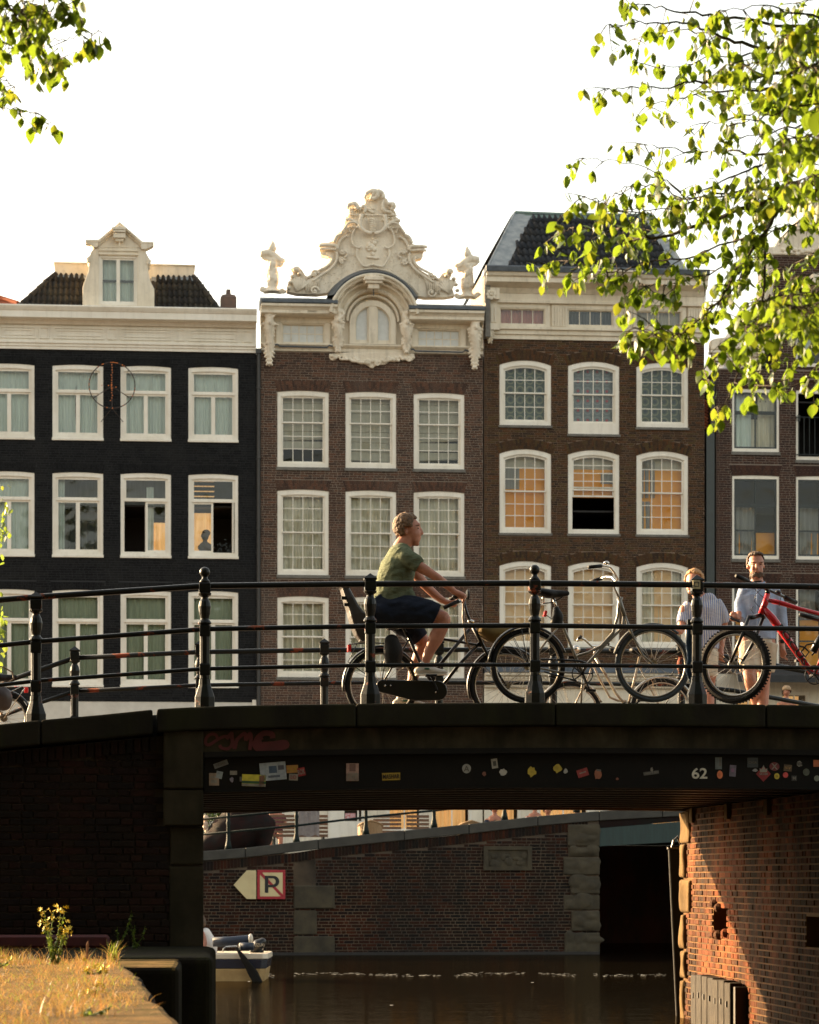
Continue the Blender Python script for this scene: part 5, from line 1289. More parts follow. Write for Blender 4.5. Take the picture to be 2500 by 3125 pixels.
S5(550, 755, 378, 518, (.34,.38,.40), 'large pale blue sticker', -5, extra=[(-.3,.3,-.2,.6,Bl), (-.4,.5,-.7,-.45,(.1,.12,.15)), (.4,.85,.1,.6,(.08,.08,.1))])
S5(390, 408, 490, 528, Gr, 'small torn grey sticker'); 
S5(758, 850, 400, 460, (.42,.20,.05), 'orange brown sticker', -3, text='XX', tc=Yl, th=.7); S5(778, 848, 468, 520, Wt, 'white sticker with red print', 2, text='LO', tc=Rd, th=.5)
S5(845, 905, 420, 485, Rd, 'red sticker with white letters', -12, text='ROK', tc=Wt, th=.6)
S5(1228, 1326, 386, 524, (.42,.26,.20), 'poster sticker reading STEM FVD', 0, extra=[(-1,1,-.99,-.15,(.30,.22,.17)), (-.5,.5,.1,.95,(.18,.10,.08))])
for (s_, y_, h_) in (('STEM', 470, 24), ('FVD', 498, 30)):
    u_, v_ = Z5(1277, y_); q = Bp(u_, v_, -.03); me = text_mesh(s_, h_/2.575/345, pm(Wt), .03); link('lettering', me, br, (q[0], -.031, q[1]))
S5(1510, 1652, 460, 518, Yl, 'yellow sticker reading MASHAR', -2, text='MASHAR', tc=Bk_, th=.62)
K6 = lambda x, y: (1250+x/2.654, 2290+y/2.654)
def S6(x0, x1, y0, y1, *a, **k): (ua, va), (ub, vb) = K6(x0, y0), K6(x1, y1); return sticker(ua, ub, va, vb, *a, **k)
S6(426, 498, 110, 186, (.36,.35,.31), 'round white sticker with a letter A', 0, 'disc', text='A', tc=Gr, th=.6)
S6(588, 624, 168, 210, (.20,.08,.05), 'small brown sticker scrap', 0, 'torn'); S6(664, 714, 68, 146, (.34,.32,.26), 'pale playing card sized sticker', -8, extra=[(-.5,.5,-.5,.5,(.06,.06,.05))])
S6(722, 796, 144, 210, (.44,.42,.36), 'round torn white sticker', 0, 'torn'); S6(950, 1028, 128, 220, (.50,.36,.04), 'torn yellow sticker left of its pair', 0, 'torn')
S6(1160, 1240, 110, 186, (.46,.34,.04), 'torn yellow sticker beside a small white one', 0, 'torn'); S6(1244, 1286, 146, 190, (.36,.35,.31), 'small round white sticker', 0, 'torn')
S6(1358, 1448, 150, 214, (.30,.04,.035), 'dark red sticker with pale print', -18, extra=[(-.6,.6,-.1,.2,Wt)]); S6(1494, 1562, 144, 246, (.34,.12,.06), 'torn orange and grey sticker', 6, 'torn', extra=[(-.5,.6,.5,.8,Gr)])
S6(1670, 1696, 220, 244, (.25,.08,.04), 'tiny red sticker scrap', 0, 'torn')
J6 = lambda x, y: (1900+x/2.875, 2290+y/2.875)
def S7s(x0, x1, y0, y1, *a, **k): (ua, va), (ub, vb) = J6(x0, y0), J6(x1, y1); return sticker(ua, ub, va, vb, *a, **k)
S7s(184, 320, 184, 214, (.10,.10,.09), 'narrow dark sticker with white letters', -8, text='HARRY IS DEN', tc=Wt, th=.6); S7s(232, 282, 158, 184, Wt, 'white arrowhead sticker', -90, 'torn')
S7s(814, 872, 62, 166, (.13,.15,.14), 'grey poster sticker above the orange oval', 0, extra=[(.2,.8,-.5,.9,Gr)]); S7s(830, 880, 178, 250, (.80,.22,.08), 'orange oval sticker', 0, 'disc')
S7s(940, 996, 130, 230, (.15,.13,.16), 'grey and violet sticker', 4, extra=[(-.5,.4,-.2,.4,(.25,.12,.2))]); S7s(1096, 1190, 64, 150, (.04,.05,.05), 'dark square sticker with faint circle', 0, text='CASA', tc=Gr, th=.25)
S7s(1140, 1190, 158, 192, (.3,.3,.28), 'torn white sticker by the red diamond', 0, 'torn')
o = S7s(1172, 1302, 138, 276, Rd, 'red diamond sticker reading SKAM under a flame', 0, 'diamond', text='SKAM', tc=Wt, th=.15)
q = MB(); q.prism([(-.03,.015),(.03,.015),(.035,.05),(.015,.04),(0,.08),(-.015,.04),(-.035,.05)], -.006, -.0025); q.build('flame', pm(Wt), o)
S7s(1290, 1378, 104, 180, (.18,.03,.03), 'dark red round sticker with white X', 0, 'disc', text='X', tc=Wt, th=.7); S7s(1332, 1378, 200, 254, (.60,.45,.05), 'round yellow smiling sticker', 0, 'disc', text=':)', tc=Bk_, th=.4)
S7s(1408, 1454, 192, 242, (.60,.08,.07), 'round red sticker', 0, 'disc'); S7s(1416, 1486, 126, 184, (.12,.08,.04), 'brown lettered sticker', 5, text='V-V', tc=(.45,.25,.08), th=.4)
S7s(1484, 1530, 222, 268, (.05,.05,.045), 'small black sticker with white figure', 0, text='M', tc=Wt, th=.6); S7s(1524, 1584, 88, 150, (.32,.31,.27), 'round cream sticker', 0, 'torn', text='FOX', th=.4)
S7s(1584, 1642, 160, 222, (.10,.12,.08), 'round green grey sticker', 0, 'disc', text='O', tc=Gr, th=.5); S7s(1676, 1740, 84, 144, (.55,.16,.06), 'orange square sticker at the right', 0); S7s(1682, 1730, 220, 272, (.22,.24,.18), 'round pale green sticker', 0, 'disc')
u_, v_ = J6(676, 202); q = Bp(u_, v_, -.02); me = text_mesh('62', 96/2.875/345, pm((.62,.58,.46)), .02)
for v in me.vertices: v.co.x *= 1.12
link('number', me, br, (q[0], -.024, q[1]))
M.graf = flatmat('dark_red_spray_paint', (.085,.008,.010), scale=6)
def ribbon(b, pts, w_, y):
    P = [Vector((p[0], 0, p[1])) for p in pts]
    for i in range(len(P)-1):
        t_ = (P[i+1]-P[i]); 
        if t_.length < 1e-6: continue
        t_.normalize(); n_ = Vector((-t_.z, 0, t_.x))*w_/2
        yy = Vector((0, y-.0002*i, 0)); b.add([P[i]-n_-t_*w_*.2+yy, P[i+1]-n_+t_*w_*.2+yy, P[i+1]+n_+t_*w_*.2+yy, P[i]+n_-t_*w_*.2+yy], [(0,1,2,3)])
b = MB()
for st, w_ in (([(215,185),(200,160),(160,158),(130,185),(122,225),(150,240),(215,200),(270,175),(320,180),(330,230),(300,270),(250,265),(235,245)], .042), ([(290,190),(325,150),(330,180),(350,265),(370,200),(430,150),(440,200),(470,150),(480,190),(470,275)], .05), ([(650,180),(640,155),(580,150),(530,190),(510,240),(530,270),(560,275),(540,200),(560,180)], .075), ([(580,240),(660,235),(740,225),(755,245),(700,262),(560,270)], .085)):
    ribbon(b, [Bp(*Z5(x, y), -.03) for x, y in cr(st)], w_*.62, -.033)
b.build('graffiti', M.graf, br)
# ---------------------------------------------------------------- right abutment under the bridge
AO = BF.m @ Vector((XR, BW, 0)); AF = Frame(AO, TH-math.pi/2)
def A_(u, v, d=0.): return AF.xz(u, v, d)
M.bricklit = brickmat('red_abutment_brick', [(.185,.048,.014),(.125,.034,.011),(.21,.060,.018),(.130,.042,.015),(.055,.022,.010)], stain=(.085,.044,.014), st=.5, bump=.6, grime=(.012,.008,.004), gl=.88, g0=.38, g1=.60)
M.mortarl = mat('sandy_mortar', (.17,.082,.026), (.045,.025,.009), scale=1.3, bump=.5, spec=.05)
M.sandl = mat('yellow_sandstone', (.15,.095,.042), (.075,.048,.022), spec=.05, scale=3, bump=.6, bscale=9, rough=.9, dist=.02)
ra = root('bridge_abutment', 'red brick abutment wall under the right end of the bridge, half in sunlight', 'wall', AF, (3, 0, 0))
zt = ct(XR)-.76
wl = Wall(0.02, 8.2, -.3, zt)
hx0, hz0 = A_(2178, 2848); hx1, hz1 = A_(2222, 2768); wl.hole(hx0, hx1, hz0, hz1)
h2 = A_(2462, 2890), A_(2520, 2800); wl.hole(h2[0][0], h2[1][0], h2[0][1], h2[1][1])
wl.backing(ra, M.mortarl, th=.3); b = MB(); b.box(0.05, 8.2, .9, 1.2, -.5, zt); b.build('wall_core', M.interior, ra)
rr = random.Random(9)
qs = [((2474, 2574), 2111), ((2574, 2680), 2098), ((2682, 2788), 2112), ((2790, 2900), 2097), ((2902, 2990), 2100), ((2992, 3200), 2093)]
for (va, vb), uu in qs: x1, z0 = A_(uu, vb); z1 = A_(uu, va)[1]; wl.h.append((-.1, x1, min(z0, z1), max(z0, z1), 0, 0, 0))
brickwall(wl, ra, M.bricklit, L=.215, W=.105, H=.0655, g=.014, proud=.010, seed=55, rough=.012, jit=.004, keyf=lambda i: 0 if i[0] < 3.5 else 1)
for (va, vb), uu in qs:
    x1, z0 = A_(uu, vb); z1 = A_(uu, va)[1]; b = MB(); b.box(-.02, x1-.006, -.045, .3, z0+.006, z1-.006)
    me = fuse(b, .03, 1, lambda v: v+Vector((.035*noise.noise(v*3), .03*noise.noise(v*4+Vector((3,0,0))), .012*noise.noise(v*6)))); put(me, 'quoin_stone', M.sandl, ra)
for i in range(6):
    x, z = hx0+(hx1-hx0)*rr.random(), rr.choice((hz0, hz1))+rr.uniform(-.03, .03); b = MB(); b.ball((x, -.02, z), (.08, .05, .05), 7, 5); b.build('broken_brick', M.bricklit, ra)
b = MB(); x = 1.2
for i in range(3): b.box(.6+i*1.9, .75+i*1.9, -.05, .1, zt-.16, zt)
b.build('bearing_stone', M.sandl, ra)
b = MB(); b.box(XR+.31, XE, .03, .5, -1.2, ct(XR+.3)-.76); b.build('abutment_core', M.mortarn, br)
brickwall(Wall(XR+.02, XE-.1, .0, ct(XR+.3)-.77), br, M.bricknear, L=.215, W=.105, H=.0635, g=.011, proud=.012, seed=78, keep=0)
b = MB(); b.box(XR+.02, XR+.305, .03, .3, -1.2, ct(XR+.3)-.76); b.build('abutment_core', M.mortarn, br)
# timber fender boards on the abutment
fx0, fz = A_(2115, 2973, -.14); fx1 = A_(2235, 2990, -.14)[0]
fd = root('timber_fender', 'weathered grey slatted timber fender bolted to the lit brick wall', 'fender', AF, ((fx0+fx1)/2, 0, -.2))
n_ = 7; M.oldwood = mat('weathered_grey_timber', (.045,.036,.026), (.012,.010,.008), spec=.1, scale=9, bump=.6, bscale=14, stretch=(6,6,.7), lo=.4, hi=.6)
for i in range(n_):
    a = fx0+(fx1-fx0)*i/n_; c = fx0+(fx1-fx0)*(i+1)/n_; b = MB(); z1 = fz-(.02)*i/n_+rr.uniform(-.01, .01)
    b.box(a+.008, c-.008, -.16-rr.random()*.012, -.03, -.3, z1); o = b.build('plank', M.oldwood, fd, bevel=.008)
    for j in range(4): q = MB(); z = z1-.22-j*.38; q.box((a+c)/2-.018, (a+c)/2+.018, -.178, -.15, z-.03, z+.03); q.build('bolt_slot', M.interior, o)
b = MB(); b.box(fx1+.002, fx1+.10, -.13, -.0, -.3, fz-.06); b.build('side_post', M.interior, fd)
# mooring post beside the wall
pz = Bp(2062, 2592, 7.5); pp = root('mooring_post', 'tall black square mooring post standing in the water beside the lit wall', 'post', BF, (Bp(2062, 2700, 7.5)[0], 7.5, 0))
xl, xr = Bp(2040, 2592, 7.5)[0], Bp(2078, 2592, 7.5)[0]; sh = .10
b = MB(); vs = []
for z, o_ in ((-1.5, sh+.06), (pz[1], 0)):
    for x, y in ((xl+o_, 7.47), (xr+o_, 7.47), (xr+o_, 7.53), (xl+o_, 7.53)): vs.append((x, y, z))
b.add(vs, [(0,1,5,4),(1,2,6,5),(2,3,7,6),(3,0,4,7),(4,5,6,7)]); b.build('post', M.steel, pp, bevel=.01)
b = MB(); b.box(xl-.01, xr+.01, 7.46, 7.54, pz[1]+.001, pz[1]+.025); b.build('cap_plate', M.flange, pp)
b = MB(); b.tube([((xl+xr)/2-.03, 7.5, pz[1]+.02), ((xl+xr)/2-.01, 7.5, pz[1]+.1), ((xl+xr)/2+.03, 7.5, pz[1]+.15), ((xl+xr)/2+.09, 7.5, pz[1]+.02)], .014, 8); b.build('ring', M.flange, pp)
# ---------------------------------------------------------------- quay in the lower left
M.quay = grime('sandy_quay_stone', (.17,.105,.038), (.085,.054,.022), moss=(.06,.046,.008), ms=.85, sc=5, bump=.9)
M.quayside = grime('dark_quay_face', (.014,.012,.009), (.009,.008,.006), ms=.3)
def quay(name, poly, z1, top, side, z0=-1.2):
    rq = random.Random(len(poly)); q_ = []
    for i in range(len(poly)):
        a, c = Vector(poly[i]), Vector(poly[(i+1) % len(poly)]); n = max(1, int(min((c-a).length, 14)/.35)); big = (c-a).length > 9
        for j in range(n if not big else 1): p = a.lerp(c, j/n if not big else 0); q_.append((p.x+(rq.gauss(0, .014) if j or not big else 0), p.y+(rq.gauss(0, .012) if j and not big else 0)))
    poly = q_
    b = MB(); n = len(poly); b.cur = 1
    vs = [(x, y, z0) for x, y in poly]+[(x, y, z1) for x, y in poly]; b.add(vs, [(i, (i+1)%n, (i+1)%n+n, i+n) for i in range(n)]); b.cur = 0; b.add([(x, y, z1) for x, y in poly], [list(range(n))])
    me = b.mesh(name, [top, side]); bm = bmesh.new(); bm.from_mesh(me); bmesh.ops.remove_doubles(bm, verts=bm.verts, dist=1e-4); bmesh.ops.recalc_face_normals(bm, faces=bm.faces); bm.to_mesh(me); bm.free()
    o = link(name, me, None, fr=WD); tag(o, kind='structure'); m_ = o.modifiers.new('b', 'BEVEL'); m_.width = .05; m_.segments = 3; m_.limit_method = 'ANGLE'; return o
ex = lambda Y: -.93-.128*(Y-11.6)
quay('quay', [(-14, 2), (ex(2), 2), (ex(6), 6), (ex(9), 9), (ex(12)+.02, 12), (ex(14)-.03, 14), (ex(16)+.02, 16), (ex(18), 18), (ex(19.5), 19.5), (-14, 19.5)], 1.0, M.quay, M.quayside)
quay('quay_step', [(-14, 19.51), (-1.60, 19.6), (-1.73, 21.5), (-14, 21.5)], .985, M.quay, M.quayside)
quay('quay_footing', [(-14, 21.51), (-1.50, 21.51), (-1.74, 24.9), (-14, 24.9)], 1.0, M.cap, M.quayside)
# ================================================================ RAILINGS
def ironmat(name, rust, amt):
    t = NT(name); c = t.ramp(t.noise(9, 4), [(.3, (.008,.009,.008)), (.8, (.013,.013,.011))])
    f = t.ramp(t.noise(4.5, 5, rough=.7), [(.62-amt, (0,0,0)), (.66-amt, (1,1,1))]); c = t.mix(f, c, rust)
    r = t.n('ShaderNodeMix', data_type='FLOAT'); t.l(f, r.inputs[0]); r.inputs[2].default_value = .28; r.inputs[3].default_value = .8
    t.bsdf(c, r.outputs[0], 0, t.noise(30, 4), .35, .004, .2); return t.m
M.iron = ironmat('black_green_iron', (.16,.035,.012), .0); M.ironrust = ironmat('rusty_painted_iron', (.15,.028,.010), .03)
def post(parent, x, y, z, ball=True, m=M.iron, hgt=1.075):
    b = MB(); k = hgt/1.075; q = math.pi/4
    S8 = [(.085,0),(.085,.10),(.075,.13),(.050,.21),(.047,.26)]
    b.lathe([(r*1.1, h*k) for r, h in S8], (x, y, z), 8, a0=math.pi/8)
    b.lathe([(.046, .26*k), (.046, .66*k)], (x, y, z), 8, a0=math.pi/8)
    for h in (.342, .684): b.lathe([(.058, (h-.05)*k), (.066, (h-.04)*k), (.066, (h+.045)*k), (.052, (h+.06)*k)], (x, y, z), 4, a0=q)
    b.lathe([(.05, .74*k), (.062, .755*k), (.05, .775*k), (.036, .79*k), (.05, .85*k), (.056, .90*k), (.047, .945*k), (.030, .975*k), (.034, .99*k), (.055, 1.0*k), (.060, 1.02*k)], (x, y, z), 14)
    b.lathe([(.066, 1.02*k), (.072, 1.03*k), (.072, 1.10*k), (.060, 1.115*k)], (x, y, z), 4, a0=q)
    o = b.build('post', m, parent, bevel=.004)
    b = MB()
    if ball:
        b.lathe([(.05, 1.115*k), (.042, 1.13*k), (.024, 1.15*k), (.026, 1.165*k), (.05, 1.18*k)][:4], (x, y, z), 12); b.ball((x, y, z+1.205*k), .046, 16, 10)
    else: b.lathe([(.078, 1.116*k), (.082, 1.13*k), (.004, 1.175*k)], (x, y, z), 4, a0=q)
    f = b.build('finial', m, o, smooth=ball); f.location = (0, 0, 0)
    return o
nr = root('bridge_railing', 'black iron railing with turned posts and ball finials on the near edge of the bridge', 'railing', BF, (0, .12, 3.1), 'iron railings of the bridge')
for u, ball in ((625, True), (1130, False), (1632, True), (2127, False), (2622, True)):
    x = Bp(u, 2100, .12)[0]; post(nr, x, .12, ct(x)-.005, ball)
x110 = Bp(110, 2100, .12)[0]; post(nr, x110, .12, wt(x110)-.03, False)
for us in ((-420, False),):
    x = Bp(us[0], 2100, .12)[0]; post(nr, x, .12, wt(x)-.03, True)
def railz(T, x): return interp([Bp(u, v, .12) for u, v in T], x)
for T, r in (([(-420,1862),(0,1831),(110,1822),(625,1788),(1130,1782),(1632,1780),(2127,1785),(2622,1793),(3200,1810)], .0265), ([(-420,2010),(0,1970),(110,1958),(625,1920),(1130,1911),(1632,1909),(2127,1915),(2622,1921),(3200,1938)], .022), ([(-420,2130),(0,2091),(110,2078),(625,2041),(1130,2030),(1632,2029),(2127,2034),(2622,2040),(3200,2055)], .018)):
    P = [(*[Bp(u, v, .12)[0]], .12, Bp(u, v, .12)[1]) for u, v in T]; b = MB(); b.tube(P, r, 12); b.build('rail', M.iron, nr, smooth=True)
fr_ = root('bridge_railing', 'rust-spotted iron railing along the far edge of the bridge, behind the cyclists', 'railing', BF, (0, 6.8, 3.1), 'iron railings of the bridge')
FU = [228, 610, 990, 1340, 1689, 2080]
for u in FU: x = Bp(u, 2100, 6.8)[0]; post(fr_, x, 6.8, ct(x)-.02, False, M.ironrust)
for h, r in ((1.045, .027), (.674, .022), (.34, .018)):
    P = [(Bp(u, 2100, 6.8)[0], 6.8, ct(Bp(u, 2100, 6.8)[0])+h-.02) for u in FU]
    a = Vector(P[0]); c = Vector(P[-1])
    P = [a+Vector((-1.35, .9, -.42)), a+Vector((-.68, .45, -.2))]+P
    b = MB(); b.tube(P[:3], r, 12); b.build('rail', M.iron, fr_, smooth=True); b = MB(); b.tube(P[2:], r, 12); b.build('rail', M.ironrust, fr_, smooth=True)
    b = MB(); b.tube([c, c+Vector((.6, 0, -.06)), c+Vector((1.8, 0, -.27))], r*1.15, 12); b.build('rail', M.iron, fr_, smooth=True)
# ================================================================ BICYCLES
M.tyre = mat('black_tyre', (.006,.006,.006), (.011,.010,.009), spec=.2, rough=.75, scale=30, bump=.4, bscale=120)
M.tyregrey = mat('blue_grey_tyre', (.035,.045,.05), (.02,.025,.03), rough=.7, scale=20)
M.rim = mat('steel_rim', (.42,.38,.32), (.25,.22,.18), rough=.28, metal=1., scale=12)
M.blackm = mat('black_enamel', (.006,.006,.006), (.010,.009,.008), rough=.3, scale=20, spec=.35)
M.beige = mat('grey_beige_enamel', (.20,.175,.13), (.15,.13,.10), rough=.3, scale=14)
M.chrome = mat('chrome', (.6,.56,.5), (.45,.42,.38), rough=.15, metal=1., scale=30)
M.rubber = mat('black_rubber', (.007,.0065,.006), (.012,.011,.010), spec=.2, rough=.6, scale=40, bump=.3)
M.redl = mat('red_reflector', (.62,.02,.02), (.5,.02,.02), rough=.25)
M.redf = mat('glossy_red_frame', (.52,.012,.02), (.42,.01,.015), rough=.22, scale=4)
M.leatherbr = mat('brown_leather_strap', (.13,.075,.03), (.08,.045,.02), rough=.5, scale=20)
class Bike:
    def __init__(s, label, d, u, vg, group=None, name='bicycle'):
        s.d = d; x, z = Bp(u, vg, d); s.r = root(name, label, 'bicycle', BF, (x, d, z), group)
    def P(s, u, v, dy=0.): x, z = Bp(u, v, s.d+dy); return Vector((x, s.d+dy, z))
    def part(s, name, m, segs, smooth=True, parent=None):
        b = MB()
        for pts, r in segs: b.tube(pts, r, 8)
        return b.build(name, m, parent or s.r, smooth=smooth)
    def wheel(s, u, v, R, tr=.022, dy=0., yaw=0., n=28, mt=None, guard=None, hubr=.03, knob=False):
        c = s.P(u, v, dy); cy, sy = math.cos(yaw), math.sin(yaw)
        def pt(r, a, o=0.): return c+Vector((r*math.cos(a)*cy-o*sy, r*math.cos(a)*sy+o*cy, r*math.sin(a)))
        b = MB(); ns = 52
        rr = R-tr*2.2
        for i in range(n):
            a = 2*math.pi*i/n; a2 = a+(.5 if i % 2 else -.5); o = .025*(1 if (i//2) % 2 else -1)
            b.tube([pt(hubr, a2, o), pt(rr, a, 0)], .0016, 4, cap=False)
        b.tube([pt(0, 0, -.05), pt(0, 0, .05)], hubr*.7, 10); b.tube([pt(0, 0, -.028), pt(0, 0, -.022)], hubr*1.3, 12); b.tube([pt(0, 0, .022), pt(0, 0, .028)], hubr*1.3, 12)
        w_ = b.build('wheel', M.rim, s.r)
        b = MB(); b.tube([pt(R-tr, 2*math.pi*i/ns) for i in range(ns)], tr, 10, closed=True)
        if knob:
            for i in range(70):
                a = 2*math.pi*i/70
                for o in (-.016, .016): b.obox(pt(R+.002, a, o), (.012, .012, .014), Matrix.Rotation(yaw, 3, 'Z') @ Matrix.Rotation(-a, 3, 'Y'))
        b.build('tyre', mt or M.tyre, w_, smooth=not knob)
        b = MB(); b.tube([pt(rr-.002, 2*math.pi*i/ns) for i in range(ns)], .010, 6, closed=True, flat=1.3); b.build('rim', M.rim, w_, smooth=True)
        if guard:
            a0, a1, m_ = guard; b = MB(); N = 22; vs = []
            for i in range(N+1):
                a = math.radians(a0+(a1-a0)*i/N)
                for o, k in ((-.03, .008), (-.018, .022), (0, .028), (.018, .022), (.03, .008)): vs.append(pt(R+k, a, o))
            b.add(vs, [(i*5+k, i*5+k+1, (i+1)*5+k+1, (i+1)*5+k) for i in range(N) for k in range(4)]); q = b.build('mudguard', m_, s.r, smooth=True)
            md = q.modifiers.new('t', 'SOLIDIFY'); md.thickness = .003
            b = MB(); am = math.radians((a0+a1)/2+20); b.tube([pt(0, 0, .05), pt(R+.01, am, .03)], .003, 5); b.tube([pt(0, 0, -.05), pt(R+.01, am, -.03)], .003, 5)
            b.build('guard_stay', m_, s.r)
        return w_
def saddle(bk, u, v, L=.27, W=.11, m=None, springs=True):
    c = bk.P(u, v); b = MB()
    b.chain([c+Vector((-L*.42, 0, .015)), c+Vector((-L*.15, 0, .0)), c+Vector((L*.2, 0, .0)), c+Vector((L*.5, 0, .005))], [(.038, W), (.044, W*.95), (.034, W*.38), (.024, W*.22)], 12)
    me = fuse(b, .008, 2); o = put(me, 'saddle', m or M.rubber, bk.r)
    if springs:
        b = MB(); 
        for s_ in (-1, 1): b.tube([c+Vector((-L*.35+.01*math.cos(i*1.2), s_*.06+.012*math.sin(i*1.2), -.03-.0035*i)) for i in range(20)], .003, 5)
        b.tube([c+Vector((-L*.35, 0, -.09)), c+Vector((0, 0, -.08)), c+Vector((L*.4, 0, -.02))], .006, 6); b.build('saddle_spring', M.chrome, o)
    return o
def crank(bk, u, v, R=.09, m=None, dy=-.05, ang=.6):
    c = bk.P(u, v, dy); b = MB(); n = 30
    b.tube([c+Vector((R*math.cos(2*math.pi*i/n), 0, R*math.sin(2*math.pi*i/n))) for i in range(n)], .006, 6, closed=True)
    for i in range(5): a = i*1.257; b.tube([c, c+Vector((R*math.cos(a), 0, R*math.sin(a)))], .007, 6)
    b.tube([c+Vector((0, -.02, 0)), c+Vector((0, .13, 0))], .018, 10); o = b.build('chainring', m or M.blackm, bk.r)
    for s_, y in ((1, -.03), (-1, .14)):
        e = c+Vector((.17*math.cos(ang)*s_, y, .17*math.sin(ang)*s_)); b = MB(); b.tube([c+Vector((0, y, 0)), e], .009, 6); b.obox(e+Vector((0, -.04 if s_ > 0 else .04, 0)), (.09, .07, .022)); b.build('pedal', M.rubber, bk.r)
# ---- the beige parked bicycle
k = Bike('parked grey-beige step-through bicycle with high curved handlebar leaning at the railing', .62, 1800, 2150)
P = k.P
k.wheel(1611, 2032, 118/342, mt=M.tyre, guard=(20, 175, M.blackm)); k.wheel(1993, 2027, 120/342, mt=M.tyregrey, guard=(50, 165, M.tyregrey))
k.part('frame', M.beige, [([P(1699,1850), P(1722,1920), P(1745,1975), P(1778,2056)], .014), ([P(1898,1822), P(1889,1842), P(1886,1880), P(1872,1930), P(1835,1972), P(1795,1992), P(1762,2002)], .014), ([P(1905,1872), P(1900,1916), P(1852,1962), P(1795,2024), P(1778,2052)], .014), ([P(1778,2056,-.03), P(1700,2050,-.04), P(1611,2032,-.06)], .009), ([P(1778,2056,.03), P(1700,2050,.04), P(1611,2032,.06)], .009), ([P(1716,1900,-.01), P(1665,1960,-.04), P(1611,2032,-.06)], .008), ([P(1716,1900,.01), P(1665,1960,.04), P(1611,2032,.06)], .008), ([P(1850,1955), P(1860,1968)], .012)])
k.part('head_tube', M.beige, [([P(1889,1826), P(1906,1880)], .020)])
k.part('fork', M.beige, [([P(1906,1878), P(1925,1925,-.03), P(1942,1962,-.05), P(1962,2000,-.055), P(1993,2027,-.055)], [.013,.013,.012,.010,.008]), ([P(1906,1878), P(1925,1925,.03), P(1942,1962,.05), P(1962,2000,.055), P(1993,2027,.055)], [.013,.013,.012,.010,.008])])
k.part('stem', M.chrome, [([P(1893,1832), P(1876,1792), P(1868,1772)], .011)])
k.part('handlebar', M.chrome, [([P(1822,1728,-.26), P(1845,1726,-.25), P(1862,1730,-.2), P(1876,1748,-.10), P(1886,1766,-.02), P(1880,1775,.02), P(1868,1762,.1), P(1850,1760,.22), P(1828,1768,.27)], .011)])
k.part('grip', M.rubber, [([P(1796,1731,-.30), P(1836,1727,-.27)], .017)]); k.part('grip', M.rubber, [([P(1800,1775,.30), P(1838,1765,.26)], .017)])
b = MB(); b.ball(P(1851,1718,-.22), (.028,.028,.018)); b.build('bell', M.chrome, k.r, smooth=True)
saddle(k, 1687, 1812, .27, .10); k.part('seat_post', M.chrome, [([P(1690,1826), P(1700,1860)], .012)])
b = MB(); b.chain([P(1698,1862,-.0), P(1702,1882), P(1698,1902)], [(.035,.05),(.055,.06),(.06,.05)], 10); me = fuse(b, .012, 2); put(me, 'saddle_bag', M.rubber, k.r)
b = MB(); b.obox(P(1664,1873,-.02), (.028,.05,.055), Matrix.Rotation(.2, 3, 'Y')); b.build('rear_light', M.redl, k.r, bevel=.004); k.part('light_bracket', M.blackm, [([P(1666,1876), P(1685,1890)], .004)])
crank(k, 1778, 2056, .095, ang=-1.2); k.part('chain_guard', M.blackm, [([P(1650,2012,-.07), P(1720,2014,-.07), P(1775,2018,-.07), P(1795,2026,-.07)], .010), ([P(1660,2050,-.07), P(1700,2062,-.07), P(1760,2078,-.07)], .008)])
k.part('kickstand', M.rim, [([P(1780,2062,.05), P(1776,2100,.08), P(1774,2148,.1)], .009)])
k.part('rear_rack', M.blackm, [([P(1708,1905,-.05), P(1600,1902,-.05), P(1555,1912,-.05)], .005), ([P(1708,1905,.05), P(1600,1902,.05), P(1555,1912,.05)], .005), ([P(1590,1903,-.05), P(1611,2032,-.06)], .004)])
# ---- the dark long bicycle being ridden
k = Bike('black long-frame bicycle with a child seat, ridden by the man in the green shirt', 1.25, 1340, 2206)
P = k.P
k.wheel(1165, 2091, 113/328, guard=(35, 190, M.blackm)); k.wheel(1545, 2093, 113/328, guard=(40, 200, M.blackm))
k.part('frame', M.blackm, [([P(1433,1921), P(1342,2030), P(1322,2075)], .017), ([P(1464,1962), P(1400,2030), P(1339,2108)], .017), ([P(1348,1950), P(1400,1958), P(1468,1971)], .013), ([P(1240,1930), P(1281,2018), P(1330,2105)], .016), ([P(1165,2091,-.06), P(1339,2112,-.04)], .010), ([P(1165,2091,.06), P(1339,2112,.04)], .010), ([P(1165,2091,-.06), P(1200,2030,-.05), P(1250,1950,-.02)], .009), ([P(1165,2091,.06), P(1200,2030,.05), P(1250,1950,.02)], .009)])
k.part('fork', M.blackm, [([P(1438,1902), P(1468,1960), P(1505,2030,-.05), P(1545,2093,-.055)], [.018,.018,.014,.010]), ([P(1468,1960), P(1505,2030,.05), P(1545,2093,.055)], [.018,.014,.010])])
k.part('stem', M.blackm, [([P(1440,1908), P(1424,1868), P(1414,1830)], .014)]); b = MB(); b.ball(P(1437,1897), (.034,.03,.02)); b.build('headset', M.chrome, k.r, smooth=True)
k.part('handlebar', M.blackm, [([P(1362,1852,-.28), P(1385,1843,-.27), P(1410,1834,-.12), P(1416,1830,0), P(1420,1826,.12), P(1400,1820,.26), P(1385,1822,.28)], .012)])
k.part('grip', M.rubber, [([P(1355,1855,-.30), P(1400,1834,-.27)], .018)]); k.part('grip', M.rubber, [([P(1372,1830,.28), P(1408,1818,.27)], .018)])
b = MB(); b.ball(P(1391,1820,-.24), (.032,.03,.026)); b.build('bell', M.blackm, k.r, smooth=True)
b = MB(); b.ball(P(1428,1815,-.02), (.02,.07,.05)); b.build('front_display', M.rubber, k.r)
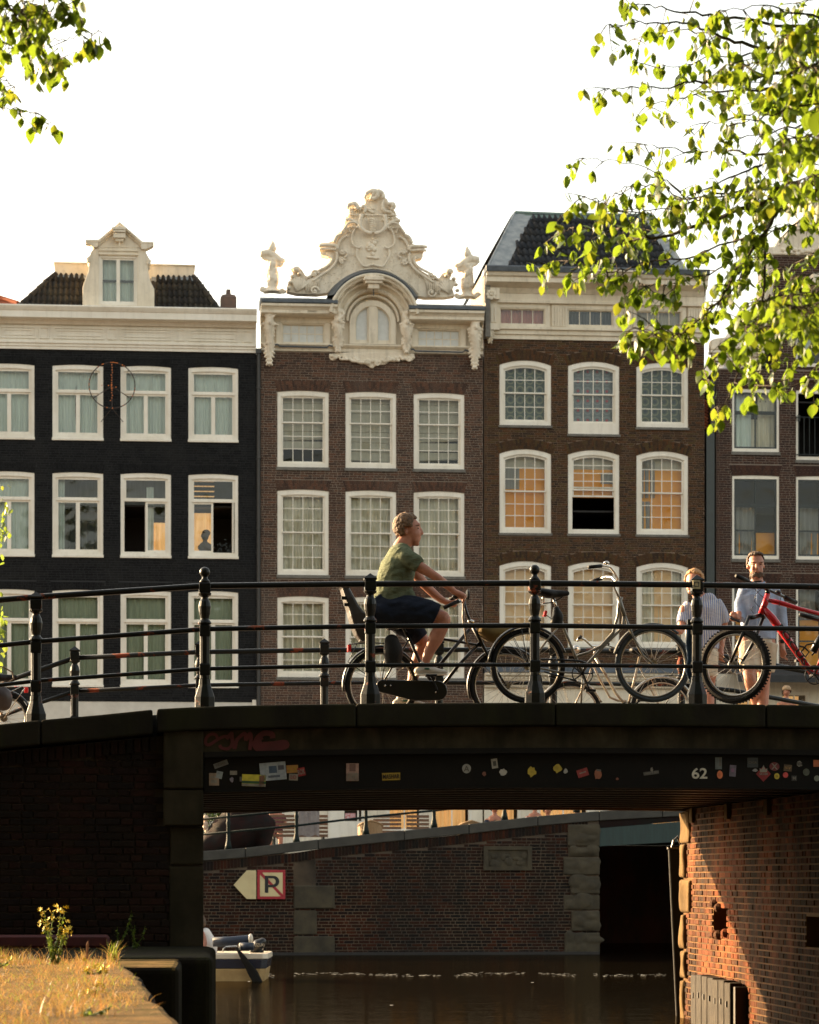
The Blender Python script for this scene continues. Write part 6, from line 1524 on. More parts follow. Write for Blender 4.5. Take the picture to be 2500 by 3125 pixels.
k.part('brake_cable', M.leatherbr, [([P(1418,1820,-.05), P(1440,1850,-.06), P(1465,1895,-.06), P(1472,1935,-.05)], .005), ([P(1415,1835,-.03), P(1413,1885,-.05), P(1425,1960,-.06), P(1435,1982,-.05), P(1450,1972,-.03)], .010)])
saddle(k, 1215, 1893, .28, .12)
k.part('seat_post', M.blackm, [([P(1222,1898), P(1245,1945)], .014)])
b = MB(); A0 = P(1165, 2091)
pts = []
R0, R1 = 20/328, 30/328
c0, c1 = P(1168, 2094, -.09), P(1336, 2108, -.09)
o_ = [(c0.x+R0*math.cos(a), c0.z+R0*math.sin(a)) for a in [math.radians(95+170*i/8) for i in range(9)]]+[(P(1263,2141).x, P(1263,2141).z)]+[(c1.x+R1*math.cos(a), c1.z+R1*math.sin(a)) for a in [math.radians(-95+180*i/10) for i in range(11)]]
b.prism(o_, k.d-.10, k.d-.065); b.build('chain_case', M.blackm, k.r, bevel=.01, bseg=2)
b = MB(); b.ball(P(1175,2092,-.11), .012, 8, 6); b.ball(P(1192,2092,-.11), .008, 8, 6); b.ball(P(1330,2112,-.11), .01, 8, 6); b.build('case_bolt', M.chrome, k.r)
c = P(1330, 2108, -.13)
for e, y in ((P(1316,2062,-.15), -.15), (P(1246,2152,.14), .14)):
    b = MB(); s0 = P(1330,2108); s0.y += y; b.tube([s0, e], .010, 6); b.obox(e, (.10,.09,.022)); b.build('pedal', M.rubber, k.r)
b = MB(); b.chain([P(1195,1955,-.10), P(1200,1990,-.10), P(1200,2020,-.10)], [(.07,.06),(.095,.07),(.08,.06)], 12); me = fuse(b, .012, 2); put(me, 'pannier', M.rubber, k.r)
k.part('rear_rack', M.blackm, [([P(1235,1965,-.06), P(1130,1962,-.06), P(1065,1966,-.06)], .006), ([P(1235,1965,.06), P(1130,1962,.06), P(1065,1966,.06)], .006), ([P(1090,1964,-.06), P(1062,2020,-.06), P(1165,2091,-.06)], .005), ([P(1180,1964,-.06), P(1165,2091,-.06)], .005)])
b = MB(); b.obox(P(1066,1979,-.0), (.035,.08,.065)); b.build('rear_light', M.redl, k.r, bevel=.005)
# child seat shell
b = MB(); prof = [(1039,1793),(1052,1838),(1062,1868),(1066,1885),(1075,1915),(1085,1940),(1100,1960)]
prof2 = [(1062,1793),(1075,1820),(1092,1852),(1108,1872),(1128,1880),(1128,1905),(1120,1958)]
L_ = len(prof); vs = []
for i in range(L_):
    wd = [.13,.16,.17,.18,.18,.15,.09][i]
    a, c_ = P(*prof[i]), P(*prof2[i])
    for q, kk in ((c_, -1), (a, -1), (a, 1), (c_, 1)): vs.append(q+Vector((0, kk*wd, 0)))
fs = [(i*4+j, i*4+(j+1)%4, (i+1)*4+(j+1)%4, (i+1)*4+j) for i in range(L_-1) for j in range(4)]+[(0,1,2,3), ((L_-1)*4+3, (L_-1)*4+2, (L_-1)*4+1, (L_-1)*4)]
b.add(vs, fs); o = b.build('child_seat', mat('grey_brown_plastic_seat', (.028,.022,.018), (.02,.016,.014), rough=.4), k.r, bevel=.02, bseg=2)
b = MB(); 
for q in ((1050,1830),(1058,1850)): b.obox(P(*q)+Vector((-.01, -.15, 0)), (.05,.03,.03))
b.build('strap_clip', M.blackm, o)
b = MB(); b.chain([P(1478,1925,-.0), P(1505,1935), P(1550,1932)], [(.07,.12),(.085,.14),(.07,.12)], 12); me = fuse(b, .016, 2); put(me, 'front_bag', mat('mustard_canvas', (.12,.075,.012), (.08,.05,.01), rough=.9, scale=10), k.r)
# ---- bicycle at the far railing
k = Bike('pale rusty bicycle with chrome handlebar parked at the far railing', 6.1, 1900, 2284)
P = k.P; s_ = BF.sc(1900, 6.1)
k.wheel(1742, 2178, 96/s_, guard=(20, 150, M.rim)); k.wheel(2020, 2168, 97/s_, guard=(20, 160, M.rim))
M.rusty = mat('cream_frame_with_rust', (.34,.29,.20), (.16,.09,.05), rough=.4, scale=18)
k.part('frame', M.rusty, [([P(1818,2008), P(1850,2060), P(1880,2115), P(1920,2165)], .016), ([P(1810,2030), P(1835,2080), P(1862,2128), P(1885,2138), P(1912,2140)], .013), ([P(1952,2005), P(1940,2060), P(1915,2165)], .014), ([P(1952,2035), P(1985,2100), P(2020,2168)], .010), ([P(1915,2165), P(2020,2168)], .010)])
k.part('fork', M.rusty, [([P(1812,2020), P(1795,2070,-.04), P(1765,2130,-.05), P(1742,2178,-.05)], .010), ([P(1812,2020), P(1795,2070,.04), P(1765,2130,.05), P(1742,2178,.05)], .010)])
k.part('handlebar', M.chrome, [([P(1762,1958,-.3), P(1768,1944,-.29), P(1785,1952,-.2), P(1806,1972,-.05), P(1830,1972,.05), P(1855,1968,.2), P(1872,1975,.28), P(1868,1985,.3)], .012), ([P(1812,2005), P(1818,1972)], .012)])
k.part('grip', M.rubber, [([P(1764,1950,-.3), P(1775,1942,-.29)], .018)]); k.part('grip', M.rubber, [([P(1862,1980,.3), P(1876,1992,.3)], .018)])
b = MB(); b.ball(P(1758,1982,-.1), (.05,.05,.05)); b.build('headlamp', M.chrome, k.r, smooth=True)
saddle(k, 1962, 1990, .27, .09, springs=False); b = MB(); b.tube([P(1952,2005), P(1956,1996)], .012, 6); b.build('seat_post', M.chrome, k.r); crank(k, 1915, 2165, .08)
k.part('chain_stay_rack', M.blackm, [([P(1975,2078), P(2030,2062), P(2085,2060)], .006), ([P(2085,2060), P(2020,2168)], .006), ([P(2050,2062), P(2060,2040)], .006)])
# ---- red mountain bike
k = Bike('red mountain bike with knobbly tyres, propped at the right end of the railing', .66, 2440, 2152)
P = k.P
k.wheel(2243, 2030, 118/339, tr=.030, dy=-.05, yaw=math.radians(-36), knob=True, n=28); k.wheel(2668, 2032, 118/339, tr=.030, knob=True)
k.part('frame', M.redf, [([P(2346,1832), P(2390,1842), P(2440,1858), P(2570,1890)], [.020,.024,.020,.018]), ([P(2332,1858), P(2360,1890), P(2400,1945), P(2477,2053)], [.030,.038,.034,.030]), ([P(2486,2060), P(2520,1980), P(2572,1880)], .017), ([P(2486,2060,.04), P(2668,2032,.06)], .012), ([P(2486,2060,-.04), P(2668,2032,-.06)], .012), ([P(2560,1895,.03), P(2668,2032,.06)], .010), ([P(2560,1895,-.03), P(2668,2032,-.06)], .010)])
k.part('head_tube', M.redf, [([P(2344,1812), P(2336,1840), P(2322,1874)], [.024,.030,.026])])
k.part('fork', M.blackm, [([P(2322,1876), P(2300,1884,-.06), P(2286,1885,-.09)], .022), ([P(2288,1880,-.09), P(2262,1945,-.12), P(2230,2022,-.14)], [.018,.017,.013]), ([P(2322,1876), P(2332,1884,.05)], .022), ([P(2332,1880,.04), P(2300,1960,.02), P(2262,2026,-.0)], [.018,.017,.013])])
k.part('stem', M.blackm, [([P(2342,1812), P(2345,1800)], .024), ([P(2345,1802), P(2330,1790,-.05)], .018)])
k.part('handlebar', M.blackm, [([P(2250,1758,-.36), P(2285,1774,-.25), P(2318,1786,-.1), P(2345,1800,.0), P(2380,1815,.12), P(2430,1838,.34)], .014)])
k.part('grip', M.rubber, [([P(2248,1757,-.37), P(2283,1773,-.26)], .020)]); k.part('grip', M.rubber, [([P(2395,1822,.18), P(2430,1838,.34)], .020)])
b = MB(); b.obox(P(2305,1776,-.14), (.11,.05,.012), Matrix.Rotation(-.1, 3, 'Y')); b.ball(P(2375,1808,.1), (.03,.03,.025)); b.build('phone_mount', M.blackm, k.r)
k.part('cable', M.blackm, [([P(2330,1792,-.05), P(2308,1812,-.10), P(2302,1835,-.10), P(2315,1850,-.06), P(2340,1850,-.03)], .003), ([P(2290,1782,-.2), P(2320,1815,-.15), P(2352,1840,-.03)], .003), ([P(2350,1800,.0), P(2385,1818,-.04), P(2378,1850,-.04)], .003), ([P(2300,1850,-.1), P(2292,1860,-.1), P(2300,1872,-.1)], .003)])
def disc(c, R, m, name, y0=0): 
    b = MB(); n = 28; b.tube([Vector(c)+Vector((R*math.cos(2*math.pi*i/n), 0, R*math.sin(2*math.pi*i/n))) for i in range(n)], .006, 5, closed=True)
    for i in range(6): a = i*1.047; b.tube([Vector(c), Vector(c)+Vector((R*math.cos(a+.3), 0, R*math.sin(a+.3)))], .003, 4)
    return b.build(name, m, k.r)
disc(P(2248,2032,.0), .075, M.rim, 'brake_disc'); crank(k, 2486, 2060, .085, dy=-.06, ang=-1.0)
k.part('shock', M.blackm, [([P(2440,1875), P(2505,1892)], .022)]); k.part('cable_lock', M.rubber, [([P(2440,1972,-.06), P(2455,1975,-.08), P(2470,1990,-.08), P(2458,2005,-.08), P(2446,1990,-.07), P(2462,1968,-.06), P(2490,1962,-.06), P(2500,1975,-.06), P(2478,2000,-.06)], .008)])
k.part('bottle', M.blackm, [([P(2482,1990,-.05), P(2498,1960,-.05), P(2506,1940,-.05)], [.036,.036,.025])])
saddle(k, 2590, 1790, .27, .07, springs=False); k.part('seat_post', M.blackm, [([P(2572,1885), P(2590,1805)], .015)])
a = P(2378, 1905, -.04); c = P(2462, 2030, -.04); dr_ = (c-a); me = text_mesh('FOCUS', .052, pm(Bk_), .02)
xw = max(v.co.x for v in me.vertices); ang = math.atan2(-dr_.z, dr_.x)
for v in me.vertices: v.co.x *= dr_.length/2/xw*.95
link('lettering', me, k.r, (a+c)/2, rot=(0, ang, 0))
# ---- bicycle half out of frame at the left
k = Bike('small-wheeled bicycle with a dark bag at the left end of the bridge', 5.6, 10, 2285)
P = k.P; s_ = BF.sc(10, 5.6)
k.wheel(12, 2192, 80/s_, guard=(10, 160, M.blackm)); k.wheel(-240, 2205, 80/s_)
k.part('frame', M.leatherbr, [([P(12,2192), P(-60,2190), P(-120,2195)], .012), ([P(12,2192), P(-30,2120), P(-60,2080)], .010), ([P(-120,2195), P(-60,2060)], .014), ([P(-120,2190), P(-230,2090), P(-240,2205)], .014), ([P(-230,2090), P(-235,1990)], .014)])
b = MB(); b.obox(P(80,2106), (.045,.06,.06)); b.build('rear_light', M.redl, k.r, bevel=.005)
k.part('rear_rack', M.chrome, [([P(-40,2100,-.07), P(25,2115,-.07), P(68,2094,-.07), P(75,2100,-.07), P(12,2192,-.07)], .005), ([P(-40,2100,.07), P(68,2094,.07)], .005)])
b = MB(); b.chain([P(-30,2105,-.14), P(5,2125,-.14), P(10,2150,-.14)], [(.06,.07),(.11,.09),(.09,.07)], 12); me = fuse(b, .014, 2); put(me, 'bag', mat('dark_leather_bag', (.03,.018,.014), (.02,.013,.01), rough=.5), k.r)
k.part('bag_handle', M.leatherbr, [([P(-20,2035,-.14), P(10,2035,-.14), P(38,2052,-.14), P(42,2072,-.14), P(20,2085,-.14), P(0,2088,-.14)], .008)])
saddle(k, 10, 2068, .26, .1, springs=False); b = MB(); b.tube([P(2,2078), P(-10,2110)], .012, 6); b.build('seat_post', M.chrome, k.r)
# blue braided lock hanging at the post
lo = BF.xz(2105, 2080, .25); lk = root('chain_lock', 'dark blue sleeved chain lock hanging beside the fourth railing post', 'lock', BF, (lo[0], .22, lo[1]))
b = MB(); LP = lambda u, v, dy=0: Vector((*[BF.xz(u, v, .22)[0]], .22+dy, BF.xz(u, v, .22)[1]))
b.tube([LP(2103,1906), LP(2098,1960), LP(2104,2010), LP(2098,2050), LP(2106,2082), LP(2113,2040), LP(2109,1980), LP(2112,1915), LP(2103,1906)], .020, 8); b.build('chain_sleeve', mat('dark_blue_sleeve', (.012,.045,.09), (.01,.03,.06), rough=.8, scale=60), lk, smooth=True)
b = MB(); b.obox(LP(2106,1900), (.05,.04,.06)); b.build('padlock', M.blackm, lk, bevel=.005)
sk = BF.xz(2127, 1783, .03); b = MB(); b.box(sk[0]-.033, sk[0]+.033, .035, .044, sk[1]-.04, sk[1]+.038); o = b.build('sticker', pm((.42,.36,.2)), nr); o['label'] = 'square cream sticker on the fourth post'
b = MB(); b.ring([(sk[0]-.022, sk[1]-.022), (sk[0]+.022, sk[1]-.022), (sk[0]+.022, sk[1]+.022), (sk[0]-.022, sk[1]+.022)], [(sk[0]-.016, sk[1]-.016), (sk[0]+.016, sk[1]-.016), (sk[0]+.016, sk[1]+.016), (sk[0]-.016, sk[1]+.016)], .032, .036); b.build('print', pm((.05,.05,.04)), o)
# ================================================================ PEOPLE
def skinmat(name, a, b_): 
    t = NT(name); c = t.ramp(t.noise(14, 4), [(.35, a), (.7, b_)]); t.bsdf(c, .5, 0, t.noise(90, 3), .15, .002, .4, **{'Subsurface Weight': .08, 'Subsurface Radius': (.02,.008,.004)}); return t.m
M.skin = skinmat('warm_skin', (.40,.17,.10), (.31,.12,.07)); M.skinp = skinmat('pale_skin', (.42,.19,.12), (.34,.14,.085))
def fabric(name, a, b_=None, scale=8, stripes=None, bump=.5):
    t = NT(name); b_ = b_ or tuple(x*.75 for x in a)
    c = t.ramp(t.noise(scale, 3), [(.35, a), (.7, b_)])
    if stripes:
        tc = t.n('ShaderNodeTexCoord'); sx = t.n('ShaderNodeSeparateXYZ'); t.l(tc.outputs['Object'], sx.inputs[0])
        xx = t.math('ADD', sx.outputs['X'], t.math('MULTIPLY', t.noise(3, 2), .05))
        f = t.math('FRACT', t.math('MULTIPLY', xx, stripes[1])); c = t.mix(t.ramp(f, [(0, (0,0,0)), (.45, (0,0,0)), (.5, (1,1,1)), (.95, (1,1,1)), (1, (0,0,0))]), c, stripes[0])
    t.bsdf(c, .9, 0, t.noise(9, 4, stretch=(1.2, 1.2, 2.4)), bump, .03, .15); return t.m
def hand(mb, w, dirv, side, curl=.6, L=.175, up=Vector((0, 0, 1))):
    """palm, four unequal bent fingers and a thumb; w wrist, dirv pointing to the fingers, side across the palm"""
    w, dirv, side = Vector(w), Vector(dirv).normalized(), Vector(side).normalized(); nrm = dirv.cross(side).normalized()
    pal = L*.48
    mb.chain([w-dirv*.02, w+dirv*pal*.5, w+dirv*pal], [(.026,.030),(.032,.040),(.030,.040)], 10)
    for i, (o, ln) in enumerate(((-.030,.86),(-.010,1.),(.011,.94),(.030,.72))):
        p0 = w+dirv*pal*.85+side*o; d1 = dirv
        pts = [p0]; ang = 0
        for sg, f in enumerate((.42,.32,.26)):
            ang += curl*(.8 if sg == 0 else 1.1); dd = dirv*math.cos(ang)+nrm*math.sin(ang); pts.append(pts[-1]+dd*L*.5*ln*f)
        mb.tube(pts, [.0095,.0092,.0085,.0070], 7)
    t0 = w+dirv*pal*.25-side*.028; mb.tube([t0, t0-side*.022+dirv*.022+nrm*.012, t0-side*.024+dirv*.050+nrm*.024, t0-side*.012+dirv*.068+nrm*.030], [.014,.012,.010,.008], 7)
def smoothnoise(a, f): return lambda v: v+Vector((noise.noise(v*f), noise.noise(v*f+Vector((7,0,0))), noise.noise(v*f+Vector((0,9,0)))))*a
def person(label, fr, at, group=None): return root('person', label, 'person', fr, at, group)
# ---- the rider
d = 1.25; x, z = Bp(1240, 2206, d)
pr_ = person('man in a green t-shirt and dark shorts riding the black bicycle', BF, (x, d, z))
P = lambda u, v, dy=0.: Vector((Bp(u, v, d+dy)[0], d+dy, Bp(u, v, d+dy)[1]))
b = MB()
# head and neck
b.ball(P(1246,1611), (.108,.082,.106), 20, 14); b.ball(P(1258,1630), (.086,.068,.080), 16, 12); b.ball(P(1262,1644), (.066,.058,.062), 14, 10); b.chain([P(1250,1646), P(1266,1656), P(1273,1660)], [(.045,.055),(.034,.04),(.022,.026)], 10)
b.ball(P(1274,1602), (.030,.050,.022)); b.chain([P(1279,1610), P(1284,1619), P(1288,1627)], [(.018,.018),(.018,.018),(.017,.019)], 8); b.ball(P(1280,1641), (.018,.026,.008)); b.ball(P(1279,1645), (.018,.024,.008)); b.ball(P(1264,1628,-.048), (.03,.02,.03)); b.ball(P(1264,1628,.048), (.03,.02,.03)); b.ball(P(1273,1661), (.02,.022,.014))
for s_ in (-1, 1): b.ball(P(1238,1622,s_*.078), (.018,.010,.030))
b.chain([P(1215,1700), P(1226,1668), P(1246,1640)], [(.095,.11),(.078,.072),(.070,.064)], 14)
# torso under the shirt
b.chain([P(1190,1850), P(1200,1780), P(1212,1720), P(1218,1690)], [(.14,.15),(.15,.16),(.13,.18),(.08,.14)], 16)
# arms
b.chain([P(1238,1700,-.18), P(1285,1732,-.21), P(1325,1757,-.24), P(1362,1784,-.25), P(1390,1808,-.26)], [(.060,.055),(.052,.050),(.042,.042),(.038,.038),(.027,.030)], 12)
b.chain([P(1245,1712,.18), P(1280,1765,.22), P(1318,1806,.26), P(1342,1826,.27), P(1362,1838,.27)], [(.060,.055),(.050,.050),(.042,.042),(.036,.036),(.026,.030)], 12)
me = b
hand(b, P(1390,1808,-.26), (1, 0, -.45), (0, -1, 0.0), .75); hand(b, P(1360,1837,.27), (1, 0, -.25), (0, 1, 0), .75)
# legs: near thigh, knee, calf; far thigh, calf
b.chain([P(1185,1865,-.10), P(1260,1868,-.12), P(1345,1884,-.13), P(1350,1905,-.13), P(1332,1945,-.13), P(1310,1990,-.13), P(1297,2026,-.13)], [(.11,.10),(.10,.095),(.072,.068),(.066,.062),(.070,.062),(.050,.046),(.034,.036)], 14)
b.chain([P(1185,1865,.10), P(1240,1910,.12), P(1292,1960,.13), P(1285,1990,.13), P(1268,2040,.13), P(1258,2080,.13), P(1250,2120,.13)], [(.11,.10),(.10,.095),(.068,.066),(.066,.062),(.062,.056),(.046,.044),(.034,.036)], 14)
b.chain([P(1290,2036,-.13), P(1320,2048,-.13)], [(.03,.03),(.025,.03)], 8)
me = fuse(b, .0075, 2); put(me, 'body', M.skin, pr_)
b = MB()     # shirt: follows the back, belly and sleeve
b.chain([P(1184,1856), P(1190,1826), P(1204,1780), P(1214,1735), P(1224,1695), P(1238,1664)], [(.118,.185),(.155,.19),(.175,.20),(.165,.215),(.125,.20),(.070,.085)], 20, caps=False)
b.chain([P(1180,1862), P(1210,1840), P(1240,1822)], [(.10,.17),(.11,.17),(.09,.15)], 16)
b.chain([P(1222,1690,-.12), P(1240,1700,-.17), P(1262,1714,-.20), P(1281,1728,-.215)], [(.08,.08),(.090,.080),(.080,.074),(.070,.068)], 14, caps=False)
b.chain([P(1222,1692,.12), P(1246,1704,.18), P(1262,1722,.21)], [(.075,.075),(.080,.075),(.074,.070)], 14, caps=False)
def wr(v):
    n_ = noise.noise(Vector((v.x*6+v.z*9, v.y*4, (v.z-v.x*.5)*16))); return v+Vector((0, 1 if v.y > d else -1, 0))*(n_*.017+.006*noise.noise(v*22))+Vector((n_*.009, 0, 0))
me = fuse(b, .010, 2, wr); put(me, 't_shirt', fabric('sage_green_cotton', (.105,.122,.072), (.086,.100,.060), 5, bump=.9), pr_)
b = MB()
b.chain([P(1172,1855), P(1180,1862,-.03), P(1240,1862,-.10), P(1300,1868,-.125), P(1332,1880,-.13)], [(.12,.19),(.160,.20),(.145,.135),(.125,.115),(.112,.10)], 16, caps=False)
b.chain([P(1172,1858), P(1185,1866,.04), P(1225,1895,.11), P(1262,1930,.125), P(1282,1952,.13)], [(.09,.16),(.14,.17),(.13,.125),(.11,.105),(.094,.092)], 16, caps=False)
b.chain([P(1156,1862), P(1190,1850), P(1222,1836)], [(.05,.15),(.10,.165),(.06,.15)], 14)
me = fuse(b, .011, 2, wr); put(me, 'shorts', fabric('navy_cotton', (.012,.017,.03), (.009,.012,.02)), pr_)
for (uu, vv, dy, lit) in ((0, 0, -.13, 1), (-66, 98, .13, 0)):
    b = MB(); b.chain([P(1276+uu,2048+vv,dy), P(1300+uu,2044+vv,dy), P(1335+uu,2050+vv,dy), P(1360+uu,2053+vv,dy)], [(.038,.040),(.046,.042),(.034,.045),(.022,.040)], 12); b.chain([P(1288+uu,2034+vv,dy), P(1296+uu,2026+vv,dy)], [(.04,.04),(.038,.036)], 10)
    me = fuse(b, .008, 1); so_ = put(me, 'shoe', mat('off_white_shoe', (.55,.50,.42), (.42,.38,.32), rough=.6) if lit else bpy.data.materials['off_white_shoe'], pr_)
    q = MB(); q.chain([P(1270+uu,2060+vv,dy), P(1300+uu,2059+vv,dy), P(1362+uu,2058+vv,dy)], [(.010,.042),(.010,.045),(.010,.040)], 10); q.build('sole', M.white, so_)
    q = MB(); q.ball(P(1304+uu,2041+vv,dy-.042), (.028,.008,.010)); q.build('shoe_mark', mat('green_mark', (.02,.10,.05), (.02,.07,.04)) if lit else bpy.data.materials['green_mark'], so_)
def hairdo(c, r, face, m, parent, n=190, br_=.020, vox=.009, low=-.5, seed=4, front=.35, top=.35):
    b = MB(); rr2 = random.Random(seed); c = Vector(c); face = Vector(face).normalized()
    for i in range(n*3):
        v = Vector((rr2.gauss(0,1), rr2.gauss(0,1), rr2.gauss(0,1))).normalized(); f = v.dot(face)
        if v.z < low: continue
        if f > front and v.z < top+.35*f: continue
        if v.z < -.1 and f > -.2: continue
        q = c+Vector((v.x*r[0], v.y*r[1], v.z*r[2])); b.ball(q, rr2.uniform(br_*.6, br_*1.15), 6, 5)
    me = fuse(b, vox, 1); return put(me, 'hair', m, parent)
M.hair1 = mat('sandy_curly_hair', (.16,.082,.032), (.06,.03,.012), rough=.7, scale=40, bump=.8, bscale=60, dist=.02)
hairdo(P(1240,1605), (.116,.094,.114), (1,0,-.15), M.hair1, pr_, n=300, br_=.017, vox=.006, front=.40, top=.46, low=-.75)
b = MB(); b.ball(P(1277,1612,-.052), (.006,.007,.005)); b.ball(P(1277,1612,.05), (.006,.007,.005)); b.build('eye', M.interior, pr_)
b = MB(); b.chain([P(1270,1604,-.062), P(1279,1603,-.052)], [(.004,.004),(.004,.004)], 6); b.build('eyebrow', M.hair1, pr_)
# ---- the man facing the camera, pale blue shirt
d2 = 2.7; sc2 = BF.sc(2310, d2); x, z = Bp(2310, HV-sc2*(ct(4.)-.10-EYE), d2)
zg = z
pm2 = person('bearded man in a pale blue shirt and beige shorts, walking with a phone', BF, (x, d2, z))
P = lambda X, Y, dy=0.: Vector((Bp(1900+X/2.875, 1650+Y/2.875, d2+dy)[0], d2+dy, Bp(1900+X/2.875, 1650+Y/2.875, d2+dy)[1]))
b = MB(); fc = P(1172,205)
b.ball(fc+Vector((0,.01,.005)), (.080,.098,.105), 20, 14); b.ball(P(1176,262,-.02), (.066,.072,.070), 16, 12); b.ball(P(1186,308,-.06), (.034,.028,.024)); b.chain([P(1178,205,-.092), P(1179,228,-.106), P(1180,240,-.112)], [(.011,.012),(.013,.012),(.018,.012)], 8)
b.ball(P(1186,268,-.088), (.026,.014,.008)); b.ball(P(1184,190,-.078), (.056,.02,.012)); b.ball(P(1098,230,.0), (.010,.018,.028)); b.ball(P(1150,240,-.07), (.024,.02,.022)); b.ball(P(1212,242,-.062), (.022,.02,.022)); b.ball(P(1244,228,.03), (.008,.014,.024))
b.chain([P(1178,400), P(1178,350), P(1174,290)], [(.10,.09),(.062,.064),(.06,.062)], 14)
b.chain([P(1180,800), P(1190,620), P(1195,480), P(1190,410)], [(.15,.11),(.155,.11),(.17,.11),(.10,.08)], 16)
b.chain([P(1070,450), P(1035,560), P(1025,640,-.06), P(1010,690,-.14)], [(.05,.055),(.05,.05),(.042,.042),(.030,.030)], 12); hand(b, P(1010,692,-.15), (-.4,-.75,.15), (.6,-.3,.4), .7)
b.chain([P(1345,470), P(1385,620), P(1400,780,.02), P(1398,880,.0), P(1402,930,-.02)], [(.055,.055),(.05,.05),(.044,.044),(.034,.036),(.026,.030)], 12); hand(b, P(1402,932,-.02), (.08,-.1,-1), (.1,1,0), .35)
zk = P(0,1230)
b.chain([P(1100,900), P(1110,1060,-.04), P(1120,1210,-.10), P(1140,1300,-.02), P(1180,1420,.12), P(1200,1560,.22), P(1205,1640,.26)], [(.10,.10),(.085,.085),(.062,.062),(.060,.062),(.055,.058),(.036,.038),(.034,.036)], 14)
b.chain([P(1260,900), P(1250,1060,.0), P(1240,1220,.04), P(1238,1300,.05), P(1232,1420,.04), P(1230,1560,.02), P(1232,1650,.0)], [(.10,.10),(.085,.085),(.064,.062),(.060,.062),(.058,.06),(.036,.038),(.034,.036)], 14)
me = fuse(b, .008, 2); put(me, 'body', M.skinp, pm2)
def wr2(v):
    n_ = noise.noise(Vector((v.x*7, v.y*5, v.z*6)))+.5*noise.noise(Vector((v.x*16, v.y*9, v.z*12))); return v+Vector((n_*.006, (1 if v.y > d2 else -1)*n_*.014, 0))
M.shirtb = fabric('pale_blue_oxford', (.30,.36,.48), (.24,.29,.40), 5)
b = MB(); b.chain([P(1195,872), P(1190,760), P(1188,620), P(1192,500), P(1186,425), P(1180,375)], [(.175,.125),(.175,.125),(.178,.13),(.19,.13),(.15,.10),(.075,.075)], 20, caps=False)
b.chain([P(1080,430), P(1045,540), P(1030,640,-.05), P(1025,690,-.10)], [(.07,.075),(.068,.068),(.056,.056),(.052,.052)], 14, caps=False); b.chain([P(1310,430), P(1370,560), P(1395,700,.01), P(1400,800,.02)], [(.075,.08),(.072,.07),(.062,.062),(.058,.058)], 14, caps=False)
me = fuse(b, .011, 1, wr2); sh_ = put(me, 'shirt', M.shirtb, pm2)
b = MB(); b.tube([P(1186,430,-.145), P(1180,560,-.150), P(1180,720,-.145), P(1182,860,-.140)], .010, 6, flat=.5); 
b.chain([P(1130,395,-.07), P(1150,380,-.10), P(1180,420,-.125)], [(.012,.02),(.014,.012),(.010,.01)], 8); b.chain([P(1240,370,-.03), P(1228,385,-.09), P(1190,425,-.125)], [(.016,.02),(.014,.012),(.010,.01)], 8); b.build('collar', M.shirtb, sh_, smooth=True)
b = MB(); b.chain([P(1190,860), P(1185,930)], [(.165,.12),(.172,.125)], 18, caps=False); b.chain([P(1115,900), P(1110,1030,-.03), P(1112,1140,-.07)], [(.11,.12),(.105,.105),(.10,.10)], 14, caps=False); b.chain([P(1270,900), P(1258,1030,.0), P(1250,1150,.02)], [(.11,.12),(.105,.105),(.10,.10)], 14, caps=False)
me = fuse(b, .011, 1, wr2); put(me, 'shorts', fabric('beige_linen', (.52,.43,.32), (.42,.35,.26)), pm2)
for q in (P(1215,1668,.24), P(1240,1672,-.05)): b = MB(); b.chain([q, q+Vector((-.02,-.14,-.03))], [(.04,.045),(.03,.04)], 10); b.build('shoe', bpy.data.materials['off_white_shoe'], pm2, smooth=True)
M.hair2 = mat('dark_blond_hair', (.085,.045,.020), (.05,.026,.012), rough=.7, scale=40, bump=.8, bscale=60, dist=.02)
hairdo(fc+Vector((0,.02,.012)), (.086,.102,.108), (.1,-1,-.1), M.hair2, pm2, n=200, br_=.013, vox=.007, front=.22, top=.66, low=-.2, seed=8)
hairdo(P(1172,128,.0), (.065,.075,.03), (0,-1,-1.5), M.hair2, pm2, n=60, br_=.014, vox=.007, front=.9, low=-.1, seed=9)
b = MB()
rr = random.Random(12)
for i in range(60):
    a = rr.uniform(-1.5, 1.5); q = P(1180,282+abs(rr.gauss(0,13)),-.02)+Vector((.066*math.sin(a), -.068*math.cos(a), -.03*rr.random())); b.ball(q, .0115, 6, 5)
me = fuse(b, .007, 1); put(me, 'beard', M.hair2, pm2)
b = MB()
for X in (1152, 1216): b.ball(P(X,207,-.092), (.010,.006,.005)); 
b.build('eye', M.interior, pm2)
b = MB()
for X in (1148, 1220): b.chain([P(X-14,189,-.088), P(X+14,188,-.092)], [(.005,.005),(.004,.004)], 6)
b.build('eyebrow', M.hair2, pm2)
b = MB(); b.tube([P(1398,872), P(1404,900)], .036, 14); b.ball(P(1405,885,-.036), (.024,.010,.024)); b.build('watch', M.blackm, pm2)
q = P(985,690,-.24); ph = root('phone', 'dark phone in the hand of the man in the pale blue shirt', 'phone', BF, q)
b = MB(); b.obox(q, (.11,.075,.010), Matrix.Rotation(.35, 3, 'Y') @ Matrix.Rotation(.5, 3, 'X')); b.build('phone_case', M.blackm, ph, bevel=.003)
b = MB(); b.obox(q+Vector((0.002, -.004, .008)), (.10,.066,.002), Matrix.Rotation(.35, 3, 'Y') @ Matrix.Rotation(.5, 3, 'X')); b.build('screen', M.interior, ph)
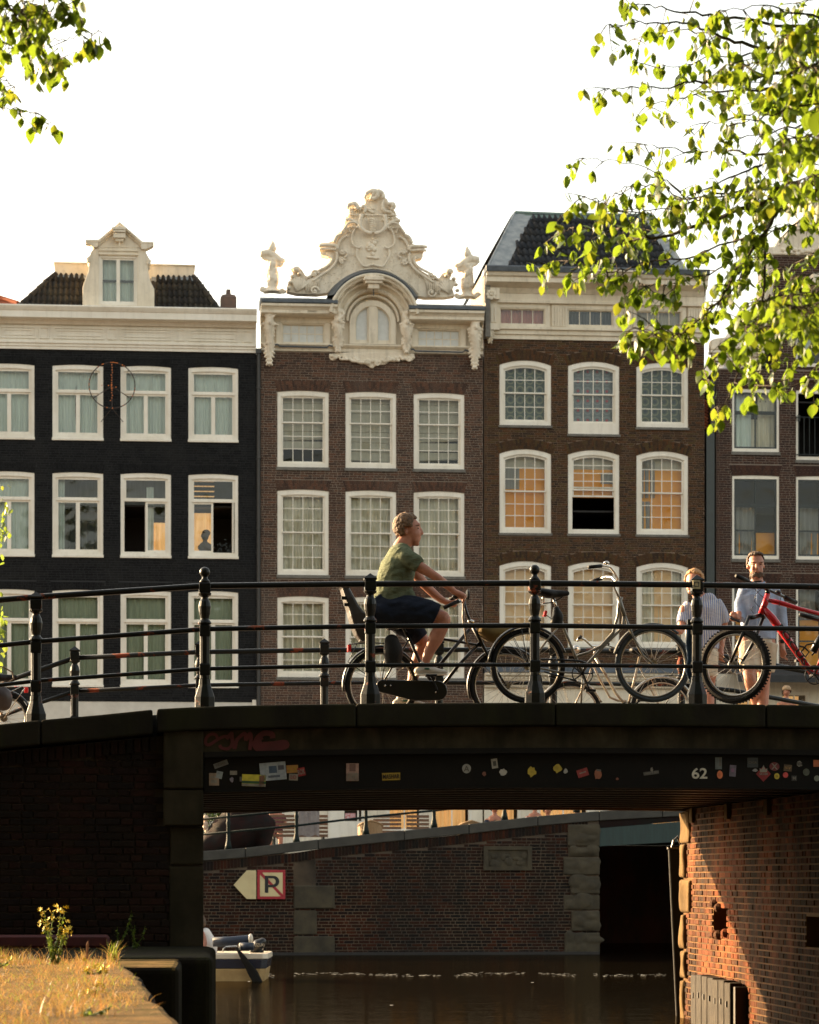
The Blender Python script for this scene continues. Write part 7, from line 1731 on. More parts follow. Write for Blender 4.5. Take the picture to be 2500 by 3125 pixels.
# ---- the man in the striped shirt behind the fourth post
d3 = 4.9; sc3 = BF.sc(2130, d3); x, z = Bp(2140, HV-sc3*(ct(4.)-.10-EYE), d3)
p1_ = person('ginger-haired man in a striped shirt, half hidden by the fourth railing post', BF, (x, d3, z))
P = lambda X, Y, dy=0.: Vector((Bp(1900+X/2.875, 1650+Y/2.875, d3+dy)[0], d3+dy, Bp(1900+X/2.875, 1650+Y/2.875, d3+dy)[1]))
b = MB(); fc = P(628,352); b.ball(fc, (.085,.10,.105), 18, 12); b.ball(P(612,410,-.03), (.066,.072,.07)); b.ball(P(600,452,-.06), (.034,.03,.024)); b.chain([P(590,370,-.09), P(578,395,-.115)], [(.012,.012),(.017,.013)], 8); b.chain([P(680,540), P(668,490), P(640,420)], [(.09,.09),(.065,.065),(.06,.06)], 12); b.ball(P(692,382,.0), (.010,.018,.028))
b.chain([P(700,900), P(705,720), P(710,580), P(690,520)], [(.15,.11),(.16,.11),(.18,.11),(.09,.08)], 16)
b.chain([P(860,600), P(885,700,.02), P(880,800,.03), P(872,900,.0), P(865,960,-.02)], [(.05,.055),(.05,.05),(.044,.044),(.034,.036),(.026,.03)], 12); hand(b, P(865,962,-.02), (-.08,-.1,-1), (.1,1,0), .45)
b.chain([P(540,600), P(520,700,-.05), P(520,770,-.14), P(510,800,-.22)], [(.05,.055),(.048,.048),(.04,.04),(.028,.03)], 12); hand(b, P(508,802,-.23), (-.5,-.8,0), (.6,-.3,.5), .6)
for X, o in ((650, .06), (760, -.06)): b.chain([P(X,980), P(X,1130,o), P(X+4,1270,o*.5), P(X,1400,o), P(X,1560,o*2), P(X,1690,o*2)], [(.10,.10),(.085,.085),(.062,.062),(.058,.06),(.036,.038),(.034,.036)], 14)
me = fuse(b, .009, 2); put(me, 'body', M.skin, p1_)
def wr3(v): n_ = noise.noise(Vector((v.x*7, v.y*5, v.z*7))); return v+Vector((n_*.006, (1 if v.y > d3 else -1)*n_*.014, 0))
M.shirts = fabric('blue_white_stripe', (.50,.48,.47), (.42,.40,.39), 5, stripes=((.16,.19,.32), 42))
b = MB(); b.chain([P(705,955), P(705,840), P(708,700), P(712,600), P(700,530), P(680,495)], [(.18,.13),(.19,.135),(.20,.14),(.20,.14),(.15,.10),(.075,.075)], 20, caps=False); b.chain([P(800,550), P(865,630), P(885,720,.02)], [(.085,.085),(.078,.075),(.066,.064)], 14, caps=False); b.chain([P(600,560), P(545,640), P(520,730,-.08)], [(.075,.08),(.07,.07),(.06,.06)], 14, caps=False)
me = fuse(b, .012, 1, wr3); put(me, 'shirt', M.shirts, p1_)
b = MB(); b.chain([P(705,940), P(705,1010)], [(.165,.12),(.17,.125)], 18, caps=False)
for X, o in ((655, .06), (760, -.06)): b.chain([P(X,1000), P(X,1100,o), P(X,1190,o)], [(.11,.12),(.10,.10),(.098,.10)], 14, caps=False)
me = fuse(b, .012, 1, wr3); put(me, 'shorts', bpy.data.materials['beige_linen'], p1_)
for X in (650, 760): q = P(X-4,1715,0); b = MB(); b.chain([q, q+Vector((-.06,-.14,-.02))], [(.04,.045),(.03,.04)], 10); b.build('shoe', bpy.data.materials['off_white_shoe'], p1_, smooth=True)
M.hair3 = mat('ginger_hair', (.45,.24,.09), (.30,.14,.05), rough=.7, scale=40, bump=.8, bscale=60, dist=.02)
hairdo(fc+Vector((.005,.01,.012)), (.092,.105,.108), (-.5,-1,-.1), M.hair3, p1_, n=150, br_=.02, front=.35, top=.42, low=-.3, seed=18)
b = MB(); b.ball(P(572,362,-.085), (.009,.006,.005)); b.ball(P(612,360,-.095), (.009,.006,.005)); b.build('eye', M.interior, p1_)
# ================================================================ SIGN, BOAT, TERRACE
def Cd(u, v, d): return CF.xz(u, v, d)
def CP(u, v, d): x, z = Cd(u, v, d); return (x, d, z)
D_ = -.10
sg = root('no_mooring_sign', 'square red-bordered no mooring sign with a struck-out P on the canal wall', 'sign', CF, (*[Cd(828, 2744, D_)[0]], D_, Cd(828, 2744, D_)[1]))
def sq(u0, u1, v0, v1): a = Cd(u0, v1, D_); c = Cd(u1, v0, D_); return a[0], c[0], a[1], c[1]
x0, x1, z0, z1 = sq(785.5, 871, 2655, 2744)
M.signred = flatmat('sign_red', (.36,.02,.03)); M.signcream = flatmat('sign_cream', (.60,.50,.27), (.50,.41,.22), scale=4); M.signblack = flatmat('sign_black', (.012,.012,.013))
b = MB(); b.box(x0, x1, D_, D_+.03, z0, z1); b.build('plate', M.signred, sg, bevel=.004)
w_ = .055; b = MB(); b.box(x0+w_, x1-w_, D_-.004, D_-.001, z0+w_, z1-w_); b.build('face', M.signcream, sg)
b = MB(); q = .042; b.prism([(x0+w_, z1-w_), (x0+w_+q, z1-w_), (x1-w_, z0+w_+q), (x1-w_, z0+w_), (x1-w_-q, z0+w_), (x0+w_, z1-w_-q)], D_-.007, D_-.005); b.build('bar', M.signred, sg)
px, pz, ph_, pt = x0+.155, z0+.13, (z1-z0)-.25, .072
P_out = [(px, pz), (px+pt, pz), (px+pt, pz+ph_*.40)]+[(px+.19+.125*math.cos(a), pz+ph_*.70+.5*(ph_*.60)*math.sin(a)) for a in [-math.pi/2+math.pi*i/10 for i in range(11)]]+[(px, pz+ph_)]
b = MB(); b.prism([(px, pz), (px+pt, pz), (px+pt, pz+ph_), (px, pz+ph_)], D_-.011, D_-.008)
o_ = [(px+pt+.001, pz+ph_*.32)]+[(px+.17+.13*math.cos(a), pz+ph_*.66+ph_*.34*math.sin(a)) for a in [-math.pi/2+math.pi*i/12 for i in range(13)]]+[(px+pt+.001, pz+ph_)]
i_ = [(px+pt+.001, pz+ph_*.47)]+[(px+.16+.065*math.cos(a), pz+ph_*.66+ph_*.19*math.sin(a)) for a in [-math.pi/2+math.pi*i/12 for i in range(13)]]+[(px+pt+.001, pz+ph_*.85)]
b.ring(o_, i_, D_-.011, D_-.008); b.build('letter', M.signblack, sg)
ar = root('arrow_sign', 'cream arrow-shaped plate pointing left, beside the no mooring sign', 'sign', CF, (*[Cd(755, 2744, D_)[0]], D_, Cd(755, 2744, D_)[1]))
b = MB(); b.prism([Cd(u, v, D_) for u, v in ((713,2701),(753,2656.5),(782,2656.5),(782,2744),(753,2744))], D_, D_+.02); b.build('plate', M.signcream, ar, bevel=.004)
b = MB(); b.box(Cd(762,2700,D_)[0], Cd(766,2700,D_)[0], D_-.006, D_-.001, Cd(762,2730,D_)[1], Cd(762,2672,D_)[1]); b.build('bracket', M.signcream, ar)
# boat
YB = 43.8
def W(u, v, dy=0.): p = wp(u, v, YB+dy); return Vector((p.x, p.y, p.z))
bo = root('motor_boat', 'white and navy motor boat with an outboard engine, half hidden behind the quay', 'boat', WD, (W(700, 2995).x, YB, 0))
def hullband(v0, v1, m, name, flare=.0, uR=(815, 812)):
    b = MB(); zA, zB = W(700, v1).z, W(700, v0).z; xr0, xr1 = W(uR[1], 2950).x, W(uR[0], 2950).x; xl = W(540, 2950).x
    vs = []
    for z, xr, o in ((zA, xr0, -.12*(1-0)), (zB, xr1, 0)):
        o = .0; vs += [(xl-1.5, YB+.8, z), (xl, YB+o, z), (xr-.08, YB+o, z), (xr, YB+.10, z), (xr, YB+1.5, z), (xr-.08, YB+1.6, z), (xl, YB+1.6, z)]
    n = 7; b.add(vs, [(i, (i+1)%n, (i+1)%n+n, i+n) for i in range(n)]+[list(range(n-1,-1,-1)), [n+i for i in range(n)]]); return b.build(name, m, bo, bevel=.01)
M.navy = mat('navy_gelcoat', (.012,.018,.035), (.010,.014,.026), rough=.25); M.gel = mat('cream_gelcoat', (.62,.55,.44), (.52,.45,.35), rough=.35, scale=3); M.ochre = mat('stained_yellow_hull', (.40,.27,.11), (.28,.18,.07), rough=.5, scale=4)
hullband(2957, 3020, M.ochre, 'lower_hull', uR=(811, 800)); hullband(2928, 2956.5, M.navy, 'hull', uR=(816, 812)); hullband(2911, 2927.5, M.gel, 'gunwale', uR=(817, 818))
b = MB(); b.tube([W(650,2875,.2), W(700,2873,.2), W(760,2868,.2), W(768,2868,.2)], [.075,.075,.075,.07], 12); o = b.build('cushion_roll', mat('navy_vinyl', (.015,.024,.045), (.012,.018,.032), rough=.5), bo, smooth=True)
b = MB(); b.ball(W(765,2866,.17), (.04,.09,.085)); b.build('roll_end', M.gel, o, smooth=True)
b = MB(); b.tube([W(735,2889,.0), W(775,2889,.0)], .062, 12); o = b.build('cushion_roll', bpy.data.materials['navy_vinyl'], bo, smooth=True); b = MB(); b.ball(W(734,2889,-.0), (.03,.062,.062)); b.build('roll_end', M.gel, o, smooth=True)
b = MB(); b.chain([W(775,2900,.7), W(790,2884,.7), W(800,2875,.7)], [(.08,.10),(.10,.13),(.07,.10)], 12); me = fuse(b, .015, 2); eng = put(me, 'outboard_engine', M.blackm, bo)
b = MB(); b.tube([W(795,2900,.75), W(798,2960,.8), W(800,3010,.8)], .05, 8); b.build('engine_leg', M.blackm, eng)
q = W(790,2884,.55); me = text_mesh('SUZUKI', .05, pm(Wt), .02)
for v in me.vertices: v.co.x *= .8
link('lettering', me, eng, q)
b = MB(); b.tube([W(680,2905), W(682,2895), W(690,2890), W(722,2888), W(727,2900)], .012, 8); b.build('grab_rail', M.chrome, bo)
b = MB(); b.chain([W(722,2893,-.05), W(750,2935,-.1), W(772,2970,-.12), W(790,3004,-.15)], [(.018,.02),(.05,.02),(.075,.02),(.07,.02)], 8); b.build('fender_rope_board', M.steel, bo)
pb = root('person', 'person in a loose white shirt sitting at the edge of the motor boat', 'person', WD, W(625, 2915, .5))
b = MB(); b.chain([W(612,2905,.5), W(610,2870,.5), W(608,2848,.5)], [(.16,.15),(.16,.15),(.10,.12)], 14); b.ball(W(606,2818,.5), (.085,.1,.11)); b.chain([W(606,2850,.5), W(606,2832,.5)], [(.05,.05),(.05,.05)], 10); b.chain([W(616,2850,.38), W(624,2878,.3), W(618,2900,.2)], [(.05,.05),(.045,.045),(.03,.03)], 10)
b.chain([W(612,2908,.5), W(585,2910,.3), W(580,2935,.2)], [(.1,.1),(.08,.08),(.06,.06)], 10); hand(b, W(618,2900,.2), (-.3,0,-1), (0,1,0), .5)
me = fuse(b, .012, 2); put(me, 'body', M.skin, pb)
b = MB(); b.chain([W(630,2908,.52), W(632,2880,.52), W(626,2850,.52), W(616,2840,.52)], [(.17,.17),(.15,.17),(.10,.14),(.06,.09)], 16, caps=False); b.chain([W(645,2912,.52), W(640,2885,.52)], [(.09,.12),(.07,.1)], 12)
me = fuse(b, .014, 1, smoothnoise(.014, 7)); put(me, 'shirt', fabric('white_linen', (.66,.62,.58), (.58,.54,.50)), pb)
hairdo(W(606,2815,.5), (.093,.108,.115), (-1,0,0), M.hair2, pb, n=70, br_=.03, vox=.016)
# foam line on the water
t = NT('foam'); t.bsdf((.15,.145,.125), .7); M.foam = t.m
b = MB(); rr = random.Random(44)
for i in range(420):
    u = rr.uniform(655, 2030); v = 2976+3.2*math.sin(u*.011)+rr.gauss(0, 2.4)+(7*(u < 900)*rr.random())
    if noise.noise(Vector((u*.012, 0, 5))) < -.16: continue
    Y = 1.6*FP/(v-HV); p = wp(u, v, Y); L = rr.uniform(.01, .06); h = rr.uniform(.01, .04); n = 6
    b.add([(p.x+L*math.cos(k*6.283/n)*(.6+.4*rr.random()), p.y+h*math.sin(k*6.283/n)*1.5, 0.006+.004*rr.random()) for k in range(n)], [list(range(n))])
for u, v in ((1625,3005),(1195,3076),(760,2905+97)):
    Y = 1.6*FP/(v-HV); p = wp(u, v, Y); b.add([(p.x-.02, p.y-.03, .03), (p.x+.02, p.y-.03, .03), (p.x+.02, p.y+.03, .035), (p.x-.02, p.y+.03, .035)], [(0,1,2,3)])
tag(b.build('foam', M.foam, fr=WD), 'thin broken line of pale foam across the dark water', 'foam', kind='stuff')
# terrace railing on the far quay
tr_ = root('quay_railing', 'dark green railing on the far canal wall below the bridge', 'railing', CF, (Cd(905, 2570, .25)[0], .25, 2.3))
M.quayrail = mat('dark_green_rail', (.006,.014,.013), (.005,.01,.01), spec=.15, rough=.55)
for u in (697, 905, 1117, 1325, 1540, 1760):
    x = CF.xz(u, 2600, .22)[0]; z = ctz(x); b = MB(); b.lathe([(.08, 0), (.06, .1), (.04, .2), (.035, .5), (.05, .55), (.035, .6), (.04, .95), (.05, 1.05), (.02, 1.12)], (x, .22, z), 10); b.build('post', M.quayrail, tr_, smooth=True)
for h in (.36, .68, 1.0):
    b = MB(); b.tube([(CF.xz(u, 2600, .22)[0], .22, ctz(CF.xz(u, 2600, .22)[0])+h) for u in (600, 905, 1117, 1325, 1540, 1760, 2000)], .024, 8); b.build('rail', M.quayrail, tr_, smooth=True)
M.slat = mat('brown_bench_slat', (.16,.085,.045), (.10,.055,.03), rough=.5, scale=14, stretch=(.3,1,3))
def bench(u0, u1, label, d=3.2, m=M.slat, rest=None):
    x0, x1 = Cd(u0, 2550, d)[0], Cd(u1, 2550, d)[0]; r_ = root('bench', label, 'bench', CF, ((x0+x1)/2, d, 2.12), 'wooden benches on the far quay terrace')
    for i in range(6): b = MB(); z = 2.50+i*.085; b.box(x0, x1, d-.02+i*.008, d+.01+i*.008, z, z+.06); b.build('slat', m, r_, bevel=.004)
    for i in range(4): b = MB(); b.box(x0, x1, d+.06+i*.11, d+.14+i*.11, 2.53, 2.56); b.build('seat_slat', m, r_)
    for x in (x0+.08, x1-.12): b = MB(); b.box(x, x+.05, d+.02, d+.07, 2.12, 2.5); b.box(x, x+.05, d+.45, d+.5, 2.12, 2.53); b.box(x-.001, x+.051, d+.0, d+.5, 2.47, 2.499); b.build('leg', M.greenblack, r_)
    return r_
bench(823, 1001, 'brown slatted bench draped with a pale cloth left of the white door'); bench(1139, 1225, 'brown slatted bench right of the wicker chair'); bench(1240, 1310, 'darker slatted bench near the middle of the terrace')
x0, z0 = Cd(911, 2552, 3.05); x1, z1 = Cd(975, 2460, 3.05); cl = root('cloth', 'pale grey cloth hanging over the slatted bench on the terrace', 'cloth', CF, ((x0+x1)/2, 3.1, z0))
b = MB(); n = 14; vs = []
for j in range(7):
    for i in range(n+1): t_ = i/n; vs.append((x0+(x1-x0)*t_, 3.06+.015*math.sin(i*1.9+j*.4), z0+(z1-z0)*j/6+.02*math.sin(i*.7)*(j == 0)))
b.add(vs, [(j*(n+1)+i, j*(n+1)+i+1, (j+1)*(n+1)+i+1, (j+1)*(n+1)+i) for j in range(6) for i in range(n)]); b.build('drape', fabric('grey_canvas', (.26,.24,.23), (.20,.18,.175)), cl, smooth=True)
def wicker(u, label, d=2.6, m=None):
    x, _ = Cd(u, 2550, d); r_ = root('wicker_chair', label, 'chair', CF, (x, d, 2.12), 'wicker chairs on the terrace'); m = m or mat('tan_wicker', (.30,.19,.09), (.20,.12,.055), scale=40)
    b = MB(); pts = [(x+.27*math.sin(a), d+.27*(1-math.cos(a))-.0, 0) for a in [-1.6+3.2*i/12 for i in range(13)]]; vs = [(p[0], d-.0+(p[1]-d), 2.42) for p in pts]+[(p[0], p[1], 2.85-.12*abs(i-6)/6) for i, p in enumerate(pts)]; b.add(vs, [(i, i+1, i+14, i+13) for i in range(12)]); b.tube([vs[13+i] for i in range(13)], .02, 6); q = b.build('chair_back', m, r_)
    sd = q.modifiers.new('s', 'SOLIDIFY'); sd.thickness = .015
    b = MB(); b.lathe([(.26, 2.42), (.27, 2.47)], (x, d+.24, 0), 12); b.build('seat', m, r_)
    for a, c in ((-.2, .05), (.2, .05), (-.2, .45), (.2, .45)): b = MB(); b.tube([(x+a, d+c, 2.12), (x+a, d+c, 2.44)], .016, 6); b.build('leg', m, r_)
wicker(1133, 'tan wicker chair in front of the white door'); wicker(1440, 'wicker chair under the middle of the bridge beam'); wicker(1520, 'wicker chair left of the white-shirted guests')
# covered hand cart and flowering shrub at the left of the terrace
tc = root('covered_cart', 'dark tarpaulin-covered mound at the left end of the far quay', 'cart', CF, (Cd(740, 2600, 1.6)[0], 1.6, 2.12))
b = MB(); b.chain([CP(650,2585,1.6), CP(720,2540,1.6), CP(790,2520,1.6), CP(800,2570,1.6)], [(.35,.4),(.5,.45),(.35,.4),(.2,.3)], 14); b.ball(CP(740,2490,1.6), (.45,.4,.5)); me = fuse(b, .04, 3, smoothnoise(.05, 3)); put(me, 'tarpaulin', mat('dark_tarpaulin', (.012,.011,.010), (.020,.008,.007), spec=.1, rough=.8), tc)
# guests on the terrace
def guest(u, v, d, shirt, label, hat=False, stand=False, lean=0.):
    """u, v: top of the head"""
    s_ = CF.sc(u, d); h = Vector((Cd(u, v, d)[0], d, Cd(u, v, d)[1]-.12)); r_ = root('person', label, 'person', CF, (h.x, d, 2.12 if not stand else h.z-1.62))
    b = MB(); b.ball(h, (.08,.095,.11)); b.chain([h+Vector((0,0,-.06)), h+Vector((0,0,-.2))], [(.05,.05),(.055,.055)], 8); b.ball(h+Vector((0,-.09,-.01)), (.016,.02,.02)); b.chain([h+Vector((lean,0,-.62)), h+Vector((0,0,-.25))], [(.13,.1),(.16,.1)], 10)
    for s2 in (-1, 1):
        e = h+Vector((s2*.24, -.08, -.52)); w2 = h+Vector((s2*.14, -.30, -.50)); b.chain([h+Vector((s2*.18, 0, -.28)), e, w2], [(.05,.05),(.042,.042),(.028,.03)], 8); hand(b, w2, (-s2*.4,-.8,0), (.8,-.3,0), .5)
        if stand: b.chain([h+Vector((s2*.09,0,-.72)), h+Vector((s2*.1,-.02,-1.15)), h+Vector((s2*.1,.02,-1.58))], [(.09,.09),(.06,.06),(.035,.035)], 8)
        else: b.chain([h+Vector((s2*.09,0,-.74)), h+Vector((s2*.1,-.42,-.74)), h+Vector((s2*.1,-.45,-1.18))], [(.09,.09),(.06,.06),(.04,.04)], 8)
    me = fuse(b, .014, 2); put(me, 'body', M.skin, r_)
    b = MB(); b.chain([h+Vector((lean,0,-.74)), h+Vector((0,0,-.45)), h+Vector((0,0,-.26))], [(.17,.13),(.185,.13),(.12,.10)], 14, caps=False)
    for s2 in (-1, 1): b.chain([h+Vector((s2*.16,0,-.28)), h+Vector((s2*.22,-.04,-.42))], [(.07,.07),(.06,.06)], 10, caps=False)
    me = fuse(b, .016, 1, smoothnoise(.01, 6)); put(me, 'shirt', shirt, r_)
    hairdo(h+Vector((0,.01,.01)), (.087,.10,.115), (0,-1,0), M.hair2, r_, n=50, br_=.03, vox=.018)
    if hat:
        b = MB(); b.lathe([(.10,.04),(.10,.10),(.06,.145),(.0,.15)], h, 12); b.chain([h+Vector((.02,-.05,.05)), h+Vector((.09,-.12,.035))], [(.012,.08),(.008,.05)], 8); b.build('cap', mat('tan_cap', (.42,.28,.16), (.34,.22,.12)), r_, smooth=True)
    return r_
ws = bpy.data.materials['white_linen']
guest(1633, 2442, 4.2, ws, 'seated guest in a white shirt, left of two on the far terrace'); guest(1672, 2455, 3.4, ws, 'seated guest in a white shirt bending forward right of another white-shirted guest')
guest(1762, 2452, 3.6, ws, 'seated guest in a white shirt furthest right on the far terrace'); guest(1510, 2450, 4.0, fabric('dark_shirt', (.03,.035,.05)), 'seated guest in a dark shirt on the far terrace')
guest(840, 2436, 6., fabric('plum_shirt', (.12,.03,.05)), 'guest in a plum shirt sitting behind the cloth-draped bench')
guest(2401, 2096, 4.5, fabric('orange_shirt', (.50,.22,.12)), 'person in a tan cap passing beyond the right end of the bridge', hat=True, stand=True)
# silhouette at the open window of the black house
h = HF.p(626, 1635, .45); r_ = root('person', 'person seen as a dark silhouette at the open window of the black house', 'person', HF, (h.x, .45, h.z-.35))
b = MB(); h = Vector((h.x, .45, h.z)); b.ball(h, (.10,.11,.13)); b.ball(h+Vector((.03,0,.07)), (.11,.12,.09)); b.chain([h, h+Vector((.0,0,-.2))], [(.055,.05),(.06,.06)], 8); b.chain([h+Vector((-.12,0,-.30)), h+Vector((.0,0,-.24)), h+Vector((.18,0,-.33))], [(.07,.08),(.10,.09),(.07,.08)], 12); b.chain([h+Vector((0.02,0,-.3)), h+Vector((.02,0,-.55))], [(.17,.1),(.17,.1)], 12); b.ball(h+Vector((-.09,0,-.01)), (.02,.02,.03))
me = fuse(b, .014, 2); put(me, 'body', mat('silhouette_dark', (.05,.025,.015), (.03,.016,.012)), r_)  # silhouette darkness put into the body colour, skin and clothes alike
# red beam at the foot of the wing wall
p0, p1 = wp(-180, 2866, 23.6), wp(330, 2868, 23.6); rb = root('red_beam', 'long dull red beam lying on the quay at the foot of the dark wall', 'beam', WD, (p0.x, 23.6, 1.0))
b = MB(); b.beam((p0.x, 23.6, 1.07), (p1.x, 23.7, 1.07), .12, .11); b.build('beam', mat('dull_red_paint', (.075,.007,.007), (.045,.005,.005), rough=.7), rb, bevel=.02)
# ================================================================ THE OTHER BANK BEHIND THE CAMERA: sunlit houses and street trees
def backhouse(x0, x1, h, m, label, seed):
    r_ = root('canal_house', label, 'house', WD, ((x0+x1)/2, -16, 1.5)); w_ = Wall(x0, x1, 1.5, h); ho = []
    n = max(2, int((x1-x0)/2.2)); z = 3.2
    while z < h-2:
        for i in range(n): a = x0+(x1-x0)*(i+.5)/n; ho.append((a-.55, a+.55, z, z+1.9)); w_.hole(*ho[-1])
        z += 3.1
    o = w_.backing(r_, m); o.location.y -= 0; o.data.transform(Matrix.Translation((0, -16.3, 0)))
    b = MB(); b.box(x0, x1, -24, -16.4, 1.5, h-.3); b.build('house_body', m, r_)
    b = MB(); [b.ring([(a-.01, c-.01), (e+.01, c-.01), (e+.01, f+.01), (a-.01, f+.01)], [(a+.08, c+.08), (e-.08, c+.08), (e-.08, f-.08), (a+.08, f-.08)], -16.15, -15.98) for a, e, c, f in ho]; b.box(x0, x1, -16.3, -15.6, h, h+.5); o = b.build('window_frames', M.white, r_); o['kind'] = 'stuff'
xs_ = [-46, -37, -30, -23.5, -17, -10, -3.5, 3, 10, 17, 24, 32, 42]
ml = [mat('ochre_brick', (.20,.12,.05), (.15,.09,.04)), mat('red_brown_brick', (.10,.045,.03), (.08,.04,.025)), mat('grey_brick', (.09,.08,.065), (.07,.06,.05)), mat('orange_brick', (.22,.10,.04), (.17,.08,.03))]
for i in range(len(xs_)-1): backhouse(xs_[i]+.02, xs_[i+1]-.02, [15,17,14,18,16][i%5], ml[[0,1,2,3][(i*3+1)%4]], '%s house on the bank behind the camera, number %s from the left' % (['red-brown brick', 'ochre brick', 'orange brick', 'grey brick'][i%4], ['one','two','three','four','five','six','seven','eight','nine','ten','eleven','twelve'][i]), i)
slab('rear_street', -60, 60, -40, -4, -2, 1.0, M.cobble, WD)
slab('right_quay', 3.9, 60, -3.9, 24.6, -2, 1.05, M.cobble, WD)
# ================================================================ TREES
def leafmat(name, a, b_, tr, hue=.0):
    t = NT(name); oi = t.n('ShaderNodeObjectInfo'); r = t.math('FRACT', t.math('ADD', oi.outputs['Random'], t.g.outputs['Random Per Island']))
    c = t.ramp(r, [(0, a), (.6, b_), (1, tuple(x*.6 for x in a))]); c2 = t.ramp(r, [(0, tr), (.7, tuple(x*.75 for x in tr)), (1, (tr[0]*1.15, tr[1]*.85, tr[2]))])
    d_ = t.n('ShaderNodeBsdfPrincipled'); t.l(c, d_.inputs['Base Color']); d_.inputs['Roughness'].default_value = .42; d_.inputs['Specular IOR Level'].default_value = .45
    tl = t.n('ShaderNodeBsdfTranslucent'); t.l(c2, tl.inputs[0]); mx = t.n('ShaderNodeMixShader'); mx.inputs[0].default_value = .45; t.l(d_.outputs[0], mx.inputs[1]); t.l(tl.outputs[0], mx.inputs[2]); t.l(mx.outputs[0], t.out.inputs[0]); return t.m
M.leaf = leafmat('elm_leaf', (.030,.070,.010), (.048,.095,.012), (.24,.36,.025))
M.leafdark = leafmat('dark_leaf', (.02,.04,.008), (.03,.05,.01), (.05,.09,.01))
M.bark = mat('elm_bark', (.06,.045,.03), (.035,.028,.02), rough=.9, scale=12, bump=.6, bscale=25)
def leaf_verts(L, W_, fold, curl):
    """ovate leaf with a pointed tip: stalk at the origin, tip towards -z"""
    prof = [(0, 0), (.12, .55), (.32, 1.), (.55, .95), (.75, .62), (.9, .25), (1., 0)]
    mid = []; lf = []; rt = []
    for t_, w_ in prof:
        z = -L*t_; y = -curl*L*t_*t_; mid.append(Vector((0, y, z)))
        if 0 < w_: lf.append(Vector((-W_*w_, y-fold*W_*w_, z))); rt.append(Vector((W_*w_, y-fold*W_*w_, z)))
    vs = mid+lf+rt; n = len(prof); k = len(lf); fs = []
    for side, o in ((0, n), (1, n+k)):
        ids = [0]+[o+i for i in range(k)]+[n-1]
        for i in range(n-1):
            q = [i, i+1, ids[i+1], ids[i]]
            q = [x for j, x in enumerate(q) if x not in q[:j]]
            if len(q) > 2: fs.append(q if side == 0 else q[::-1])
    return vs, fs
LV = [leaf_verts(1, .31, .25, .12), leaf_verts(1, .34, .1, .3), leaf_verts(1, .28, .45, -.15)]
def leafmeshes(m):
    o = []
    for vs, fs in LV:
        b = MB(); st = .018; b.add(vs, fs); o.append(b.mesh('leaf', m, True))
    return o
def put_leaves(tree, leaves, m, keep=300):
    """leaves: (position, length, rotation matrix); the biggest seen become parts"""
    me = leafmeshes(m); leaves.sort(key=lambda q: -q[1]/q[0].y*(1 if -60 < CU+q[0].x*FP/q[0].y < 2560 and HV-(q[0].z-EYE)*FP/q[0].y > -60 else .01))
    J = MB()
    for i, (p, L, rm) in enumerate(leaves):
        k = i % 3
        if i < keep:
            o = link('leaf', me[k], tree, p); o.rotation_euler = rm.to_euler(); o.scale = (L, L, L)
        else: J.add([p+rm @ (v*L) for v in LV[k][0]], LV[k][1])
    if J.f: o = J.build('foliage', m, tree, smooth=True); o['kind'] = 'stuff'
def leafrot(rr, droop=.0, hd=None):
    a = rr.uniform(0, 6.283) if hd is None else hd+rr.gauss(0, .7)
    return Matrix.Rotation(a, 3, 'Z') @ Matrix.Rotation(rr.gauss(.35, .50)+droop, 3, 'X') @ Matrix.Rotation(rr.gauss(0, .3), 3, 'Z')
def twig(b, p, dirv, n, L, rr, leaves, ll):
    pts = [Vector(p)]; d_ = Vector(dirv).normalized()
    for i in range(n):
        d_ = (d_+Vector((rr.gauss(0,.12), rr.gauss(0,.12), -.16+rr.gauss(0,.08)))).normalized(); pts.append(pts[-1]+d_*L/n)
        for s_ in range(1 if rr.random() < .35 else 2): leaves.append((pts[-1]+Vector((rr.gauss(0,.012), rr.gauss(0,.02), -.008)), ll*rr.uniform(.45, 1.3), leafrot(rr, 0, rr.uniform(0, 6.28))))
    leaves.append((pts[-1], ll*rr.uniform(.9, 1.2), leafrot(rr)))
    b.tube(pts, [.0035*(1-.6*i/n) for i in range(n+1)], 4)
def branch(b, tr, leaves, rr, r0, r1, ll, dens=1., Y0=15., Y1=None, start=.0, tl=.22):
    """tr: traced (u, v) from tip to root"""
    Y1 = Y1 or Y0; C_ = cr([tuple(q) for q in tr], 5); n = len(C_); P = []
    for i, (u, v) in enumerate(C_): P.append(wp(u, v, Y0+(Y1-Y0)*i/(n-1)))
    for i in range(1, n-1): P[i] += Vector((0, rr.gauss(0, .015), rr.gauss(0, .006)))
    b.tube(P, [r1+(r0-r1)*(i/(n-1))**1.3 for i in range(n)], 6)
    acc = 0
    for i in range(n-1):
        seg = P[i+1]-P[i]; m_ = seg.length*dens/.072; acc += m_
        while acc > 0:
            acc -= 1; q = P[i]+seg*rr.random()
            if (i/n) < start: continue
            out = Vector((rr.gauss(-.35, .7), rr.gauss(0, .9), rr.gauss(-.25, .55)))
            k_ = rr.randint(1, 3); twig(b, q, out, k_, tl*rr.uniform(.3, 1.)*k_/2.2, rr, leaves, ll)
    tw = (P[0]-P[1]).normalized(); twig(b, P[0], tw, 3, .12, rr, leaves, ll)
def tree_root(label, base, group=None): return root('elm_tree', label, 'tree', WD, base, 'elm trees on the near bank')
LF = Frame((-24, 0, 0), math.pi/2)  # unseen left-bank houses, added to keep sky light off the right abutment
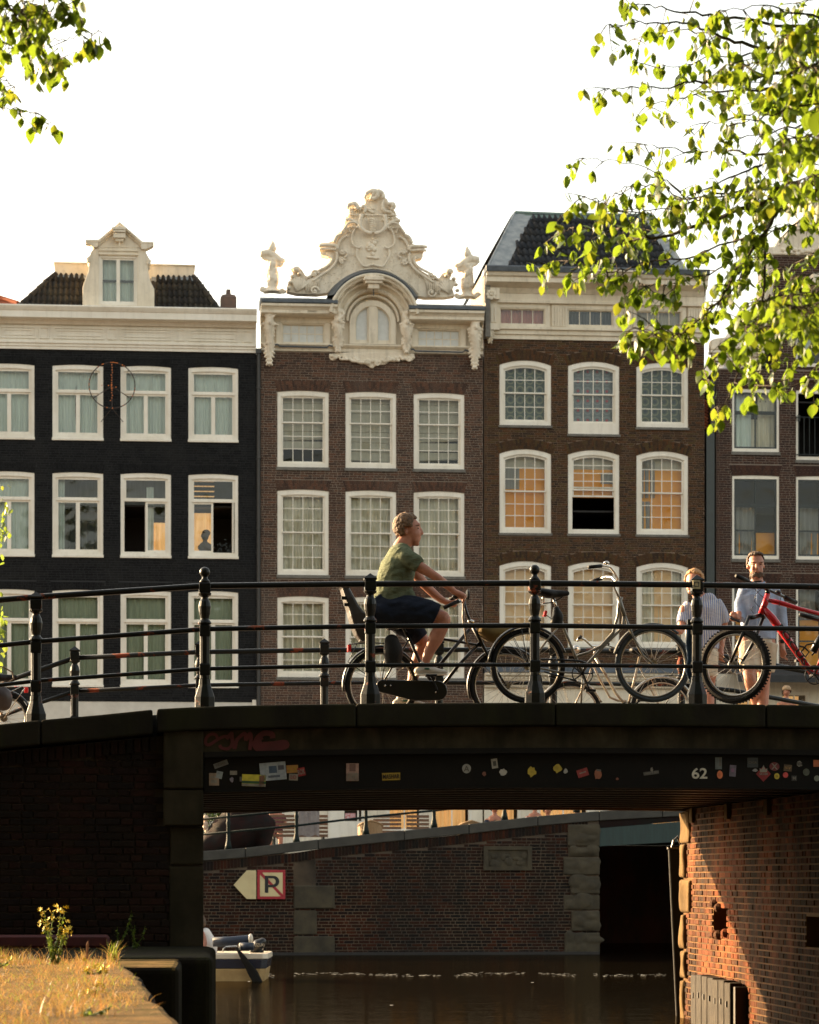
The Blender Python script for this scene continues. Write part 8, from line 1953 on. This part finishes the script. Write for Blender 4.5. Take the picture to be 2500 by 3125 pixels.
for i, (a_, c_, h_, lb) in enumerate(((-14, -4, 15, 'added dark brick corner house, unseen on the left bank behind the camera, blocking sky light'), (-3.9, 6, 17, 'added taller dark brick house, unseen on the left bank beside the camera, blocking sky light'), (6.1, 15, 14, 'added lower brown brick house, unseen on the left bank nearest the bridge, blocking sky light'))):
    r_ = root('canal_house', lb, 'house', LF, ((a_+c_)/2, 0, 1.)); w_ = Wall(a_, c_, 1, h_)
    for q in range(4):
        for k_ in range(4): x = a_+(c_-a_)*(k_+.5)/4; w_.hole(x-.5, x+.5, 2.6+q*3, 4.4+q*3)
    w_.backing(r_, M.brick4); b = MB(); b.box(a_, c_, .3, 9, 1, h_-.2); b.build('house_body', M.brick4, r_)
slab('left_street', -60, -9.5, -3.9, 40, -2, 1.0, M.cobble, WD)
T1 = tree_root('elm tree on the right whose bright green leafy branches hang across the houses', (5.4, 15.2, 1.05))
rr = random.Random(21); lv1 = []; b = MB()
brs = [([(1845,272),(1902,270),(2046,262),(2139,248),(2189,256),(2321,237),(2560,190)], .016, 1.),
([(1850,78),(1935,69),(2024,72),(2123,80),(2205,116),(2321,143),(2560,170)], .016, 1.), ([(1930,120),(2000,100),(2100,92),(2205,116)], .006, .9), ([(1920,8),(2000,20),(2100,40),(2240,60),(2560,90)], .014, 1.),
([(1965,330),(2020,310),(2090,300),(2183,275),(2320,270),(2560,240)], .010, .9), ([(1985,200),(2060,205),(2150,180),(2260,170),(2400,160)], .007, .9),
([(1782,482),(1856,487),(1968,512),(2024,540),(2079,588)], .005, .55), ([(1960,440),(2062,457),(2205,463),(2337,471),(2560,474)], .012, 1.),
([(1990,597),(2079,606),(2255,584),(2376,573),(2560,550)], .018, .85), ([(2079,603),(2112,597),(2227,545),(2321,507),(2409,468),(2560,430)], .013, .8),
([(1860,600),(1890,585),(1935,565),(2000,570),(2079,603)], .005, 1.), ([(1762,612),(1800,600),(1850,620),(1880,640),(1990,650)], .005, .6), ([(1870,640),(1950,640),(2040,640),(2150,610),(2376,573)], .007, .9),
([(1698,716),(1740,700),(1800,700),(1850,712),(1902,693),(1965,722),(2069,706),(2174,672),(2320,620),(2560,540)], .018, .95),
([(1675,822),(1720,800),(1808,803),(1892,771),(1923,740),(1965,722)], .007, .85), ([(1775,872),(1800,850),(1850,855),(1892,823),(2000,800),(2120,780),(2294,720)], .008, .95),
([(1945,925),(1975,915),(2040,890),(2120,850),(2230,800)], .006, .95), ([(1910,1080),(1960,1040),(2020,1030),(2069,1022),(2122,985),(2200,912),(2247,823),(2294,766),(2341,698),(2372,650),(2440,600),(2560,560)], .016, 1.15),
([(1995,1085),(2040,1060),(2110,1030),(2174,943),(2242,875),(2300,760)], .008, 1.1), ([(2160,1225),(2150,1160),(2180,1110),(2230,1060),(2290,1000),(2330,900),(2335,724)], .009, .95),
([(2190,1305),(2215,1270),(2240,1190),(2270,1100),(2309,1022),(2350,900)], .008, .7), ([(2300,1250),(2330,1170),(2372,1120),(2382,1074),(2400,980),(2480,850)], .007, .6),
([(2408,1225),(2420,1150),(2455,1110),(2480,1050),(2560,950)], .007, .6), ([(2485,1230),(2490,1170),(2510,1115),(2560,1080)], .006, .8), ([(2330,985),(2335,907),(2338,724),(2372,650)], .012, .8),
([(2150,380),(2250,360),(2350,330),(2450,300),(2560,260)], .010, 1.), ([(2230,420),(2330,410),(2450,380),(2560,350)], .010, 1.1), ([(2200,30),(2320,20),(2420,40),(2560,60)], .010, 1.2), ([(2300,700),(2400,690),(2480,650),(2560,620)], .010, .9), ([(2370,820),(2430,800),(2500,760),(2560,730)], .008, .9), ([(2330,980),(2420,960),(2500,900),(2560,860)], .008, .9)]
for tr0, r0, de in brs:
    if tr0[0][1] > 850: tr0 = [(u_, v_-62*max(0, 1-i_/3)) for i_, (u_, v_) in enumerate(tr0)]
    y = rr.uniform(13.6, 16.2); branch(b, tr0, lv1, rr, r0*.8, .0022, .063, de*(.85 if tr0[0][1] > 1100 else 1.5 if tr0[0][1] > 560 else .85), y, 15.2, tl=.15 if tr0[0][1] > 1000 else .19)
for i in range(22):      # thicker leaf mass towards the right edge
    u = 2520-abs(rr.gauss(0, 130)); v = rr.choice((rr.uniform(0, 420), rr.uniform(0, 560), rr.uniform(820, 1000))); y = rr.uniform(11.5, 16)
    tr0 = [(u-60, v+10), (u, v), (u+90, v-30), (u+220, v-60)]; branch(b, tr0, lv1, rr, .006, .002, .064, 1.0, y, 15.2, tl=.2)
for i in range(64):      # the crown goes on outside the frame as far as the trunk
    u = rr.uniform(2640, 4000); v = rr.uniform(-500, 1150); y = rr.uniform(12.5, 17)
    branch(b, [(u-110, v+25), (u, v), (u+130, v-40), (u+300, v-70)], lv1, rr, .010, .003, .10, .8, y, 15.2, start=.0, tl=.3)
br1 = b.build('branches', M.bark, T1); br1['kind'] = 'stuff'
b = MB(); b.tube([(5.4,15.2,1.0),(5.35,15.2,3.0),(5.2,15.1,5.0),(5.4,15.0,8.0),(5.3,14.6,11.0)], [.30,.24,.20,.16,.08], 12)
b.build('trunk', M.bark, T1)
b = MB()
for v, z0 in ((190,3.5),(470,3.2),(560,3.0),(540,3.1),(90,4.0)):
    p = wp(2560, v, 15.2); b.tube([(5.3, 15.1, z0+.9), (4.4, 15.15, (z0+.9)*.6+p.z*.4+.12), (3.4, 15.2, p.z+.12), p], [.055,.034,.022,.013], 8)
o = b.build('limb', M.bark, T1); o['kind'] = 'stuff'
put_leaves(T1, lv1, M.leaf); n1_ = len(lv1)
T2 = tree_root('elm tree on the left, only leafy twig ends showing in the top left corner', (-5.2, 13., 1.0))
rr = random.Random(33); lv2 = []; b = MB()
for tr0, r0, de in (([(120,15),(60,30),(0,10),(-80,-20)], .008, 1.6), ([(95,105),(60,60),(20,15),(-60,-60)], .008, 1.3), ([(190,10),(120,-15),(20,-30),(-80,-40)], .008, 1.5), ([(135,125),(100,85),(70,40),(10,0)], .006, 1.1), ([(85,165),(40,140),(0,120),(-80,90)], .006, 1.2), ([(305,95),(270,98),(240,104),(190,118),(135,118)], .003, .55), ([(180,190),(165,185),(160,182)], .003, 1.), ([(45,265),(15,240),(-60,215)], .004, .8), ([(115,345),(70,335),(20,325),(-60,310)], .004, .9), ([(240,-5),(180,-20),(90,-40)], .005, 1.3), ([(20,40),(-30,20),(-90,0)], .006, 1.2), ([(150,35),(110,20),(60,0),(0,-20)], .006, 1.2)):
    y = rr.uniform(13.2, 14.4); branch(b, tr0, lv2, rr, r0, .002, .062, de, y, 13.4, tl=.15)
p = wp(165, 200, 13.6); b.tube([p, wp(160, 180, 13.6), wp(120, 150, 13.5), wp(60, 60, 13.4)], [.0012,.0012,.0014,.002], 4)
o = b.build('branches', M.bark, T2); o['kind'] = 'stuff'
b = MB(); b.tube([(-5.2,13.,1.0),(-5.2,13,3.0),(-5.0,12.9,5.0),(-4.8,12.6,8.0),(-4.6,12,11.0)], [.30,.24,.20,.16,.08], 12); b.build('trunk', M.bark, T2)
b = MB(); b.tube([(-5.1,12.95,5.2),(-4.0,13.3,6.3),wp(-80,-20,13.4)], [.07,.04,.012], 8); b.build('limb', M.bark, T2)
put_leaves(T2, lv2, M.leaf)
def crown(tree, c, r, n, seed):
    """leafy crown outside the frame, overhead and behind the camera: what shades the near bank"""
    rr = random.Random(seed); J = MB(); clumps = [Vector((rr.gauss(0,.5), rr.gauss(0,.5), rr.gauss(0,.45))) for _ in range(60)]
    for i in range(n):
        q = rr.choice(clumps)+Vector((rr.gauss(0,.16), rr.gauss(0,.16), rr.gauss(0,.14)))
        p = Vector((c[0]+q.x*r[0], c[1]+q.y*r[1], c[2]+q.z*r[2]))
        if p.y > 16.5: continue
        if p.y > .5:
            u, v = CU+p.x*FP/p.y, HV-(p.z-EYE)*FP/p.y
            mg_ = .9*FP/p.y
            if -250-mg_ < u < 2750+mg_ and v > -100-mg_: continue
            if p.y > 8 and p.z < 6: continue
        if p.z < 2.5: continue
        if any((p-a_-SUN*(p-a_).dot(SUN)).length < 1.6 for a_ in (Vector((-1.8, 13.6, 5.8)), Vector((-2.4, 13.6, 6.2)))): continue
        L = rr.uniform(.5, .85); rm = leafrot(rr); J.add([p+rm @ (v_*L) for v_ in LV[0][0]], LV[0][1])
    o = J.build('crown', M.leafdark, tree); o['kind'] = 'stuff'
crown(T1, (4.0, 10.0, 10.5), (8, 8.5, 5.5), 15000, 1); crown(T2, (-4.6, 9.5, 10.5), (8, 8.5, 5.5), 15000, 2)
T3 = tree_root('elm tree further back on the near bank, out of the picture', (.8, -5, 1.0)); b = MB(); b.tube([(.8,-5,1),(.8,-5,4),(.6,-4,8),(.2,-3,11)], [.3,.25,.2,.1], 10); b.build('trunk', M.bark, T3); crown(T3, (0, 1., 12.), (11, 7, 6), 15000, 3)
# ================================================================ QUAY PLANTS
M.dry = leafmat('dry_grass_blade', (.26,.16,.055), (.32,.20,.07), (.40,.25,.08)); M.green = leafmat('weed_green', (.06,.10,.02), (.09,.14,.03), (.30,.40,.05))
M.yellow = mat('yellow_petal', (.72,.55,.02), (.60,.42,.02), rough=.6)
def blade(b, p, h, lean, az, w_=.004, n=3):
    pts = []; p = Vector(p)
    for i in range(n+1):
        t_ = i/n; pts.append(p+Vector((math.cos(az)*lean*t_*t_, math.sin(az)*lean*t_*t_, h*t_*(1-.25*t_*min(1, abs(lean)/max(h, .01))))))
    s = Vector((-math.sin(az), math.cos(az), 0))
    if abs(s.x) < .5: s = Vector((1, 0, 0))
    vs = []
    for i, q in enumerate(pts): ww = w_*(1-i/n)+.0006; vs += [q-s*ww/2, q+s*ww/2]
    b.add(vs, [(2*i, 2*i+1, 2*i+3, 2*i+2) for i in range(n)])
rr = random.Random(61); b = MB(); bg_ = MB(); n_ = 0
clg = [(rr.uniform(-4.6, -1.3), rr.uniform(10.8, 20.6)) for _ in range(240)]
for i in range(60000):
    cx_, cy_ = rr.choice(clg); x = cx_+rr.gauss(0, .16); y = cy_+rr.gauss(0, .35)
    if x > ex(y)-.05-abs(rr.gauss(0, .18))*(1 if y > 15 else 1.6) or y > 21.3 or y < 10.2: continue
    if 19.5 < y < 19.62: continue
    big = noise.noise(Vector((x*1.3, y*.6, 0)))
    if big < -.25 and rr.random() < .8: continue
    h = rr.uniform(.015, .06)*(1+2.2*max(0, big)); az = rr.uniform(0, 6.28); blade(b if rr.random() < .88 else bg_, (x, y, .985), h, rr.uniform(.02, .09), az, .0035)
tag(b.build('dry_grass', M.dry, fr=WD), 'dry straw-coloured grass on the sunlit quay', 'grass', kind='stuff'); tag(bg_.build('green_grass', M.green, fr=WD), 'sparse green grass on the sunlit quay', 'grass', kind='stuff')
def tuft(u, v, Y, n, h, label, m, spread=.12, seed=0):
    p = wp(u, v, Y); p.z = .99; r_ = root('grass_tuft', label, 'grass tuft', WD, p); rr = random.Random(seed); b = MB(); g = MB()
    for i in range(n):
        az = rr.uniform(0, 6.28); blade(b if rr.random() < .6 else g, p+Vector((rr.gauss(0,.02), rr.gauss(0,.02), 0)), h*rr.uniform(.5, 1.1), rr.uniform(.02, spread), az, .006, 4)
    b.build('green_blades', m, r_); g.build('dry_blades', M.dry, r_)
tuft(345, 2928, 20.3, 60, .17, 'green and straw grass tuft at the back of the sunlit quay', M.green, .14, 3)
tuft(255, 2930, 20.2, 26, .12, 'short straw tuft between the yellow flowers and the green tuft', M.dry, .10, 4)
p = wp(265, 2925, 20.); p.z = .99; r_ = root('seed_head', 'reddish brown seed spike standing between the grass tufts', 'plant', WD, p); b = MB(); b.tube([p, p+Vector((.0,0,.06)), p+Vector((.004,0,.14)), p+Vector((.008,0,.165))], [.003,.006,.012,.004], 6); b.build('spike', mat('rusty_seed', (.28,.12,.04), (.2,.08,.03)), r_)
p = wp(75, 2930, 19.8)
for u_, v_, Y_, lb in ((200, 3080, 12.6, 'straw stalks leaning in the foreground of the quay'), (700*0+150, 3110, 12.2, 'straw stalks nearest the camera at the bottom edge')):
    p = wp(u_, v_, Y_); p.z = .99; r_ = root('grass_tuft', lb, 'grass tuft', WD, p); b = MB()
    for i in range(26): blade(b, p+Vector((rr.gauss(0,.10), rr.gauss(0,.1), 0)), rr.uniform(.05, .14), rr.uniform(.02, .08), rr.uniform(0, 6.28), .005, 4)
    b.build('dry_blades', M.dry, r_)
def weed(u, v, Y, h, label, flowers=True, dim=False, seed=5, z0=.99, ns=6, cat='plant'):
    p = wp(u, v, Y); p.z = z0; r_ = root('flowering_weed' if flowers else 'weed', label, cat, WD, p); rr = random.Random(seed); st = MB(); lf = MB(); fl = MB()
    for i in range(ns):
        top = p+Vector((rr.uniform(-.09, .12), rr.gauss(0,.05), h*rr.uniform(.50, 1.06))); P_ = [p+Vector((rr.gauss(0,.02), 0, 0)), p.lerp(top, .5)+Vector((rr.gauss(0,.012), 0, 0)), top]; st.tube(P_, [.005,.004,.002], 5)
        for j in range(26):
            t_ = rr.uniform(.05, .9); q = P_[0].lerp(P_[1], t_*2) if t_ < .5 else P_[1].lerp(P_[2], t_*2-1); rm = Matrix.Rotation(rr.random()*6.28, 3, 'Z') @ Matrix.Rotation(rr.uniform(.9, 1.9), 3, 'X'); L = rr.uniform(.018, .034)
            lf.add([q+rm @ (v_*L) for v_ in LV[1][0]], LV[1][1])
        if flowers:
            for j in range(9):
                q = top+Vector((rr.gauss(0,.022), rr.gauss(0,.02), rr.gauss(-.012,.034))); nrm = Matrix.Rotation(rr.random()*6.28, 3, 'Z') @ Matrix.Rotation(rr.uniform(.3, 1.5), 3, 'X')
                for k in range(5): a = k*1.2566; fl.add([q, q+nrm @ Vector((.012*math.cos(a-.4), .012*math.sin(a-.4), .003)), q+nrm @ Vector((.017*math.cos(a), .017*math.sin(a), .005)), q+nrm @ Vector((.012*math.cos(a+.4), .012*math.sin(a+.4), .003))], [(0,1,2,3)])
    st.build('stem', M.green, r_); o = lf.build('leaves', M.green, r_); o['kind'] = 'stuff'
    if flowers: o = fl.build('petals', M.yellow, r_); o['kind'] = 'stuff'
weed(168, 2935, 19.9, .37, 'tall weed with bright yellow flowers at the back of the sunlit quay', seed=5, ns=9)
weed(415, 2890, 24.0, .30, 'dim shaded weed by the dark wall right of the thin green one', flowers=False, seed=6, ns=3, z0=1.0); weed(365, 2890, 23.9, .34, 'thin green weed in the shade against the dark wall', flowers=False, seed=7, ns=3, z0=1.0)
weed(3, 2935, 19., .12, 'small yellow flowering weed at the left edge of the quay', seed=8, ns=3); weed(262, 2965, 17.6, .04, 'low yellow flowering weed lying on the quay', seed=9, ns=4)
weed(268, 3040, 14.4, .05, 'low green weed with a yellow flower near the quay edge', seed=10, ns=3); weed(280, 3115, 12.3, .07, 'small green weed at the bottom of the quay', flowers=False, seed=11, ns=3)
def bush(u, v, Y, r, n, label, seed, fl=0, base=2.12):
    p = wp(u, v, Y); r_ = root('shrub', label, 'shrub', WD, (p.x, Y, base)); rr = random.Random(seed); J = MB(); st = MB()
    for i in range(n):
        q = Vector((rr.gauss(0,.5)*r[0], rr.gauss(0,.4)*r[1], rr.gauss(0,.45)*r[2])); L = rr.uniform(.05, .10); rm = leafrot(rr); J.add([p+q+rm @ (v_*L) for v_ in LV[0][0]], LV[0][1])
    for i in range(7): st.tube([(p.x, Y, base), p+Vector((rr.gauss(0,.3)*r[0], 0, rr.gauss(0,.3)*r[2]))], [.02,.006], 5)
    st.build('stem', M.bark, r_); o = J.build('leaves', M.leafdark if fl else M.green, r_); o['kind'] = 'stuff'
    for i in range(fl): b = MB(); b.ball(wp(628+rr.uniform(-4, 6), [2497,2515,2525,2535][i%4], Y-.5), .07, 9, 7); b.build('blossom', mat('pale_pink_blossom', (.60,.45,.32), (.5,.35,.25)), r_)
bush(655, 2490, 60.6, (.55,.4,.55), 900, 'dark green shrub with pale round blossoms at the left of the far quay', 3, fl=4)
def sidebush(u, v, Y, n, label, seed, base):
    p = wp(u, v, Y); r_ = root('shrub', label, 'shrub', WD, (p.x-.3, Y, base)); rr = random.Random(seed); J = MB(); st = MB()
    for i in range(n): q = Vector((-abs(rr.gauss(0,.13)), rr.gauss(0,.12), rr.gauss(0,.22))); L = rr.uniform(.05, .09); rm = leafrot(rr); J.add([p+q+rm @ (v_*L) for v_ in LV[0][0]], LV[0][1])
    st.tube([(p.x-.3, Y, base), (p.x-.25, Y, (base+p.z)/2), (p.x-.12, Y, p.z)], [.04,.03,.01], 6); st.build('trunk', M.bark, r_); o = J.build('leaves', M.green, r_); o['kind'] = 'stuff'
sidebush(22, 1590, 33, 70, 'leafy shoot at the left edge in front of the black house, upper', 4, 3.0); sidebush(12, 1935, 33, 90, 'leafy shoot at the left edge above the bridge ramp, lower', 5, 3.0)
